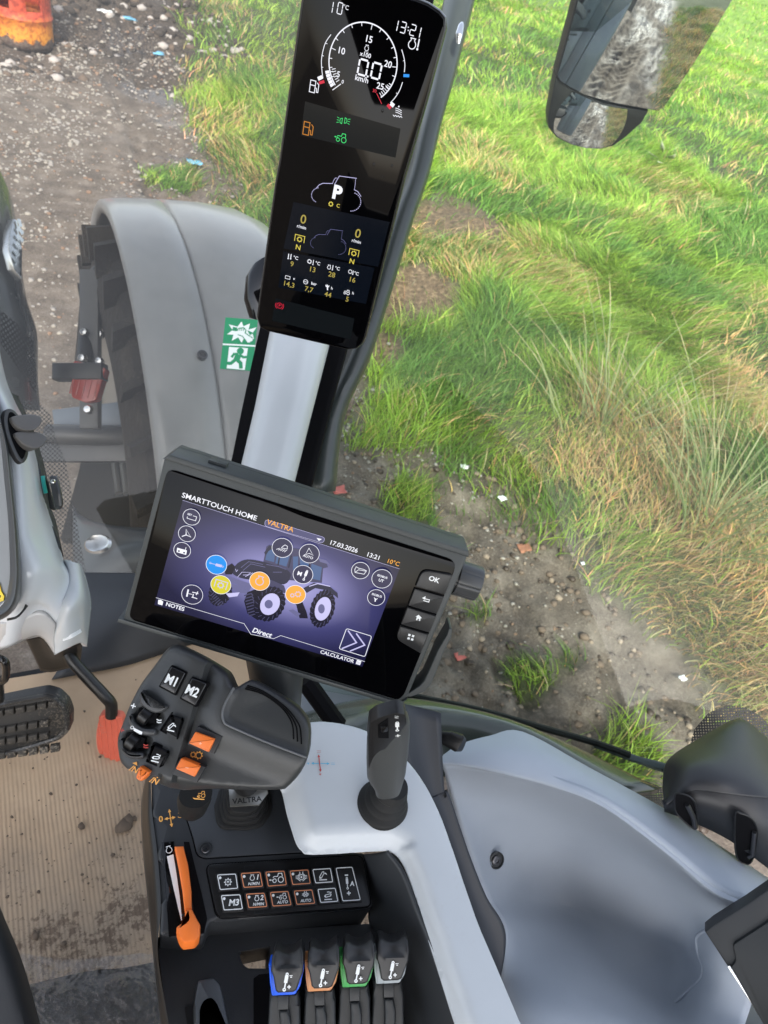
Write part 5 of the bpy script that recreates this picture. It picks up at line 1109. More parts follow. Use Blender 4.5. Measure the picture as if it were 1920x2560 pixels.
wheel(1350, 1475, 135, 150, 88, 98, tp, 1)
mb.poly(tf, [tq(60, 760), tq(150, 715), tq(280, 745), tq(345, 800), tq(350, 845), tq(270, 780), tq(160, 760), tq(90, 800)], H, hoI); mb.line(tf, [tq(110, 745), tq(180, 722), tq(285, 745)], 9*U, H, lilI)
wheel(220, 930, 98, 150, 66, 98, tq, K)
mb.poly(tf, [tp(1500, 1400), tp(1640, 1440), tq(90, 960), tq(100, 1010), tp(1620, 1600), tp(1590, 1480)], H, tyI); mb.poly(tf, [tp(1520, 1530), tp(1560, 1520), tp(1630, 1560), tp(1600, 1590)], H, miI)
# round icons
c_ = circ((648, 690), rs, nvI); mb.line(tf, [t3(612, 685, H), t3(608, 700, H), t3(685, 724, H), t3(695, 688, H), t3(660, 678, H)], 5*U, H, wI); mb.text(tf, t3(632, 668, H), 26*U, 'SET', H, wI, .02)
c_ = circ((607, 840), rs, nvI); mb.line(tf, [t3(600, 800, H), t3(642, 870, H), t3(600, 850, H)], 8*U, H, wI, True); mb.line(tf, [t3(600, 850, H), t3(562, 864, H)], 8*U, H, wI)
c_ = circ((565, 988), rs, nvI); mb.poly(tf, [t3(520, 965, H), t3(608, 990, H), t3(600, 1030, H), t3(514, 1005, H)], H, wI); mb.line(tf, [t3(592, 985, H), t3(600, 962, H)], 5*U, H, wI); mb.disc(tf, t3(535, 995, H), 9*U, H, nvI, 12); mb.disc(tf, t3(582, 1010, H), 9*U, H, nvI, 12)
c_ = circ((655, 1387), rs*1.28, nvI); mb.line(tf, [t3(620, 1340, H), t3(606, 1405, H)], 14*U, H, wI); mb.line(tf, [t3(622, 1378, H), t3(655, 1385, H)], 5*U, H, wI)
for a__, b__ in (((655, 1365), (690, 1372)), ((650, 1410), (685, 1418)), ((690, 1372), (710, 1380)), ((685, 1418), (700, 1425)), ((665, 1380), (660, 1415)), ((690, 1390), (706, 1360))): mb.line(tf, [t3(*a__, H), t3(*b__, H)], 8*U, H, wI)
c_ = circ((873, 1118), rs*1.24, blI); mb.line(tf, [t3(820, 1105, H), t3(865, 1115, H)], 6*U, H, lilI); mb.poly(tf, [t3(870, 1105, H), t3(925, 1120, H), t3(918, 1142, H), t3(862, 1128, H)], H, lilI); mb.arc(tf, t3(818, 1102, H), 8*U, 0, 360, 4*U, H, lilI, 12); mb.arc(tf, t3(930, 1135, H), 7*U, 0, 360, 4*U, H, lilI, 12)
c_ = circ((913, 1298), rs*1.22, liI); pto(mb, tf, (c_[0], c_[1]), 50*U, 6*U, H, lilI)
c_ = circ((1262, 1265), rs*1.22, orI); engine(mb, tf, c_, 42*U, 7*U, H, lilI)
c_ = circ((1585, 1385), rs*1.22, orI); gear(mb, tf, t3(1607, 1382, H), 30*U, 5*U, H, lilI); gear(mb, tf, t3(1556, 1392, H), 20*U, 5*U, H, lilI)
c_ = circ((1466, 965), rs*1.22, nvI); mb.line(tf, [t3(1465, 955, H), t3(1490, 938, H), t3(1512, 950, H), t3(1510, 975, H), t3(1460, 965, H)], 5*U, H, wI, True)
for k in range(5): mb.line(tf, [t3(1442+16*k, 968+4*k, H), t3(1412+18*k, 978+6*k, H)], 5*U, H, wI)
c_ = circ((112, 470), rs*1.2, nvI, f=t4); mb.line(tf, [t4(110, 425, H), t4(145, 485, H), t4(112, 468, H), t4(80, 478, H)], 5*U, H, wI, True); mb.text(tf, t4(102, 497, H), 34*U, 'AUTO', H, wI, .015)
c_ = circ((60, 643), rs*1.2, nvI, f=t4); mb.text(tf, t4(32, 637, H), 58*U, 'M', H, wI, .02); cylinder(mb, tf, t4(80, 650, H), 52*U, 6*U, H, wI, -.05)
c_ = circ((535, 610), rs*1.08, nvI, f=t4); mb.line(tf, [t4(488, 600, H), t4(500, 578, H), t4(520, 590, H), t4(560, 600, H), t4(585, 612, H), t4(565, 640, H), t4(490, 625, H)], 5*U, H, wI, True); mb.line(tf, [t4(490, 625, H), t4(520, 603, H), t4(582, 615, H)], 5*U, H, wI)
c_ = circ((712, 678), rs*1.22, nvI, f=t4); mb.text(tf, t4(716, 660, H), 30*U, 'ISOBUS', H, wI, .018); mb.text(tf, t4(706, 693, H), 38*U, 'UT', H, wI, .02)
c_ = circ((665, 833), rs*1.06, nvI, f=t4); mb.text(tf, t4(670, 815, H), 30*U, 'ISOBUS', H, wI, .018); mb.line(tf, [t4(660, 840, H), t4(656, 866, H)], 11*U, H, wI); mb.line(tf, [t4(648, 832, H), t4(654, 845, H), t4(668, 848, H), t4(675, 838, H)], 6*U, H, wI)
q = [t4(420, 1088, H), t4(628, 1152, H), t4(572, 1322, H), t4(358, 1256, H)]; mb.line(tf, rounded(q, .002), 6*U, H, wI, True)
for dx_ in (0, 68): mb.line(tf, [t4(432+dx_*1.0, 1105+dx_*.35, H), t4(502+dx_, 1205+dx_*.3, H), t4(380+dx_, 1255+dx_*.3, H)], 13*U, H, lilI)
mb.build('screen_symbols', UI, scr_, sharp=0)
# keys on the right
kx0, kx1 = t4(1010, 600)[0], x1-.0005
keys = [((1045, 595), (1300, 640), (1235, 815), (985, 745)), ((982, 752), (1232, 822), (1168, 975), (925, 900)), ((922, 905), (1168, 982), (1108, 1128), (865, 1055)), ((862, 1060), (1105, 1135), (1035, 1300), (820, 1175))]
kt = plastic('key_black', (.022, .022, .023), .4, .1)
KM = [kt, ink_w]
def kkey(q, rr_, nm='key'):
    m_ = MB(); m_.prism(tf, rounded(inset([t4(*p) for p in q], .0005), rr_, 4), .0006, .0038, .0012); return m_
def kc(q): return t4(sum(p[0] for p in q)/4, sum(p[1] for p in q)/4, .004)
k_ = kkey(keys[0], [.008, .002, .001, .001]); k_.text(tf, t4(1145, 693, .004), 66*U*K*.95, 'OK', .004, 1, .03); k_.build('key', KM, term, label='key marked OK')
k_ = kkey(keys[1], .001); k_.line(tf, [t4(1062, 850, .004), t4(1108, 862, .004), t4(1100, 880, .004), t4(1055, 866, .004)], 7*U*K, .004, 1); k_.poly(tf, [t4(1045, 845, .004), t4(1075, 832, .004), t4(1070, 862, .004)], .004, 1); k_.build('key', KM, term, label='key with a return arrow')
k_ = kkey(keys[2], .001); k_.poly(tf, [t4(1018, 985, .004), t4(1045, 1015, .004), t4(1035, 1012, .004), t4(1028, 1037, .004), t4(1018, 1034, .004), t4(1021, 1020, .004), t4(1010, 1017, .004), t4(1006, 1031, .004), t4(996, 1028, .004), t4(1002, 1002, .004), t4(992, 1000, .004)], .004, 1); k_.build('key', KM, term, label='key with a house symbol')
k_ = kkey(keys[3], [.001, .001, .002, .008])
for a__ in ((941, 1153), (971, 1162), (934, 1181), (964, 1190)): k_.rect(tf, t4(*a__, .004), 21*U*K, 21*U*K, .004, 1)
k_.build('key', KM, term, label='key with four small squares')
# rotary knob on the right side
kf = Fr(tf.w(x1+.002, t4(1400, 750)[1], -.018), tf.n, tf.x); kn_ = MB(); KR = .0175
pr_ = []
for k in range(72):
    a = 2*math.pi*k/72; pr_.append((math.cos(a)*(KR-(.0006 if k % 9 == 0 else 0)), math.sin(a)*(KR-(.0006 if k % 9 == 0 else 0))))
kn_.prism(kf, [(u*.86, v*.86) for u, v in pr_], 0, .006, 0); kn_.prism(kf, pr_, .006, .030, .002); kn_.build('rotary_knob', plastic('knob_grey', (.045, .047, .049), .35), term)
# side grip
mb = MB(); gpth = [t4(870, 1690), t4(960, 1670), t4(1060, 1620), t4(1110, 1560), t4(1150, 1470), t4(1220, 1300), t4(1290, 1170), t4(1300, 1110)]
gr = []
for i, p in enumerate(gpth):
    a = V(gpth[max(i-1, 0)]); b_ = V(gpth[min(i+1, len(gpth)-1)]); d = (b_-a).normalized(); n_ = V((-d.y, d.x)); wdt = (.002, .0055, .008, .008, .0075, .0065, .005, .003)[i]; P_ = V(p)+n_*.002
    gr.append([tf.w(*(P_+n_*wdt*.5), -.002), tf.w(*(P_-n_*wdt*.5), -.002), tf.w(*(P_-n_*wdt*.5), -.028), tf.w(*(P_+n_*wdt*.5), -.028)])
mb.loft(gr); mb.build('side_grip', case, term, bevel=.0012)
# neck behind and below
mb = MB(); silo(mb, [(615, 1640, 765, 1665, .74), (625, 1690, 757, 1700, .74), (640, 1760, 752, 1765, .76), (650, 1850, 748, 1855, .80), (655, 1960, 745, 1960, .84)], .9, 28, 2.2); mb.build('neck', plastic('neck_grey', (.05, .054, .058), .45, .2), term)
mb = MB(); mb.tube([at(762, 1700, 1.0), at(845, 1815, 1.02)], .014, 8); tag(mb.build('cable_conduit', P_gap), 'short black strut behind the joystick seen under the touchscreen corner', 'strut')
mb = MB(); mb.surf([[at(x, y, d) for x, y, d in r_] for r_ in (((740, 1690, 1.3), (870, 1690, 1.28), (1000, 1760, 1.24), (1060, 1800, 1.2)), ((740, 1840, 1.2), (850, 1830, 1.2), (960, 1800, 1.2), (1050, 1830, 1.18)))], 4, 3)
tag(mb.build('step_plate', plastic('step_grey', (.12, .135, .145), .45), solid=.02), 'grey step plate outside beneath the touchscreen corner', 'step')

# ================================================================== ARMREST CONSOLE
ZC = 1.80
con = thing('armrest_console', 'dark grey armrest control console with keypad and orange hand throttle', 'console', tuple(onz(650, 2250, ZC)))
cf = HZ(ZC); C6 = lambda *p: cf.hits(Z6(*p))
mb = MB()
up_o = rounded(C6((108, -60), (112, 200), (150, 500), (172, 850), (160, 1040), (470, 1050), (512, 950), (1610, 862), (1640, 835), (1575, 470), (1180, 450), (1080, 100), (1060, -60)), .003, 3)
mb.plate(cf, up_o, lambda u, v: 0, -.062, .02, .004)
mb.build('top_shell', P_dark2, con)
# raised lid with screw
mb = MB(); lid = rounded(C6((320, -60), (345, 210), (395, 370), (425, 490), (470, 512), (600, 505), (1175, 470), (1090, 300), (1040, -60)), [0, .002, .002, .012, .006, 0, 0, 0, 0], 4)
mb.prism(cf, lid, .0002, .0016, .0008); lid_o = mb.build('lid', plastic('lid_grain', (.036, .040, .046), .5, .5, 700, var=.08), con)
mb = MB(); mb.line(cf, inset(lid, -.0009), .0012, .0003, 0, True); mb.build('lid_seam', P_gap, lid_o)
sc_ = Fr(cf.w(0, 0, .0018), cf.x, cf.n); screw(sc_, cf.hit(*Z6((480, 455))[0]), .0042, lid_o)
# left skirt
mb = MB()
to_ = [(100, -60), (112, 200), (150, 500), (172, 850), (150, 1100), (165, 1300), (235, 1700)]; bo_ = [(70, -60), (34, 150), (50, 500), (80, 800), (110, 1100), (130, 1300), (175, 1700)]
mb.surf([[onz(*Z6(a)[0], ZC-.002), onz(*Z6(((a[0]+b_[0])/2-4, a[1]))[0], ZC-.012), onz(*Z6(b_)[0], ZC-.06), onz(*Z6((b_[0]+12, b_[1]))[0], ZC-.30)] for a, b_ in zip(to_, bo_)], 4, 5)
mb.build('side_skirt', P_black, con, sharp=60)
# lower deck, opening, pit
zl = ZC-.045; lf = HZ(zl); L6 = lambda *p: lf.hits(Z6(*p))
mb = MB(); hole = L6((700, 1162), (930, 1120), (925, 1284), (768, 1284), (728, 1250)); pit = L6((812, 1345), (850, 1318), (1760, 1200), (1900, 1900), (812, 1900))
mb.plate(lf, L6((150, 1060), (640, 1030), (1700, 960), (1800, 1900), (250, 1900), (150, 1130)), lambda u, v: 0, -.05, .02, 0, 0, (hole,))
mb.build('lower_deck', P_dark2, con)
mb = MB(); mb.poly(lf, pit, .0006); mb.build('lever_slot_shade', P_gap, con)  # shade of the lever pit, a flat black sheet laid on the deck
mb = MB(); mb.line(lf, rounded(L6((700, 1162), (728, 1250), (768, 1284), (925, 1284)), .004), .002, .0008); mb.build('opening_lip', P_dark, con)
# keypad
kp = onz(*Z6((1020, 590))[0], ZC); ka, kb = onz(*Z6((545, 610))[0], ZC), onz(*Z6((1495, 565))[0], ZC)
kf_ = Fr((kp.x, kp.y, ZC), kb-ka, (0, 0, 1)); k6 = lambda *p: kf_.hits(Z6(*p), .004)
mb = MB(); bez = rounded(kf_.hits(Z6((483, 562), (1560, 497), (1625, 850), (560, 930))), .008, 5)
mb.prism(kf_, bez, .0, .0026, .001); kbz = mb.build('keypad_bezel', P_black, con)
mb = MB(); mb.line(kf_, inset(bez, -.0008), .0010, .0004, 0, True); mb.build('bezel_seam', P_gap, kbz)
for q in (((750, 578), (815, 572)), ((1240, 552), (1300, 547)), ((820, 885), (882, 878)), ((1310, 850), (1372, 843))):
    mb = MB(); a, b_ = kf_.hits(Z6(*q), .0026); mb.line(kf_, rounded([(a[0], a[1]-.0017), (b_[0], a[1]-.0017), (b_[0], a[1]+.0017), (a[0], a[1]+.0017)], .0005), .0003, .00265, 0, True); mb.build('clip_mark', P_dark2, kbz)
keyq = [((560, 627), (690, 620), (705, 722), (580, 732)), ((725, 617), (858, 608), (877, 708), (745, 717)), ((895, 607), (1025, 600), (1042, 698), (913, 708)), ((1062, 600), (1190, 592), (1207, 688), (1082, 697)), ((1220, 590), (1345, 582), (1362, 678), (1240, 686)),
        ((588, 770), (720, 763), (738, 865), (607, 873)), ((760, 760), (887, 752), (908, 848), (778, 857)), ((927, 748), (1052, 740), (1075, 837), (945, 846)), ((1092, 738), (1217, 730), (1238, 826), (1110, 834)), ((1255, 727), (1378, 718), (1398, 812), (1275, 821)), ((1380, 580), (1495, 573), (1553, 802), (1428, 810))]
kink = [1, 2, 2, 2, 1, 1, 2, 2, 2, 1, 1]; KB = plastic('key_rubber', (.014, .014, .015), .5, .1); KMt = [KB, ink_w, flat('ink_coral', (.72, .27, .13), .5)]
klab = ['key with a gear symbol', 'engine key marked 1 N/MIN', 'key with a tractor outline', 'key with a differential symbol', 'key with a raised linkage symbol', 'key marked M3', 'engine key marked 2 N/MIN', 'tractor key marked AUTO', 'differential key marked AUTO', 'key with a lowered linkage symbol', 'tall key marked minus, A and plus']
for i, q in enumerate(keyq):
    mb = MB(); Q_ = kf_.hits(Z6(*q), .0058); pts = rounded(inset(Q_, -.0014), .0016, 3); mb.prism(kf_, pts, .0024, .0056, .0010, 0)
    h = .0058; mb.line(kf_, rounded(inset(Q_, .0003), .0012, 3), .0009, h, kink[i], True); u_ = (V(Q_[1])-V(Q_[0])).length/130
    cx = sum(p[0] for p in Q_)/4; cy = sum(p[1] for p in Q_)/4; c = (cx, cy); w_ = 4.5*u_
    if i not in (4, 9, 10): mb.disc(kf_, (Q_[0][0]+22*u_, Q_[0][1]-22*u_), 9.5*u_, h, 1, 14)
    if i == 0: gear(mb, kf_, (cx+2*u_, cy-3*u_), 26*u_, w_, h, 1); mb.text(kf_, (cx+2*u_, cy-3*u_), 24*u_, 'M', h, 1, .02)
    if i in (1, 6): engine(mb, kf_, (cx+2*u_, cy+12*u_), 17*u_, w_, h, 1); mb.text(kf_, (cx+36*u_, cy+14*u_), 46*u_, '12'[i == 6], h, 1, .03, .2); mb.text(kf_, (cx+12*u_, cy-26*u_), 27*u_, 'N/MIN', h, 1, .02, .2)
    if i == 2: tractor_ol(mb, kf_, (cx+12*u_, cy+4*u_), 36*u_, 5*u_, h, 1); arrow(mb, kf_, (cx-22*u_, cy-10*u_), (cx-50*u_, cy-8*u_), 4*u_, 12*u_, h, 1)
    if i == 7: tractor_ol(mb, kf_, (cx+16*u_, cy+16*u_), 24*u_, 4*u_, h, 1); arrow(mb, kf_, (cx-6*u_, cy+10*u_), (cx-32*u_, cy+12*u_), 4*u_, 10*u_, h, 1); mb.text(kf_, (cx+12*u_, cy-24*u_), 27*u_, 'AUTO', h, 1, .02, .2)
    if i in (3, 8):
        k_ = 1. if i == 3 else .62; dy = 0 if i == 3 else 17*u_; c2 = (cx+8*u_, cy+dy); mb.arc(kf_, c2, 17*u_*k_, 0, 360, 5*u_*k_, h, 1, 16); mb.disc(kf_, c2, 7*u_*k_, h, 1, 10)
        for s_ in (-1, 1):
            for t_ in (-7, 0, 7): mb.line(kf_, [(c2[0]+s_*18*u_*k_, c2[1]+t_*u_*k_), (c2[0]+s_*40*u_*k_, c2[1]+t_*u_*k_*1.3)], 3.5*u_*k_, h, 1)
            mb.line(kf_, [(c2[0]+s_*12*u_*k_, c2[1]+36*u_*k_), (c2[0]+s_*9*u_*k_, c2[1]+24*u_*k_), (c2[0]+s_*26*u_*k_, c2[1]+8*u_*k_)], 5*u_*k_, h, 1); mb.line(kf_, [(c2[0]+s_*28*u_*k_, c2[1]-10*u_*k_), (c2[0]+s_*8*u_*k_, c2[1]-26*u_*k_)], 5*u_*k_, h, 1)
        if i == 8: mb.text(kf_, (cx+8*u_, cy-24*u_), 27*u_, 'AUTO', h, 1, .02, .2)
    if i == 4: hitch(mb, kf_, (cx, cy), 34*u_, 5*u_, h, 1)
    if i == 9: hitch(mb, kf_, (cx, cy), 34*u_, 5*u_, h, 1, True)
    if i == 5: mb.text(kf_, (cx+12*u_, cy-4*u_), 56*u_, 'M3', h, 1, .035, .15)
    if i == 10:
        mb.line(kf_, [(cx-18*u_, cy+62*u_), (cx+8*u_, cy+62*u_)], 10*u_, h, 1); cylinder(mb, kf_, (cx-4*u_, cy+4*u_), 42*u_, 5*u_, h, 1); mb.text(kf_, (cx+32*u_, cy-2*u_), 46*u_, 'A', h, 1, .035, .15); plusminus(mb, kf_, (cx+2*u_, cy-66*u_), 15*u_, 9*u_, h, 1)
    mb.build('keypad_key', KMt, kbz, label=klab[i], sharp=30)
# printed arrows on the lid area
mb = MB(); pc = cf.hit(*Z6((238, 237))[0], .0006); u_ = .0007*.36/1.3*1.18
a_, b_ = cf.hits(Z6((195, 243), (275, 228)), .001); arrow(mb, cf, a_, b_, .0009, .0036, .0008, 0, True); a_, b_ = cf.hits(Z6((229, 172), (248, 298)), .001); arrow(mb, cf, a_, b_, .0009, .0036, .0008, 0, True)
xr = (V(cf.hit(*Z6((275, 228))[0]))-V(cf.hit(*Z6((195, 243))[0]))); rz = math.atan2(xr.y, xr.x)
mb.text(cf, cf.hit(*Z6((172, 246))[0]), .0088, '0', .0008, 0, .02, rot=rz); c = cf.hit(*Z6((305, 217))[0]); mb.arc(cf, c, .0028, 200, 480, .0006, .0008, 0, 16); mb.line(cf, [c, (c[0]+.0016, c[1]+.0016)], .0006, .0008)
mb.build('printed_arrows', ink_o, con, sharp=0)
# hand throttle
thr = mb = MB(); mb.prism(cf, C6((178, 405), (264, 398), (275, 600), (318, 780), (336, 940), (330, 1035), (226, 1057), (210, 800)), -.001, .0014, .0006); tpl = mb.build('throttle_plate', P_glossblk, con)
mb = MB(); mb.poly(cf, C6((330, 400), (368, 402), (405, 560), (455, 760), (492, 930), (470, 1035), (400, 1040), (395, 850), (350, 560)), .0004); mb.build('throttle_slot_shade', P_gap, con)  # recess beside the blade drawn as a black patch of painted shade
mb = MB(); mb.poly(cf, C6((213, 505), (258, 490), (282, 640), (304, 800), (318, 945), (312, 948), (288, 850), (258, 720), (232, 600)), .0017); engine(mb, cf, cf.hit(*Z6((228, 460))[0]), .0034, .0007, .0017, 0); mb.build('throttle_wedge', ink_w, tpl, sharp=0)
th = thing('hand_throttle', 'orange hand throttle lever in its curved slot left of the keypad', 'lever', tuple(onz(*Z6((350, 800))[0], ZC)))
mb = MB(); mb.prism(cf, cf.hits(Z6((268, 428), (328, 426), (362, 560), (384, 740), (386, 860), (338, 868), (322, 720), (297, 570)), .010), -.01, .010, .002); mb.build('throttle_blade', P_orange, th)
mb = MB(); mb.prism(cf, rounded(cf.hits(Z6((338, 862), (386, 856), (420, 925), (446, 970), (444, 1050), (412, 1086), (330, 1098), (302, 1062), (277, 985), (350, 935)), .018), .0018, 2), -.005, .018, .003); mb.build('throttle_knob', P_orange, th)
mb = MB(); hf_ = HZ(zl+.03); mb.prism(hf_, rounded(hf_.hits(Z6((428, 1352), (540, 1335), (582, 1380), (600, 1450), (660, 1740), (590, 1740), (545, 1540), (515, 1500), (480, 1515), (462, 1560), (460, 1740), (415, 1740), (402, 1500))), .002, 2), -.03, 0, .003)
tag(mb.build('height_handle', plastic('handle_grey', (.05, .055, .06), .4, .2)), 'dark grey looped pull handle at the bottom of the console left of the finger levers', 'handle')
mb = MB(); pm = L6((335, 1545), (400, 1530), (410, 1700), (360, 1700)); mb.poly(lf, pm, .001)
for k in range(5): a, b_ = L6((425+14*k, 1600+24*k), (500+10*k, 1592+24*k)); mb.line(lf, [a, b_], .002, .004)
mb.build('handle_scale', P_black, con)

# finger levers
fp0 = onz(*W3((400, 1020))[0], ZC+.03)
sleeves = [('blue', (.0, .10, .75), (0, 0)), ('orange brown', (.62, .26, .10), (297, -33)), ('green', (.05, .36, .08), (587, -68)), ('grey', (.36, .40, .42), (868, -97))]
for i, (nm, colr_, (ox, oy)) in enumerate(sleeves):
    o3 = onz(*W3((400+ox, 1020+oy))[0], ZC+.03); xd_ = onz(*W3((500+ox, 1008+oy))[0], ZC+.03)-o3
    ff = Fr(o3, xd_, -FW*.85+V((0, 0, .35))); g3 = lambda *p: ff.hits(W3(*[(a+ox, b_+oy) for a, b_ in p]))
    fl_ = thing('finger_lever', ('%s sleeved black finger lever, %s of the row of four' % (nm, ('leftmost', 'second from the left', 'second from the right', 'rightmost')[i])), 'lever', tuple(o3), 'finger levers with coloured sleeves')
    mb = MB(); mb.prism(ff, rounded(g3((236, 960), (246, 1120), (262, 1232), (456, 1222), (500, 1150), (529, 1010), (520, 930)), .0012, 2), -.022, .0, .002)
    mb.build('sleeve', plastic('sleeve_'+nm.replace(' ', '_'), colr_, .4, .05, var=.03), fl_)
    mb = MB()
    def capz(u, v, g3=g3): return 0
    cap_o = g3((262, 1000), (268, 900), (288, 850), (320, 852), (345, 872), (395, 885), (440, 872), (480, 840), (505, 826), (524, 862), (528, 930), (524, 1012), (470, 1165), (440, 1180), (320, 1186), (298, 1165), (280, 1050))
    yt, ym, yb = g3((400, 850))[0][1], g3((400, 985))[0][1], g3((400, 1180))[0][1]; xm = g3((400, 900))[0][0]
    def hcap(u, v, yt=yt, ym=ym, yb=yb, xm=xm):
        t = (v-ym)/(yt-ym)
        if t > 0: return .0075+.0035*math.sin(min(1, t)*math.pi)*.3-.0055*max(0, 1-((u-xm)/.012)**2)*sst(0, .25, t)-.006*max(0, t)**2
        return .0075-.002*(ym-v)/(ym-yb)
    mb.plate(ff, cap_o, hcap, -.024, .0022, .0022); cap_ob = mb.build('cap', plastic('cap_black', (.020, .020, .021), .42, .25, 1500), fl_)
    mb = MB(); a_, b_ = g3((385, 1085), (404, 985)); q = V(b_)-V(a_); rt = math.atan2(q.y, q.x)-math.pi/2
    cylinder(mb, ff, g3((384, 1080))[0], .0074, .0010, .0086, 0, rt-.0); plusminus(mb, ff, g3((412, 1120))[0], .0017, .0009, .0086, 0); mb.line(ff, g3((415, 1028), (440, 1026)), .0005, .0086); mb.line(ff, g3((422, 1040), (436, 1039)), .0008, .0086)
    mb.build('legend', ink_w, cap_ob, sharp=0)
    mb = MB(); sf_ = Fr(ff.w(0, 0, -.012), ff.x, ff.n); s3_ = lambda *p: sf_.hits(W3(*[(a+ox, b_+oy) for a, b_ in p]))
    mb.plate(sf_, s3_((240, 1215), (480, 1215), (495, 1330), (500, 1700), (215, 1700), (232, 1400)), lambda u, v: -.004, -.03, .006, .003)
    mb.box(sf_, (*s3_((362, 1260))[0], 0), (.010, .012, .012), 0, .001); mb.plate(sf_, s3_((320, 1330), (405, 1330), (425, 1450), (420, 1700), (325, 1700), (330, 1450)), lambda u, v: .003, -.01, .004, .003)
    mb.build('stem', P_dark, fl_)

# small things around the lever base: knob under the lever, boot with badge
kb_ = thing('small_knob', 'round black knob with orange tractor symbol beneath the drive lever', 'knob', tuple(onz(*Z6((400, 190))[0], ZC)))
mb = MB(); silo(mb, [(*Z6((300, 60))[0], *Z6((525, 75))[0], .712), (*Z6((285, 100))[0], *Z6((520, 110))[0], .72), (*Z6((295, 160))[0], *Z6((490, 170))[0], .735), (*Z6((325, 195))[0], *Z6((450, 205))[0], .745), (*Z6((350, 214))[0], *Z6((430, 219))[0], .75)], .9, 28, 2.1); mb.build('knob_body', P_rubber, kb_)
kfr = Fr(at(*Z6((435, 85))[0], .695), CI, -FW+CJ*.4); mb = MB(); q = kfr.hits(Z6((390, 95), (475, 104), (470, 110), (405, 106))); mb.poly(kfr, q, 0); tractor_ol(mb, kfr, kfr.hit(*Z6((452, 72))[0]), .0035, .0005, 0, 0); arrow(mb, kfr, kfr.hit(*Z6((440, 92))[0]), kfr.hit(*Z6((420, 84))[0]), .0005, .0016, 0, 0); mb.build('knob_symbol', ink_o, kb_, sharp=0)

# ================================================== white / silver armrest with joystick
ZA = 1.86; af = HZ(ZA); arm = thing('silver_armrest', 'pale silver armrest cover curving round the joystick with a long rearward arm', 'armrest', tuple(onz(980, 2100, ZA)))
A5 = lambda *p: af.hits(W5(*p))
A5e = lambda *p: af.hits(W5(*p), -.015)
aout = A5e((120, 700), (180, 560), (250, 440), (340, 403), (470, 405), (600, 432), (720, 480), (850, 575), (950, 665), (1040, 790), (1130, 970), (1200, 1160), (1350, 1609), (1480, 1925), (1621, 2263), (1710, 2470), (1345, 2470), (1257, 2263), (1150, 1925), (1050, 1609), (960, 1330), (920, 1240), (885, 1195), (840, 1172), (770, 1168), (360, 1190), (290, 1165), (255, 1120), (225, 1030), (195, 930), (165, 800))
inner = A5e((165, 800), (195, 930), (225, 1030), (255, 1120), (290, 1165), (360, 1190), (770, 1168), (840, 1172), (885, 1195), (920, 1240), (960, 1330), (1050, 1609), (1150, 1925), (1257, 2263), (1345, 2470))
def dinner(u, v):
    best = 1e9
    for i in range(len(inner)-1):
        ax, ay = inner[i]; bx, by = inner[i+1]; dx, dy = bx-ax, by-ay; t = max(0, min(1, ((u-ax)*dx+(v-ay)*dy)/(dx*dx+dy*dy))); best = min(best, (ax+dx*t-u)**2+(ay+dy*t-v)**2)
    return math.sqrt(best)
armx, army = A5((900, 1100))[0]
def harm(u, v):
    d = dinner(u, v); wid = .017 if v > army-.01 else .010
    return -.016*(1-sst(0, wid, d))-.0015*(1-sst(wid, wid+.004, d))
mb = MB(); mb.plate(af, sm2(aout, 3), harm, -.019, .0045, .0015)
mb.build('arm_shell', P_arm, arm, sharp=50)
mb = MB(); mb.prism(af, af.hits(W5((300, 560), (700, 560), (850, 760), (800, 1000), (380, 1000)), -.02), -.06, -.012, .0)
if 0: mb.surf([[af.w(*A5(p)[0], -.017) , af.w(*A5((p[0]-6, p[1]+8))[0], -.03), af.w(*A5((p[0]-20, p[1]+14))[0], -.05)] for p in ((225, 1060), (270, 1150), (350, 1192), (600, 1182), (800, 1172), (880, 1195), (925, 1250), (1050, 1560), (1200, 1900))], 3, 4)
mb.build('under_lip', P_dark2, arm)
mb = MB(); c5 = A5((398, 628))[0]
a_, b_ = A5((345, 627), (462, 629)); arrow(mb, af, a_, b_, .0009, .003, .0012, 0, True); a_, b_ = A5((392, 572), (405, 682)); arrow(mb, af, a_, b_, .0011, .003, .0014, 1, True)
rz5 = math.atan2(b_[1]-a_[1], b_[0]-a_[0])+math.pi/2
plusminus(mb, af, A5((327, 628))[0], .0014, .0006, .0012, 0); plusminus(mb, af, A5((403, 696))[0], .0014, .0006, .0012, 1)
for y in (549, 558): mb.line(af, A5((381, y), (407, y)), .0004, .0012, 1)
for y in (626, 635): mb.line(af, A5((470, y), (495, y)), .0004, .0012, 0)
mb.build('printed_directions', [ink_b, ink_r], arm, sharp=0)
# dark inner channel wall between arm and lever pit
mb = MB(); hz_ = lambda x, y, z: onz(*W3((x, y))[0], z)
mb.surf([[hz_(1020, 50, ZC-.005), hz_(1080, 380, ZC-.02), hz_(1080, 600, ZC-.04), hz_(1180, 780, ZC-.055), hz_(1330, 1250, ZC-.06), hz_(1400, 1700, ZC-.06)],
         [hz_(1130, 40, ZC+.018), hz_(1200, 300, ZC+.005), hz_(1260, 560, ZC-.012), hz_(1330, 800, ZC-.03), hz_(1470, 1200, ZC-.04), hz_(1560, 1700, ZC-.045)],
         [hz_(1230, 20, ZA-.017), hz_(1370, 200, ZA-.017), hz_(1500, 530, ZA-.017), hz_(1620, 830, ZA-.017), hz_(1780, 1250, ZA-.017), hz_(1960, 1700, ZA-.017)]], 6, 5)
mb.build('inner_channel', plastic('channel_grey', (.035, .038, .042), .42, .1), arm, solid=.003)

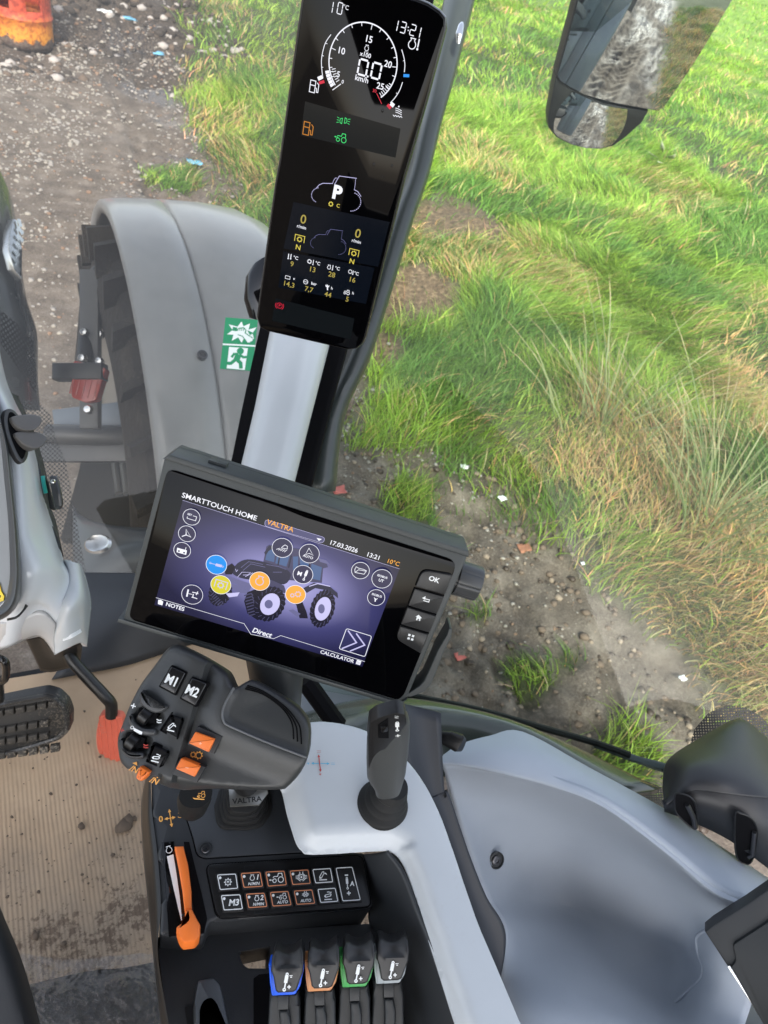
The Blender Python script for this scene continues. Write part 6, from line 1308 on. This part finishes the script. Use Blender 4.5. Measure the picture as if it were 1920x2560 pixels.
# joystick
jb = A5((795, 880))[0]; js = thing('joystick', 'small upright grey and black joystick in a ribbed rubber boot on the silver armrest', 'joystick', tuple(af.w(*jb, 0)))
mb = MB(); prof = [(.0275, -.002), (.0280, .001), (.0262, .0035), (.0225, .0055), (.0215, .007), (.0235, .009), (.0225, .0115), (.0195, .013), (.0185, .0145), (.0205, .0165), (.0195, .019), (.0170, .0205), (.0165, .022), (.0178, .024), (.0165, .0275), (.0150, .031), (0, .0312)]
rings = []
for r_, h in prof: rings.append([af.w(jb[0]+h*.25+r_*math.cos(2*math.pi*k/40), jb[1]+h*.1+r_*math.sin(2*math.pi*k/40), h) for k in range(40)])
mb.loft(rings, cap=False); mb.build('rubber_boot', P_rubber, js, sharp=50)
def J(a, b_, d, r=None): p, q = W5(a, b_); t = (p[0], p[1], q[0], q[1], d); return t+((r,) if r else ())
mb = MB(); silo(mb, [J((752, 805), (905, 785), .692, .8), J((745, 770), (915, 755), .688, .8), J((697, 690), (940, 660), .672, .7), J((694, 590), (952, 560), .655, .65), J((697, 480), (964, 440), .637, .6), J((712, 395), (967, 370), .622, .55), J((735, 350), (955, 320), .612, .5), J((800, 318), (925, 302), .605, .5)], .9, 32, 2.8)
gr_o = mb.build('grip', plastic('grip_grey', (.058, .061, .062), .42, .5, 1000), js, sharp=60)
jf = plane3(at(*W5((720, 560))[0], .632), at(*W5((900, 540))[0], .632), at(*W5((880, 330))[0], .590)); j5 = lambda *p: jf.hits(W5(*p))
mb = MB(); mb.prism(jf, rounded(j5((716, 372), (770, 335), (890, 304), (940, 318), (950, 372), (910, 430), (850, 490), (800, 555), (760, 640), (745, 760), (722, 770), (708, 700), (703, 480)), .002, 2), -.012, .0004, .0012); mb.build('front_inlay', plastic('inlay_black', (.010, .010, .011), .45, .3), gr_o)
mb = MB(); mb.prism(jf, j5((765, 378), (830, 335), (834, 460), (768, 458)), .0005, .0012, .0003); mb.build('switch_well', P_gap, gr_o)
mb = MB(); mb.prism(jf, rounded(j5((782, 378), (826, 370), (828, 402), (785, 412)), .0008), .001, .0035, .001); mb.build('thumb_switch', P_black, gr_o)
mb = MB(); cylinder(mb, jf, j5((887, 388))[0], .0078, .0010, .0008, 0, -.06); plusminus(mb, jf, j5((891, 445))[0], .0022, .0011, .0008, 0); mb.line(jf, j5((870, 321), (896, 324)), .0006, .0008); mb.line(jf, j5((872, 331), (894, 334)), .0009, .0008); mb.build('legend', ink_w, gr_o, sharp=0)

# ================================================== drive lever
do = at(*Z5((850, 640))[0], .655); df = Fr(do, CI-CJ*.25, -FW*.80+V((0, 0, .35))); D5 = lambda *p: df.hits(Z5(*p))
dl = thing('drive_lever', 'large moulded dark grey drive lever with black and orange buttons and a palm rest', 'lever', tuple(do))
out = D5((565, 88), (620, 100), (780, 180), (925, 268), (970, 310), (1000, 380), (1022, 412), (1060, 395), (1125, 358), (1180, 365), (1330, 450), (1470, 540), (1545, 620), (1580, 700), (1586, 800), (1575, 900), (1545, 990), (1490, 1080), (1410, 1165), (1350, 1188), (1080, 1195), (800, 1190), (600, 1205), (480, 1160), (340, 1112), (230, 1050), (150, 985), (125, 900), (120, 800), (160, 680), (215, 540), (300, 380), (400, 250), (500, 120))
crease = D5((1022, 412), (960, 520), (935, 600), (945, 660), (985, 695), (1200, 790), (1400, 870), (1560, 930))
lowl = D5((520, 1080), (800, 1120), (1100, 1150), (1400, 1165))
ridge2 = D5((540, 150), (700, 180), (880, 290), (945, 350), (955, 450), (930, 590))
def sdist(pl, u, v):
    best = 1e9; sg = 1
    for i in range(len(pl)-1):
        ax, ay = pl[i]; bx, by = pl[i+1]; dx, dy = bx-ax, by-ay; t = max(0, min(1, ((u-ax)*dx+(v-ay)*dy)/(dx*dx+dy*dy))); d = (ax+dx*t-u)**2+(ay+dy*t-v)**2
        if d < best: best = d; sg = 1 if dx*(v-ay)-dy*(u-ax) > 0 else -1
    return math.sqrt(best)*sg
vtop = D5((700, 300))[0][1]; vbot = D5((900, 1180))[0][1]; uL = D5((130, 850))[0][0]; uR = D5((1580, 800))[0][0]
def hdl(u, v):
    c = sdist(crease, u, v)     # >0: palm side (upper right)
    h = .0
    if u > crease[0][0]-.03:
        if c > 0: h = -.0035*sst(0, .006, c)-.006*sst(.01, .05, c)
        else: h = -.010*sst(.002, .035, -c)
    t = (uR-u)/(uR-uL); h -= .012*sst(.72, 1.0, t)
    lw = sdist(lowl, u, v)
    if lw < 0: h -= .012*sst(0, .012, -lw)
    r2 = sdist(ridge2, u, v)
    if u < crease[2][0] and r2 > 0: h -= .003*sst(0, .012, r2)
    # two scooped thumb-wheel channels
    for (cx, cy) in sc_c:
        q = math.hypot((u-cx)*.8, (v-cy)*1.35); h -= .005*sst(.0135, .006, q)
    return h
sc_c = D5((385, 625), (290, 810))
mb = MB(); mb.plate(df, sm2(out, 3), hdl, -.042, .0032, .006); mb.build('lever_body', plastic('lever_grey', (.038, .040, .041), .38, .35, 1300, var=.08, dirt=.12, dcol=(.10, .095, .09)), dl, sharp=50)
# finger ridges between wheels
for pl in (((345, 430), (370, 490), (430, 545), (530, 545), (500, 585), (440, 600), (370, 570), (325, 510)), ((262, 605), (285, 660), (350, 710), (440, 720), (430, 765), (340, 760), (270, 715), (245, 660)), ((185, 790), (205, 850), (260, 885), (350, 895), (345, 935), (250, 935), (190, 880))):
    mb = MB(); q = sm2(D5(*pl), 4); mb.prism(df, q, -.012, .002, .0022); mb.build('finger_ridge', plastic('ridge_grey', (.045, .047, .050), .38, .2), dl, sharp=60)
mb = MB(); mb.prism(df, D5((315, 560), (400, 585), (455, 610), (430, 680), (370, 665), (300, 630)), -.01, -.0015, 0); mb.build('wheel_well', P_gap, dl)
mb = MB(); mb.prism(df, D5((225, 745), (310, 770), (360, 790), (340, 860), (270, 850), (205, 815)), -.01, -.0015, 0); mb.build('wheel_well', P_gap, dl)
for x, y in ((358, 625), (262, 818)):
    wf = Fr(df.w(*D5((x, y))[0], -.003), df.x*.4+df.y, df.x*.9-df.y*.35); mb = MB(); mb.lathe(wf, [(0, -.005), (.006, -.005), (.0075, -.004), (.0075, .004), (.006, .005), (0, .005)], 20); mb.build('thumb_wheel', P_black, dl)
# palm pad grooves
mb = MB()
for k in range(4):
    o_ = k*1.; pts = [(1125+o_*-8, 385+o_*12), (1230, 425+o_*12), (1370-o_*4, 520+o_*10), (1460-o_*12, 600+o_*10), (1530-o_*25, 700), (1545-o_*28, 780), (1550-o_*30, 850-o_*18)]
    q = sm2([D5(p)[0] for p in pts], 5, False); P_ = [df.w(u, v, hdl(u, v)+.0004-(.002 if k == 0 else 0)) for u, v in q]; mb.tube(P_, .0007, 5)
mb.build('pad_groove', P_gap, dl)
mb = MB(); q = sm2([p for p in crease], 5, False); mb.tube([df.w(u, v, hdl(u, v)-.0003) for u, v in q], .0012, 6); mb.build('pad_edge_highlight', plastic('pad_edge_highlight_grey', (.11, .115, .12), .35), dl)  # bright edge highlight of the crease put in as a lighter grey bead
gb = plastic('button_black', (.012, .012, .013), .22, .0, coat=.2)
def dbtn(q, h1, sl, mats, fn, nm, lab, hb=0.):
    Q_ = D5(*q); b_ = MB(); b_.prism(df, rounded(inset(Q_, -.0012), .0012), -.01, hb+.0006, .0, 2); b_.prism(df, rounded(Q_, .0012, 3), hb-.004, hb+h1, .0012, 0, 3, sl)
    if fn: fn(b_, hb+h1+.0001)
    return b_.build(nm, mats+[P_gap], dl, label=lab, sharp=30)
D1 = lambda x, y: D5((x, y))[0]
rzd = math.atan2((V(D1(665, 305))-V(D1(560, 260))).y, (V(D1(665, 305))-V(D1(560, 260))).x)
BW = [gb, ink_w]
dbtn(((565, 255), (668, 303), (590, 460), (478, 400)), .004, .0, BW, lambda m_, h: m_.text(df, D1(568, 362), .0115, 'M1', h, 1, .03, 0, rzd, .85), 'button', 'button marked M1')
dbtn(((718, 340), (825, 382), (740, 545), (632, 488)), .004, .0, BW, lambda m_, h: m_.text(df, D1(718, 440), .0115, 'M2', h, 1, .03, 0, rzd, .85), 'button', 'button marked M2')
dbtn(((565, 602), (665, 635), (615, 800), (482, 725)), .006, .0016, BW, lambda m_, h: hitch(m_, df, D1(570, 700), .0042, .0007, h, 1), 'button', 'black button with a raised linkage symbol', -.001)
dbtn(((430, 825), (560, 880), (495, 1005), (378, 955)), .006, .0014, BW, lambda m_, h: hitch(m_, df, D1(455, 925), .0044, .0007, h, 1, True), 'button', 'black button with a lowered linkage symbol', -.001)
hc_ = lambda x, y: hdl(*D1(x, y))
for q, wl, sg, lab in ((((740, 738), (885, 790), (838, 888), (693, 822)), ((750, 700), (935, 775), (870, 905), (675, 830)), '+', 'orange plus button'), (((640, 930), (780, 990), (738, 1068), (598, 1008)), ((625, 932), (810, 1000), (745, 1115), (560, 1052)), '-', 'orange minus button')):
    hb = max([hc_(*p) for p in q+wl]+[hc_(sum(p[0] for p in q)/4, sum(p[1] for p in q)/4)])+.0004
    b_ = MB(); b_.prism(df, D5(*wl), -.012, hb+.0004, .0004); b_.build('button_well', plastic('well_shade_grey', (.028, .028, .029), .5), dl)  # raised pad coloured darker to read as a shaded recess
    b_ = MB(); Q_ = D5(*q); top_ = hb+.0050; b_.prism(df, rounded(Q_, .0008), -.01, top_, .001)
    if sg == '+': plusminus(b_, df, D1(778, 822), .0014, .0006, top_+.0001, 1)
    else: plusminus(b_, df, D1(682, 1000), .0014, .0006, top_+.0001, 1, True)
    b_.build('button', [P_orange, flat('ink_pale_orange', (.9, .5, .35), .5)], dl, label=lab)
mb = MB(); h_ = .0012
def dd(x, y): p = D1(x, y); return p
def dh(x, y): return hdl(*D1(x, y))+.0009
gear(mb, df, dd(705, 915), .0026, .0007, dh(705, 915), 1); gear(mb, df, dd(748, 920), .0036, .0008, dh(748, 920), 1)
plusminus(mb, df, dd(281, 547), .0022, .0009, .002, 0); plusminus(mb, df, dd(190, 728), .0018, .0007, -.002, 2)
for (x, y, mi) in ((470, 655, 0), (372, 840, 2)):
    for dy in (0, 17): mb.line(df, [D1(x-18, y-8+dy), D1(x, y+dy), D1(x+18, y-4+dy)], .0009, .0012, mi)
mb.poly(df, D5((282, 706), (350, 738), (345, 758), (330, 756), (285, 730)), .0023, 0); mb.arc(df, dd(273, 706), .0013, 0, 360, .0005, .0023, 0, 12)
hsh = .0008
mb.poly(df, D5((258, 975), (292, 965), (295, 995)), hsh-.006, 1); mb.poly(df, D5((437, 1055), (468, 1078), (440, 1088)), hsh-.006, 1)
for x, y in ((268, 1022), (420, 1108)): mb.text(df, dd(x, y), .0072, '/N', hsh-.006, 1, .02, .2, rzd)
mb.build('lever_legends', [ink_w, ink_o, ink_r], dl, sharp=0)
mb = MB(); mb.prism(df, rounded(D5((335, 985), (415, 1030), (345, 1105), (300, 1080)), .002, 3), -.012, .006, .003); mb.build('shuttle_switch', P_orange, dl, label='orange shuttle switch')
# boot and badge under the lever
bt = thing('lever_boot', 'stepped black rubber boot with a metal nameplate at the foot of the drive lever', 'boot', tuple(onz(*Z6((740, 200))[0], ZC)))
mb = MB()
for k, (q, h0, h1) in enumerate(((((540, 150), (560, 270), (600, 305), (760, 312), (870, 290), (935, 200), (940, 130), (930, 20), (580, 20)), 0, .006), (((575, 140), (600, 240), (640, 268), (760, 272), (850, 255), (915, 160), (920, 90), (910, 20), (600, 20)), .006, .013), (((600, 110), (618, 205), (655, 232), (760, 238), (845, 215), (905, 120), (905, 60), (900, 20), (610, 20)), .013, .020), (((620, 60), (635, 165), (670, 195), (780, 200), (840, 170), (900, 90), (900, 20), (630, 20)), .020, .028))):
    mb.prism(cf, rounded(cf.hits(Z6(*q), h1), .004, 3), h0, h1, .003)
mb.build('rubber_steps', P_rubber, bt)
nf = HZ(ZC+.0285); mb = MB(); nq = nf.hits(Z6((640, 40), (650, 160), (850, 150), (912, 68), (905, 40))); mb.prism(nf, nq, 0, .0022, .0006, 0)
a_, b_ = nf.hits(Z6((675, 122), (860, 103)), .0024); mb.text(nf, ((a_[0]+b_[0])/2, (a_[1]+b_[1])/2), .0082, 'VALTRA', .0023, 1, .02, rot=math.atan2(b_[1]-a_[1], b_[0]-a_[0]), sx=1.05)
mb.build('nameplate', [plastic('brushed_steel', (.42, .41, .38), .3, metal=.9), ink_k], bt)
mb = MB(); mb.tube([onz(*Z6((780, 40))[0], ZC+.02), do-df.n*.03-df.y*.02], .012, 16); mb.build('lever_neck', P_black, bt)

# ================================================== steering column
sc = thing('steering_column', 'glossy pale grey steering column fairing with a black round air vent at the left edge', 'steering column', tuple(at(100, 1450, 1.05)))
def w1(x, y, d): p = W1((x, y))[0]; return at(p[0], p[1], d)
rows = [((-300, -560, 1.02), (-160, -520, .98), (-60, -480, .98), (-10, -420, 1.03)), ((-300, -250, 1.02), (-150, -200, .97), (-30, -180, .97), (50, -160, 1.04)), ((-300, 0, 1.02), (-100, 0, .96), (50, 10, .96), (118, 10, 1.04)),
        ((-300, 230, 1.03), (-50, 230, .955), (140, 230, .96), (215, 210, 1.04)), ((-300, 480, 1.03), (0, 480, .95), (210, 470, .965), (292, 470, 1.05)), ((-300, 760, 1.04), (50, 760, .945), (270, 740, .975), (345, 760, 1.06)),
        ((-300, 1050, 1.05), (80, 1050, .94), (330, 1030, .985), (440, 1030, 1.07)), ((-300, 1250, 1.06), (100, 1250, .94), (390, 1200, .98), (503, 1265, 1.06)), ((-300, 1400, 1.07), (110, 1400, .945), (400, 1370, .97), (560, 1400, 1.04)),
        ((-300, 1560, 1.08), (120, 1560, .96), (330, 1570, .975), (500, 1640, 1.01)), ((-300, 1740, 1.1), (60, 1740, .99), (300, 1650, 1.0), (430, 1790, 1.03)), ((-300, 1960, 1.13), (20, 1960, 1.04), (200, 1895, 1.05), (320, 1868, 1.06))]
mb = MB(); mb.surf([[w1(*p) for p in r_] for r_ in rows], 7, 6); mb.build('upper_fairing', plastic('fairing_white', (.60, .63, .66), .22, .02, coat=.4, var=.02), sc, solid=.006, sharp=60)
rows = [((498, 1262, 1.062), (540, 1272, 1.04), (620, 1290, 1.05), (650, 1310, 1.09)), ((510, 1360, 1.05), (560, 1440, 1.03), (640, 1400, 1.045), (700, 1470, 1.1)), ((440, 1600, 1.02), (540, 1620, 1.0), (660, 1560, 1.03), (722, 1600, 1.1)), ((425, 1795, 1.03), (520, 1760, 1.01), (650, 1700, 1.04), (716, 1690, 1.1)), ((400, 1900, 1.045), (520, 1890, 1.03), (640, 1830, 1.05), (700, 1840, 1.1)), ((430, 2015, 1.06), (540, 1960, 1.05), (640, 1918, 1.07), (688, 1950, 1.1))]
mb = MB(); mb.surf([[w1(*p) for p in r_] for r_ in rows], 6, 6); mb.build('lower_fairing', plastic('fairing_silver', (.52, .55, .57), .2, .02, coat=.4, var=.02), sc, solid=.006, sharp=60)
mb = MB(); mb.surf([[w1(*p) for p in r_] for r_ in (((-300, 1760, 1.09), (0, 1760, 1.0), (150, 1740, 1.0), (330, 1680, 1.0), (440, 1780, 1.02)), ((-300, 1860, 1.1), (0, 1860, 1.02), (150, 1830, 1.02), (330, 1800, 1.02), (430, 1870, 1.035)), ((-300, 2010, 1.13), (0, 1975, 1.05), (140, 1922, 1.05), (315, 1870, 1.05), (432, 2015, 1.06)))], 5, 4)
mb.build('chin_fairing', plastic('fairing_chin_shade', (.46, .46, .46), .2, .02, coat=.4), sc, solid=.006)  # fairing colour darkened here for the shadow on the column's lower part
for k in range(2):
    mb = MB(); mb.tube([w1(60, 1740-10+k*8, .958), w1(130, 1712+k*8, .952), w1(185, 1660+k*6, .958), w1(205+k*12, 1615+k*8, .962)], .0011, 6, 0, 4); mb.build('fairing_groove', P_dark, sc)
for k in range(3):
    mb = MB(); mb.tube([w1(497, 1876+k*12, 1.03), w1(570, 1850+k*12, 1.03), w1(632+5*k, 1810+k*10, 1.045)], .001, 6, 0, 3); mb.build('moulded_line', ink_w, sc)
# grey edge band of the instrument shroud
mb = MB()
band = [((-170, -620), (-60, -500)), ((-120, -300), (-20, -170)), ((-60, 0), (10, 150)), ((0, 300), (75, 420)), ((30, 600), (115, 750)), ((60, 900), (145, 1050)), ((75, 1200), (163, 1300)), ((75, 1420), (160, 1480)), ((40, 1580), (130, 1620)), ((-40, 1660), (30, 1720)), ((-200, 1700), (-150, 1790))]
mb.surf([[w1(a[0], a[1], .915), w1((a[0]+b_[0])/2+10, (a[1]+b_[1])/2+6, .905), w1(b_[0], b_[1], .925), w1(b_[0]+6, b_[1]+3, .96)] for a, b_ in band], 4, 6); mb.build('shroud_edge', plastic('shroud_dark', (.06, .065, .07), .32, .05), sc, sharp=60)
sfm = plane3(w1(-60, 300, .92), w1(60, 1000, .925), w1(-60, 1500, .93)); mb = MB(); mb.poly(sfm, sfm.hits(W1((-400, -400), (-120, -300), (-60, 0), (0, 300), (32, 600), (62, 900), (77, 1200), (77, 1420), (42, 1580), (-40, 1662), (-400, 1662)))); mb.build('shroud_face', plastic('shroud_grey', (.20, .21, .215), .3, .05), sc)
mb = MB(); mb.prism(sfm, sfm.hits(W1((-100, 1420), (0, 1442), (18, 1510), (42, 1548), (36, 1582), (0, 1596), (-100, 1600))), .001, .0025, 0, 0); yl = plastic('sticker_yellow', (.85, .62, .02), .4)
mb.line(sfm, sfm.hits(W1((-10, 1545), (15, 1550))), .003, .0027, 1); mb.build('yellow_label', [yl, ink_k], sc)
# round vent with two louvre leaves
vfr = plane3(w1(40, 100, .925), w1(230, 200, .955), w1(180, 480, .93)); v1 = lambda *p: vfr.hits(W1(*p))
mb = MB(); ov = v1((60, 72), (105, 90), (150, 150), (195, 260), (215, 380), (210, 450), (180, 498), (140, 490), (95, 420), (50, 310), (22, 190), (28, 100)); ov = sm2(ov, 4); mb.prism(vfr, ov, -.004, .003, .0015); vr_o = mb.build('vent_ring', plastic('vent_grey', (.05, .05, .052), .35), sc)
mb = MB(); mb.poly(vfr, inset(ov, .005), .0034); mb.build('vent_hole_shade', P_gap, vr_o)  # unlit inside of the vent painted as a black patch
lv = plastic('louvre_grey', (.10, .095, .09), .35, .1)
for q in (((58, 150), (110, 140), (180, 142), (225, 160), (240, 195), (225, 240), (190, 272), (130, 262), (90, 230), (65, 190)), ((85, 280), (130, 264), (200, 275), (250, 300), (278, 345), (255, 395), (210, 415), (160, 390), (115, 340))):
    mb = MB(); q_ = sm2(v1(*q), 3); cu_ = sum(p[0] for p in q_)/len(q_); cv_ = sum(p[1] for p in q_)/len(q_); mb.plate(vfr, q_, lambda u, v: .016+(u-cu_)*.45-((v-cv_)/.03)**2*.006, .004, .004, .0015); mb.build('louvre', lv, vr_o, sharp=50)
# column side seal strip and stalk
mb = MB(); sr = [((90, -60), (150, -30)), ((125, 10), (160, 10)), ((215, 205), (262, 230)), ((295, 470), (340, 480)), ((345, 640), (375, 640)), ((350, 780), (385, 800)), ((400, 950), (440, 950)), ((440, 1040), (480, 1130)), ((490, 1160), (505, 1240))]
mb.surf([[w1(a[0]-8, a[1], 1.05), w1(b_[0], b_[1], 1.09)] for a, b_ in sr], 2, 4); mb.build('side_seal', P_dark2, sc, solid=.01)
skk = thing('column_stalk', 'short grey rocker stalk with a turquoise mark on the side of the steering column', 'stalk', tuple(w1(440, 740, 1.04)))
mb = MB(); silo(mb, [(*W1((395, 615))[0], *W1((455, 610))[0], 1.03), (*W1((395, 640))[0], *W1((468, 650))[0], 1.025), (*W1((415, 740))[0], *W1((488, 740))[0], 1.02), (*W1((430, 830))[0], *W1((498, 825))[0], 1.025), (*W1((440, 852))[0], *W1((490, 850))[0], 1.03)], .7, 20, 3); mb.build('stalk_paddle', plastic('stalk_grey', (.05, .052, .055), .3), skk)
mb = MB(); silo(mb, [(*W1((340, 590))[0], *W1((352, 595))[0], 1.04), (*W1((350, 640))[0], *W1((385, 650))[0], 1.04), (*W1((370, 720))[0], *W1((400, 720))[0], 1.04), (*W1((395, 850))[0], *W1((440, 870))[0], 1.045)], .7, 14, 3); mb.build('stalk_root', P_black, skk)
mb = MB(); mb.tube([w1(338, 600, 1.03), w1(345, 660, 1.03), w1(362, 735, 1.033)], .0028, 8, 0, 4); mb.build('turquoise_mark', flat('turquoise', (.03, .42, .38), .3), skk)
mb = MB(); mb.lathe(Fr(w1(419, 643, 1.005), CI, -FW), [(.0035, 0), (.003, .002), (0, .003)], 12); mb.build('stalk_bulb', P_chrome, skk)
# black sheet standing in for the shaded hollow below the column, with pedal pivot
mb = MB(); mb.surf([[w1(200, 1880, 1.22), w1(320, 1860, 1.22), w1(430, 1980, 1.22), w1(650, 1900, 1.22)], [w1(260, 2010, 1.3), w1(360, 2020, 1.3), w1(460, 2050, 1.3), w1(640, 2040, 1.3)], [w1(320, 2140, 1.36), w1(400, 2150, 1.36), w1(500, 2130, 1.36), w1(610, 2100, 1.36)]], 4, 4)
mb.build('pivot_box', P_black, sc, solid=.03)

# ================================================== pedals
def w2(x, y, d): p = W2((x, y))[0]; return at(p[0], p[1], d)
bp_ = thing('brake_pedal', 'coral red ribbed rubber pedal on a bent black arm over the cardboard', 'pedal', tuple(w2(620, 560, 1.33)))
mb = MB(); mb.tube([w2(395, 80, 1.27), w2(425, 130, 1.27), w2(520, 235, 1.28), w2(605, 325, 1.29), w2(640, 370, 1.3), w2(642, 440, 1.31)], .011, 12, 0, 5); mb.build('pedal_arm', P_black, bp_)
pd = plane3(w2(560, 430, 1.31), w2(700, 440, 1.31), w2(600, 660, 1.35)); mb = MB(); po_ = rounded(pd.hits(W2((572, 428), (640, 430), (700, 436), (735, 560), (720, 700), (655, 690), (585, 655), (553, 600))), .008, 4)
ux0 = pd.hit(*W2((575, 500))[0])[0]; ux1 = pd.hit(*W2((607, 500))[0])[0]-ux0
mb.plate(pd, po_, lambda u, v: .006*abs(math.sin((u-ux0-(v-po_[0][1])*.0)*math.pi/ux1)), -.014, .0035, .002); mb.build('pedal_pad', plastic('coral_rubber', (.58, .12, .07), .6, .2, dirt=.5, dcol=(.35, .2, .16)), bp_, sharp=50)
cp_ = thing('wide_pedal', 'broad black muddy pedal with raised treads at the left edge', 'pedal', tuple(w2(150, 480, 1.25)))
p2_ = plane3(w2(0, 400, 1.22), w2(350, 340, 1.22), w2(100, 650, 1.27)); mb = MB(); o2 = rounded(p2_.hits(W2((-120, 375), (0, 355), (130, 328), (262, 303), (330, 322), (385, 375), (408, 440), (405, 520), (350, 572), (200, 620), (0, 675), (-120, 700))), .006, 3)
mb.prism(p2_, o2, -.02, .0, .003); pp_o = mb.build('pedal_plate', plastic('pedal_black', (.02, .02, .02), .5, .3, 200, dirt=.5, dcol=(.2, .17, .13)), cp_)
mb = MB(); ring_ = inset(o2, .006); mb.tube([p2_.w(u, v, .001) for u, v in ring_]+[p2_.w(*ring_[0], .001)], .005, 8); mb.build('pedal_rim', plastic('rim_black', (.022, .022, .022), .4, dirt=.3), cp_)
for r_, (ya, yb) in enumerate(((395, 330), (495, 435), (560, 510), (640, 590))):
    for k in range(6 if r_ in (1, 2) else 7):
        t = k/6; x = -90+62*k+(10 if r_ else 0); y = ya+(yb-ya)*(x/380)
        if x > (300 if r_ in (0,) else 330): continue
        q = p2_.hits(W2((x, y), (x+52, y-9), (x+56, y+26), (x+4, y+36))); mb = MB(); mb.prism(p2_, q, -.002, .007, .0025); mb.build('tread_block', plastic('muddy_tread', (.035, .032, .028), .7, .5, 150, dirt=.8, dcol=(.22, .19, .15)) if (r_+k) == 0 else bpy.data.materials['muddy_tread'], pp_o)
mb = MB(); mb.tube([w2(-40, 100, 1.1), w2(0, 108, 1.1), w2(28, 125, 1.1), w2(36, 165, 1.11), w2(32, 215, 1.12), w2(10, 240, 1.13), w2(-40, 245, 1.13)], .006, 10, 0, 4); mb.tube([w2(-5, 240, 1.13), w2(0, 345, 1.2)], .007, 8)
tag(mb.build('pedal_latch', plastic('latch_black', (.012, .012, .012), .2), None), 'looped black steel pedal latch at the left edge above the wide pedal', 'latch')

# ================================================== seat edge and crumpled protective film
mb = MB(); mb.surf([[w2(-200, 1300, .86), w2(-120, 1350, .84), w2(-60, 1420, .86), w2(-20, 1480, .9)], [w2(-200, 1550, .82), w2(-100, 1550, .8), w2(-10, 1570, .82), w2(25, 1600, .88)], [w2(-200, 1800, .80), w2(-50, 1800, .78), w2(70, 1790, .80), w2(110, 1800, .88)], [w2(-200, 2000, .79), w2(0, 2000, .77), w2(130, 2000, .79), w2(175, 2000, .88)], [w2(-200, 2300, .78), w2(50, 2300, .76), w2(210, 2300, .78), w2(255, 2300, .88)]], 5, 5)
mb.build('side_bolster', plastic('seat_fabric', (.018, .020, .024), .75, .5, 500), st_)
m, t, b = newmat('clear_film'); N = t.nodes; L = t.links; b.inputs['Base Color'].default_value = (.34, .34, .35, 1); b.inputs['Roughness'].default_value = .10; b.inputs['Specular IOR Level'].default_value = .8
tc = N.new('ShaderNodeTexCoord'); nn = nnoise(9, 5, .5); bpn = N.new('ShaderNodeBump'); bpn.inputs['Distance'].default_value = .02; bpn.inputs['Strength'].default_value = .9; L.new(nn, bpn.inputs['Height']); L.new(bpn.outputs[0], b.inputs['Normal'])
tr = N.new('ShaderNodeBsdfTransparent'); tr.inputs[0].default_value = (.93, .93, .93, 1); mx = N.new('ShaderNodeMixShader'); lw_ = N.new('ShaderNodeLayerWeight'); lw_.inputs[0].default_value = .35; L.new(bpn.outputs[0], lw_.inputs['Normal'])
mr = N.new('ShaderNodeMapRange'); mr.inputs[3].default_value = .05; mr.inputs[4].default_value = .6; L.new(lw_.outputs['Facing'], mr.inputs[0]); L.new(mr.outputs[0], mx.inputs[0]); L.new(tr.outputs[0], mx.inputs[1]); L.new(b.outputs[0], mx.inputs[2]); L.new(mx.outputs[0], N['Material Output'].inputs[0])
mb = MB(); nu_, nv_ = 170, 120; vs = []
for j in range(nv_):
    for i in range(nu_):
        s_, t_ = i/(nu_-1), j/(nv_-1); x = 120+820*s_; y = 1800+25*math.sin(s_*5)+t_*520+(60*s_)*(1-t_)*.5; k = .8*noise.noise(V((s_*5, t_*4, 1)))+1.6*abs(noise.noise(V((s_*9, t_*5, 4))))+.8*abs(noise.noise(V((s_*21, t_*13, 9))))+.35*abs(noise.noise(V((s_*45, t_*30, 2)))); p = W2((x, y))[0]
        vs.append(at(p[0], p[1], 1.09-.15*sst(0, .5, t_)-.055*k*sst(0, .15, t_)))
mb.add(vs, [(j*nu_+i, j*nu_+i+1, (j+1)*nu_+i+1, (j+1)*nu_+i) for j in range(nv_-1) for i in range(nu_-1)])
tag(mb.build('protective_film', m, sharp=0), 'crumpled translucent plastic film lying over the dark seat base at bottom left', 'plastic film')
mb = MB(); mb.surf([[w2(150, 1990, 1.06), w2(400, 1930, 1.05), w2(560, 1900, 1.05), w2(700, 1890, 1.05), w2(920, 1850, 1.07)], [w2(180, 2100, 1.01), w2(400, 2060, 1.0), w2(560, 2050, 1.0), w2(700, 2030, 1.0), w2(960, 2030, 1.03)], [w2(180, 2350, .98), w2(400, 2350, .97), w2(560, 2350, .97), w2(700, 2350, .97), w2(960, 2350, .99)]], 4, 4)
mb.build('seat_base', plastic('base_black', (.010, .010, .012), .6, .3), st_)
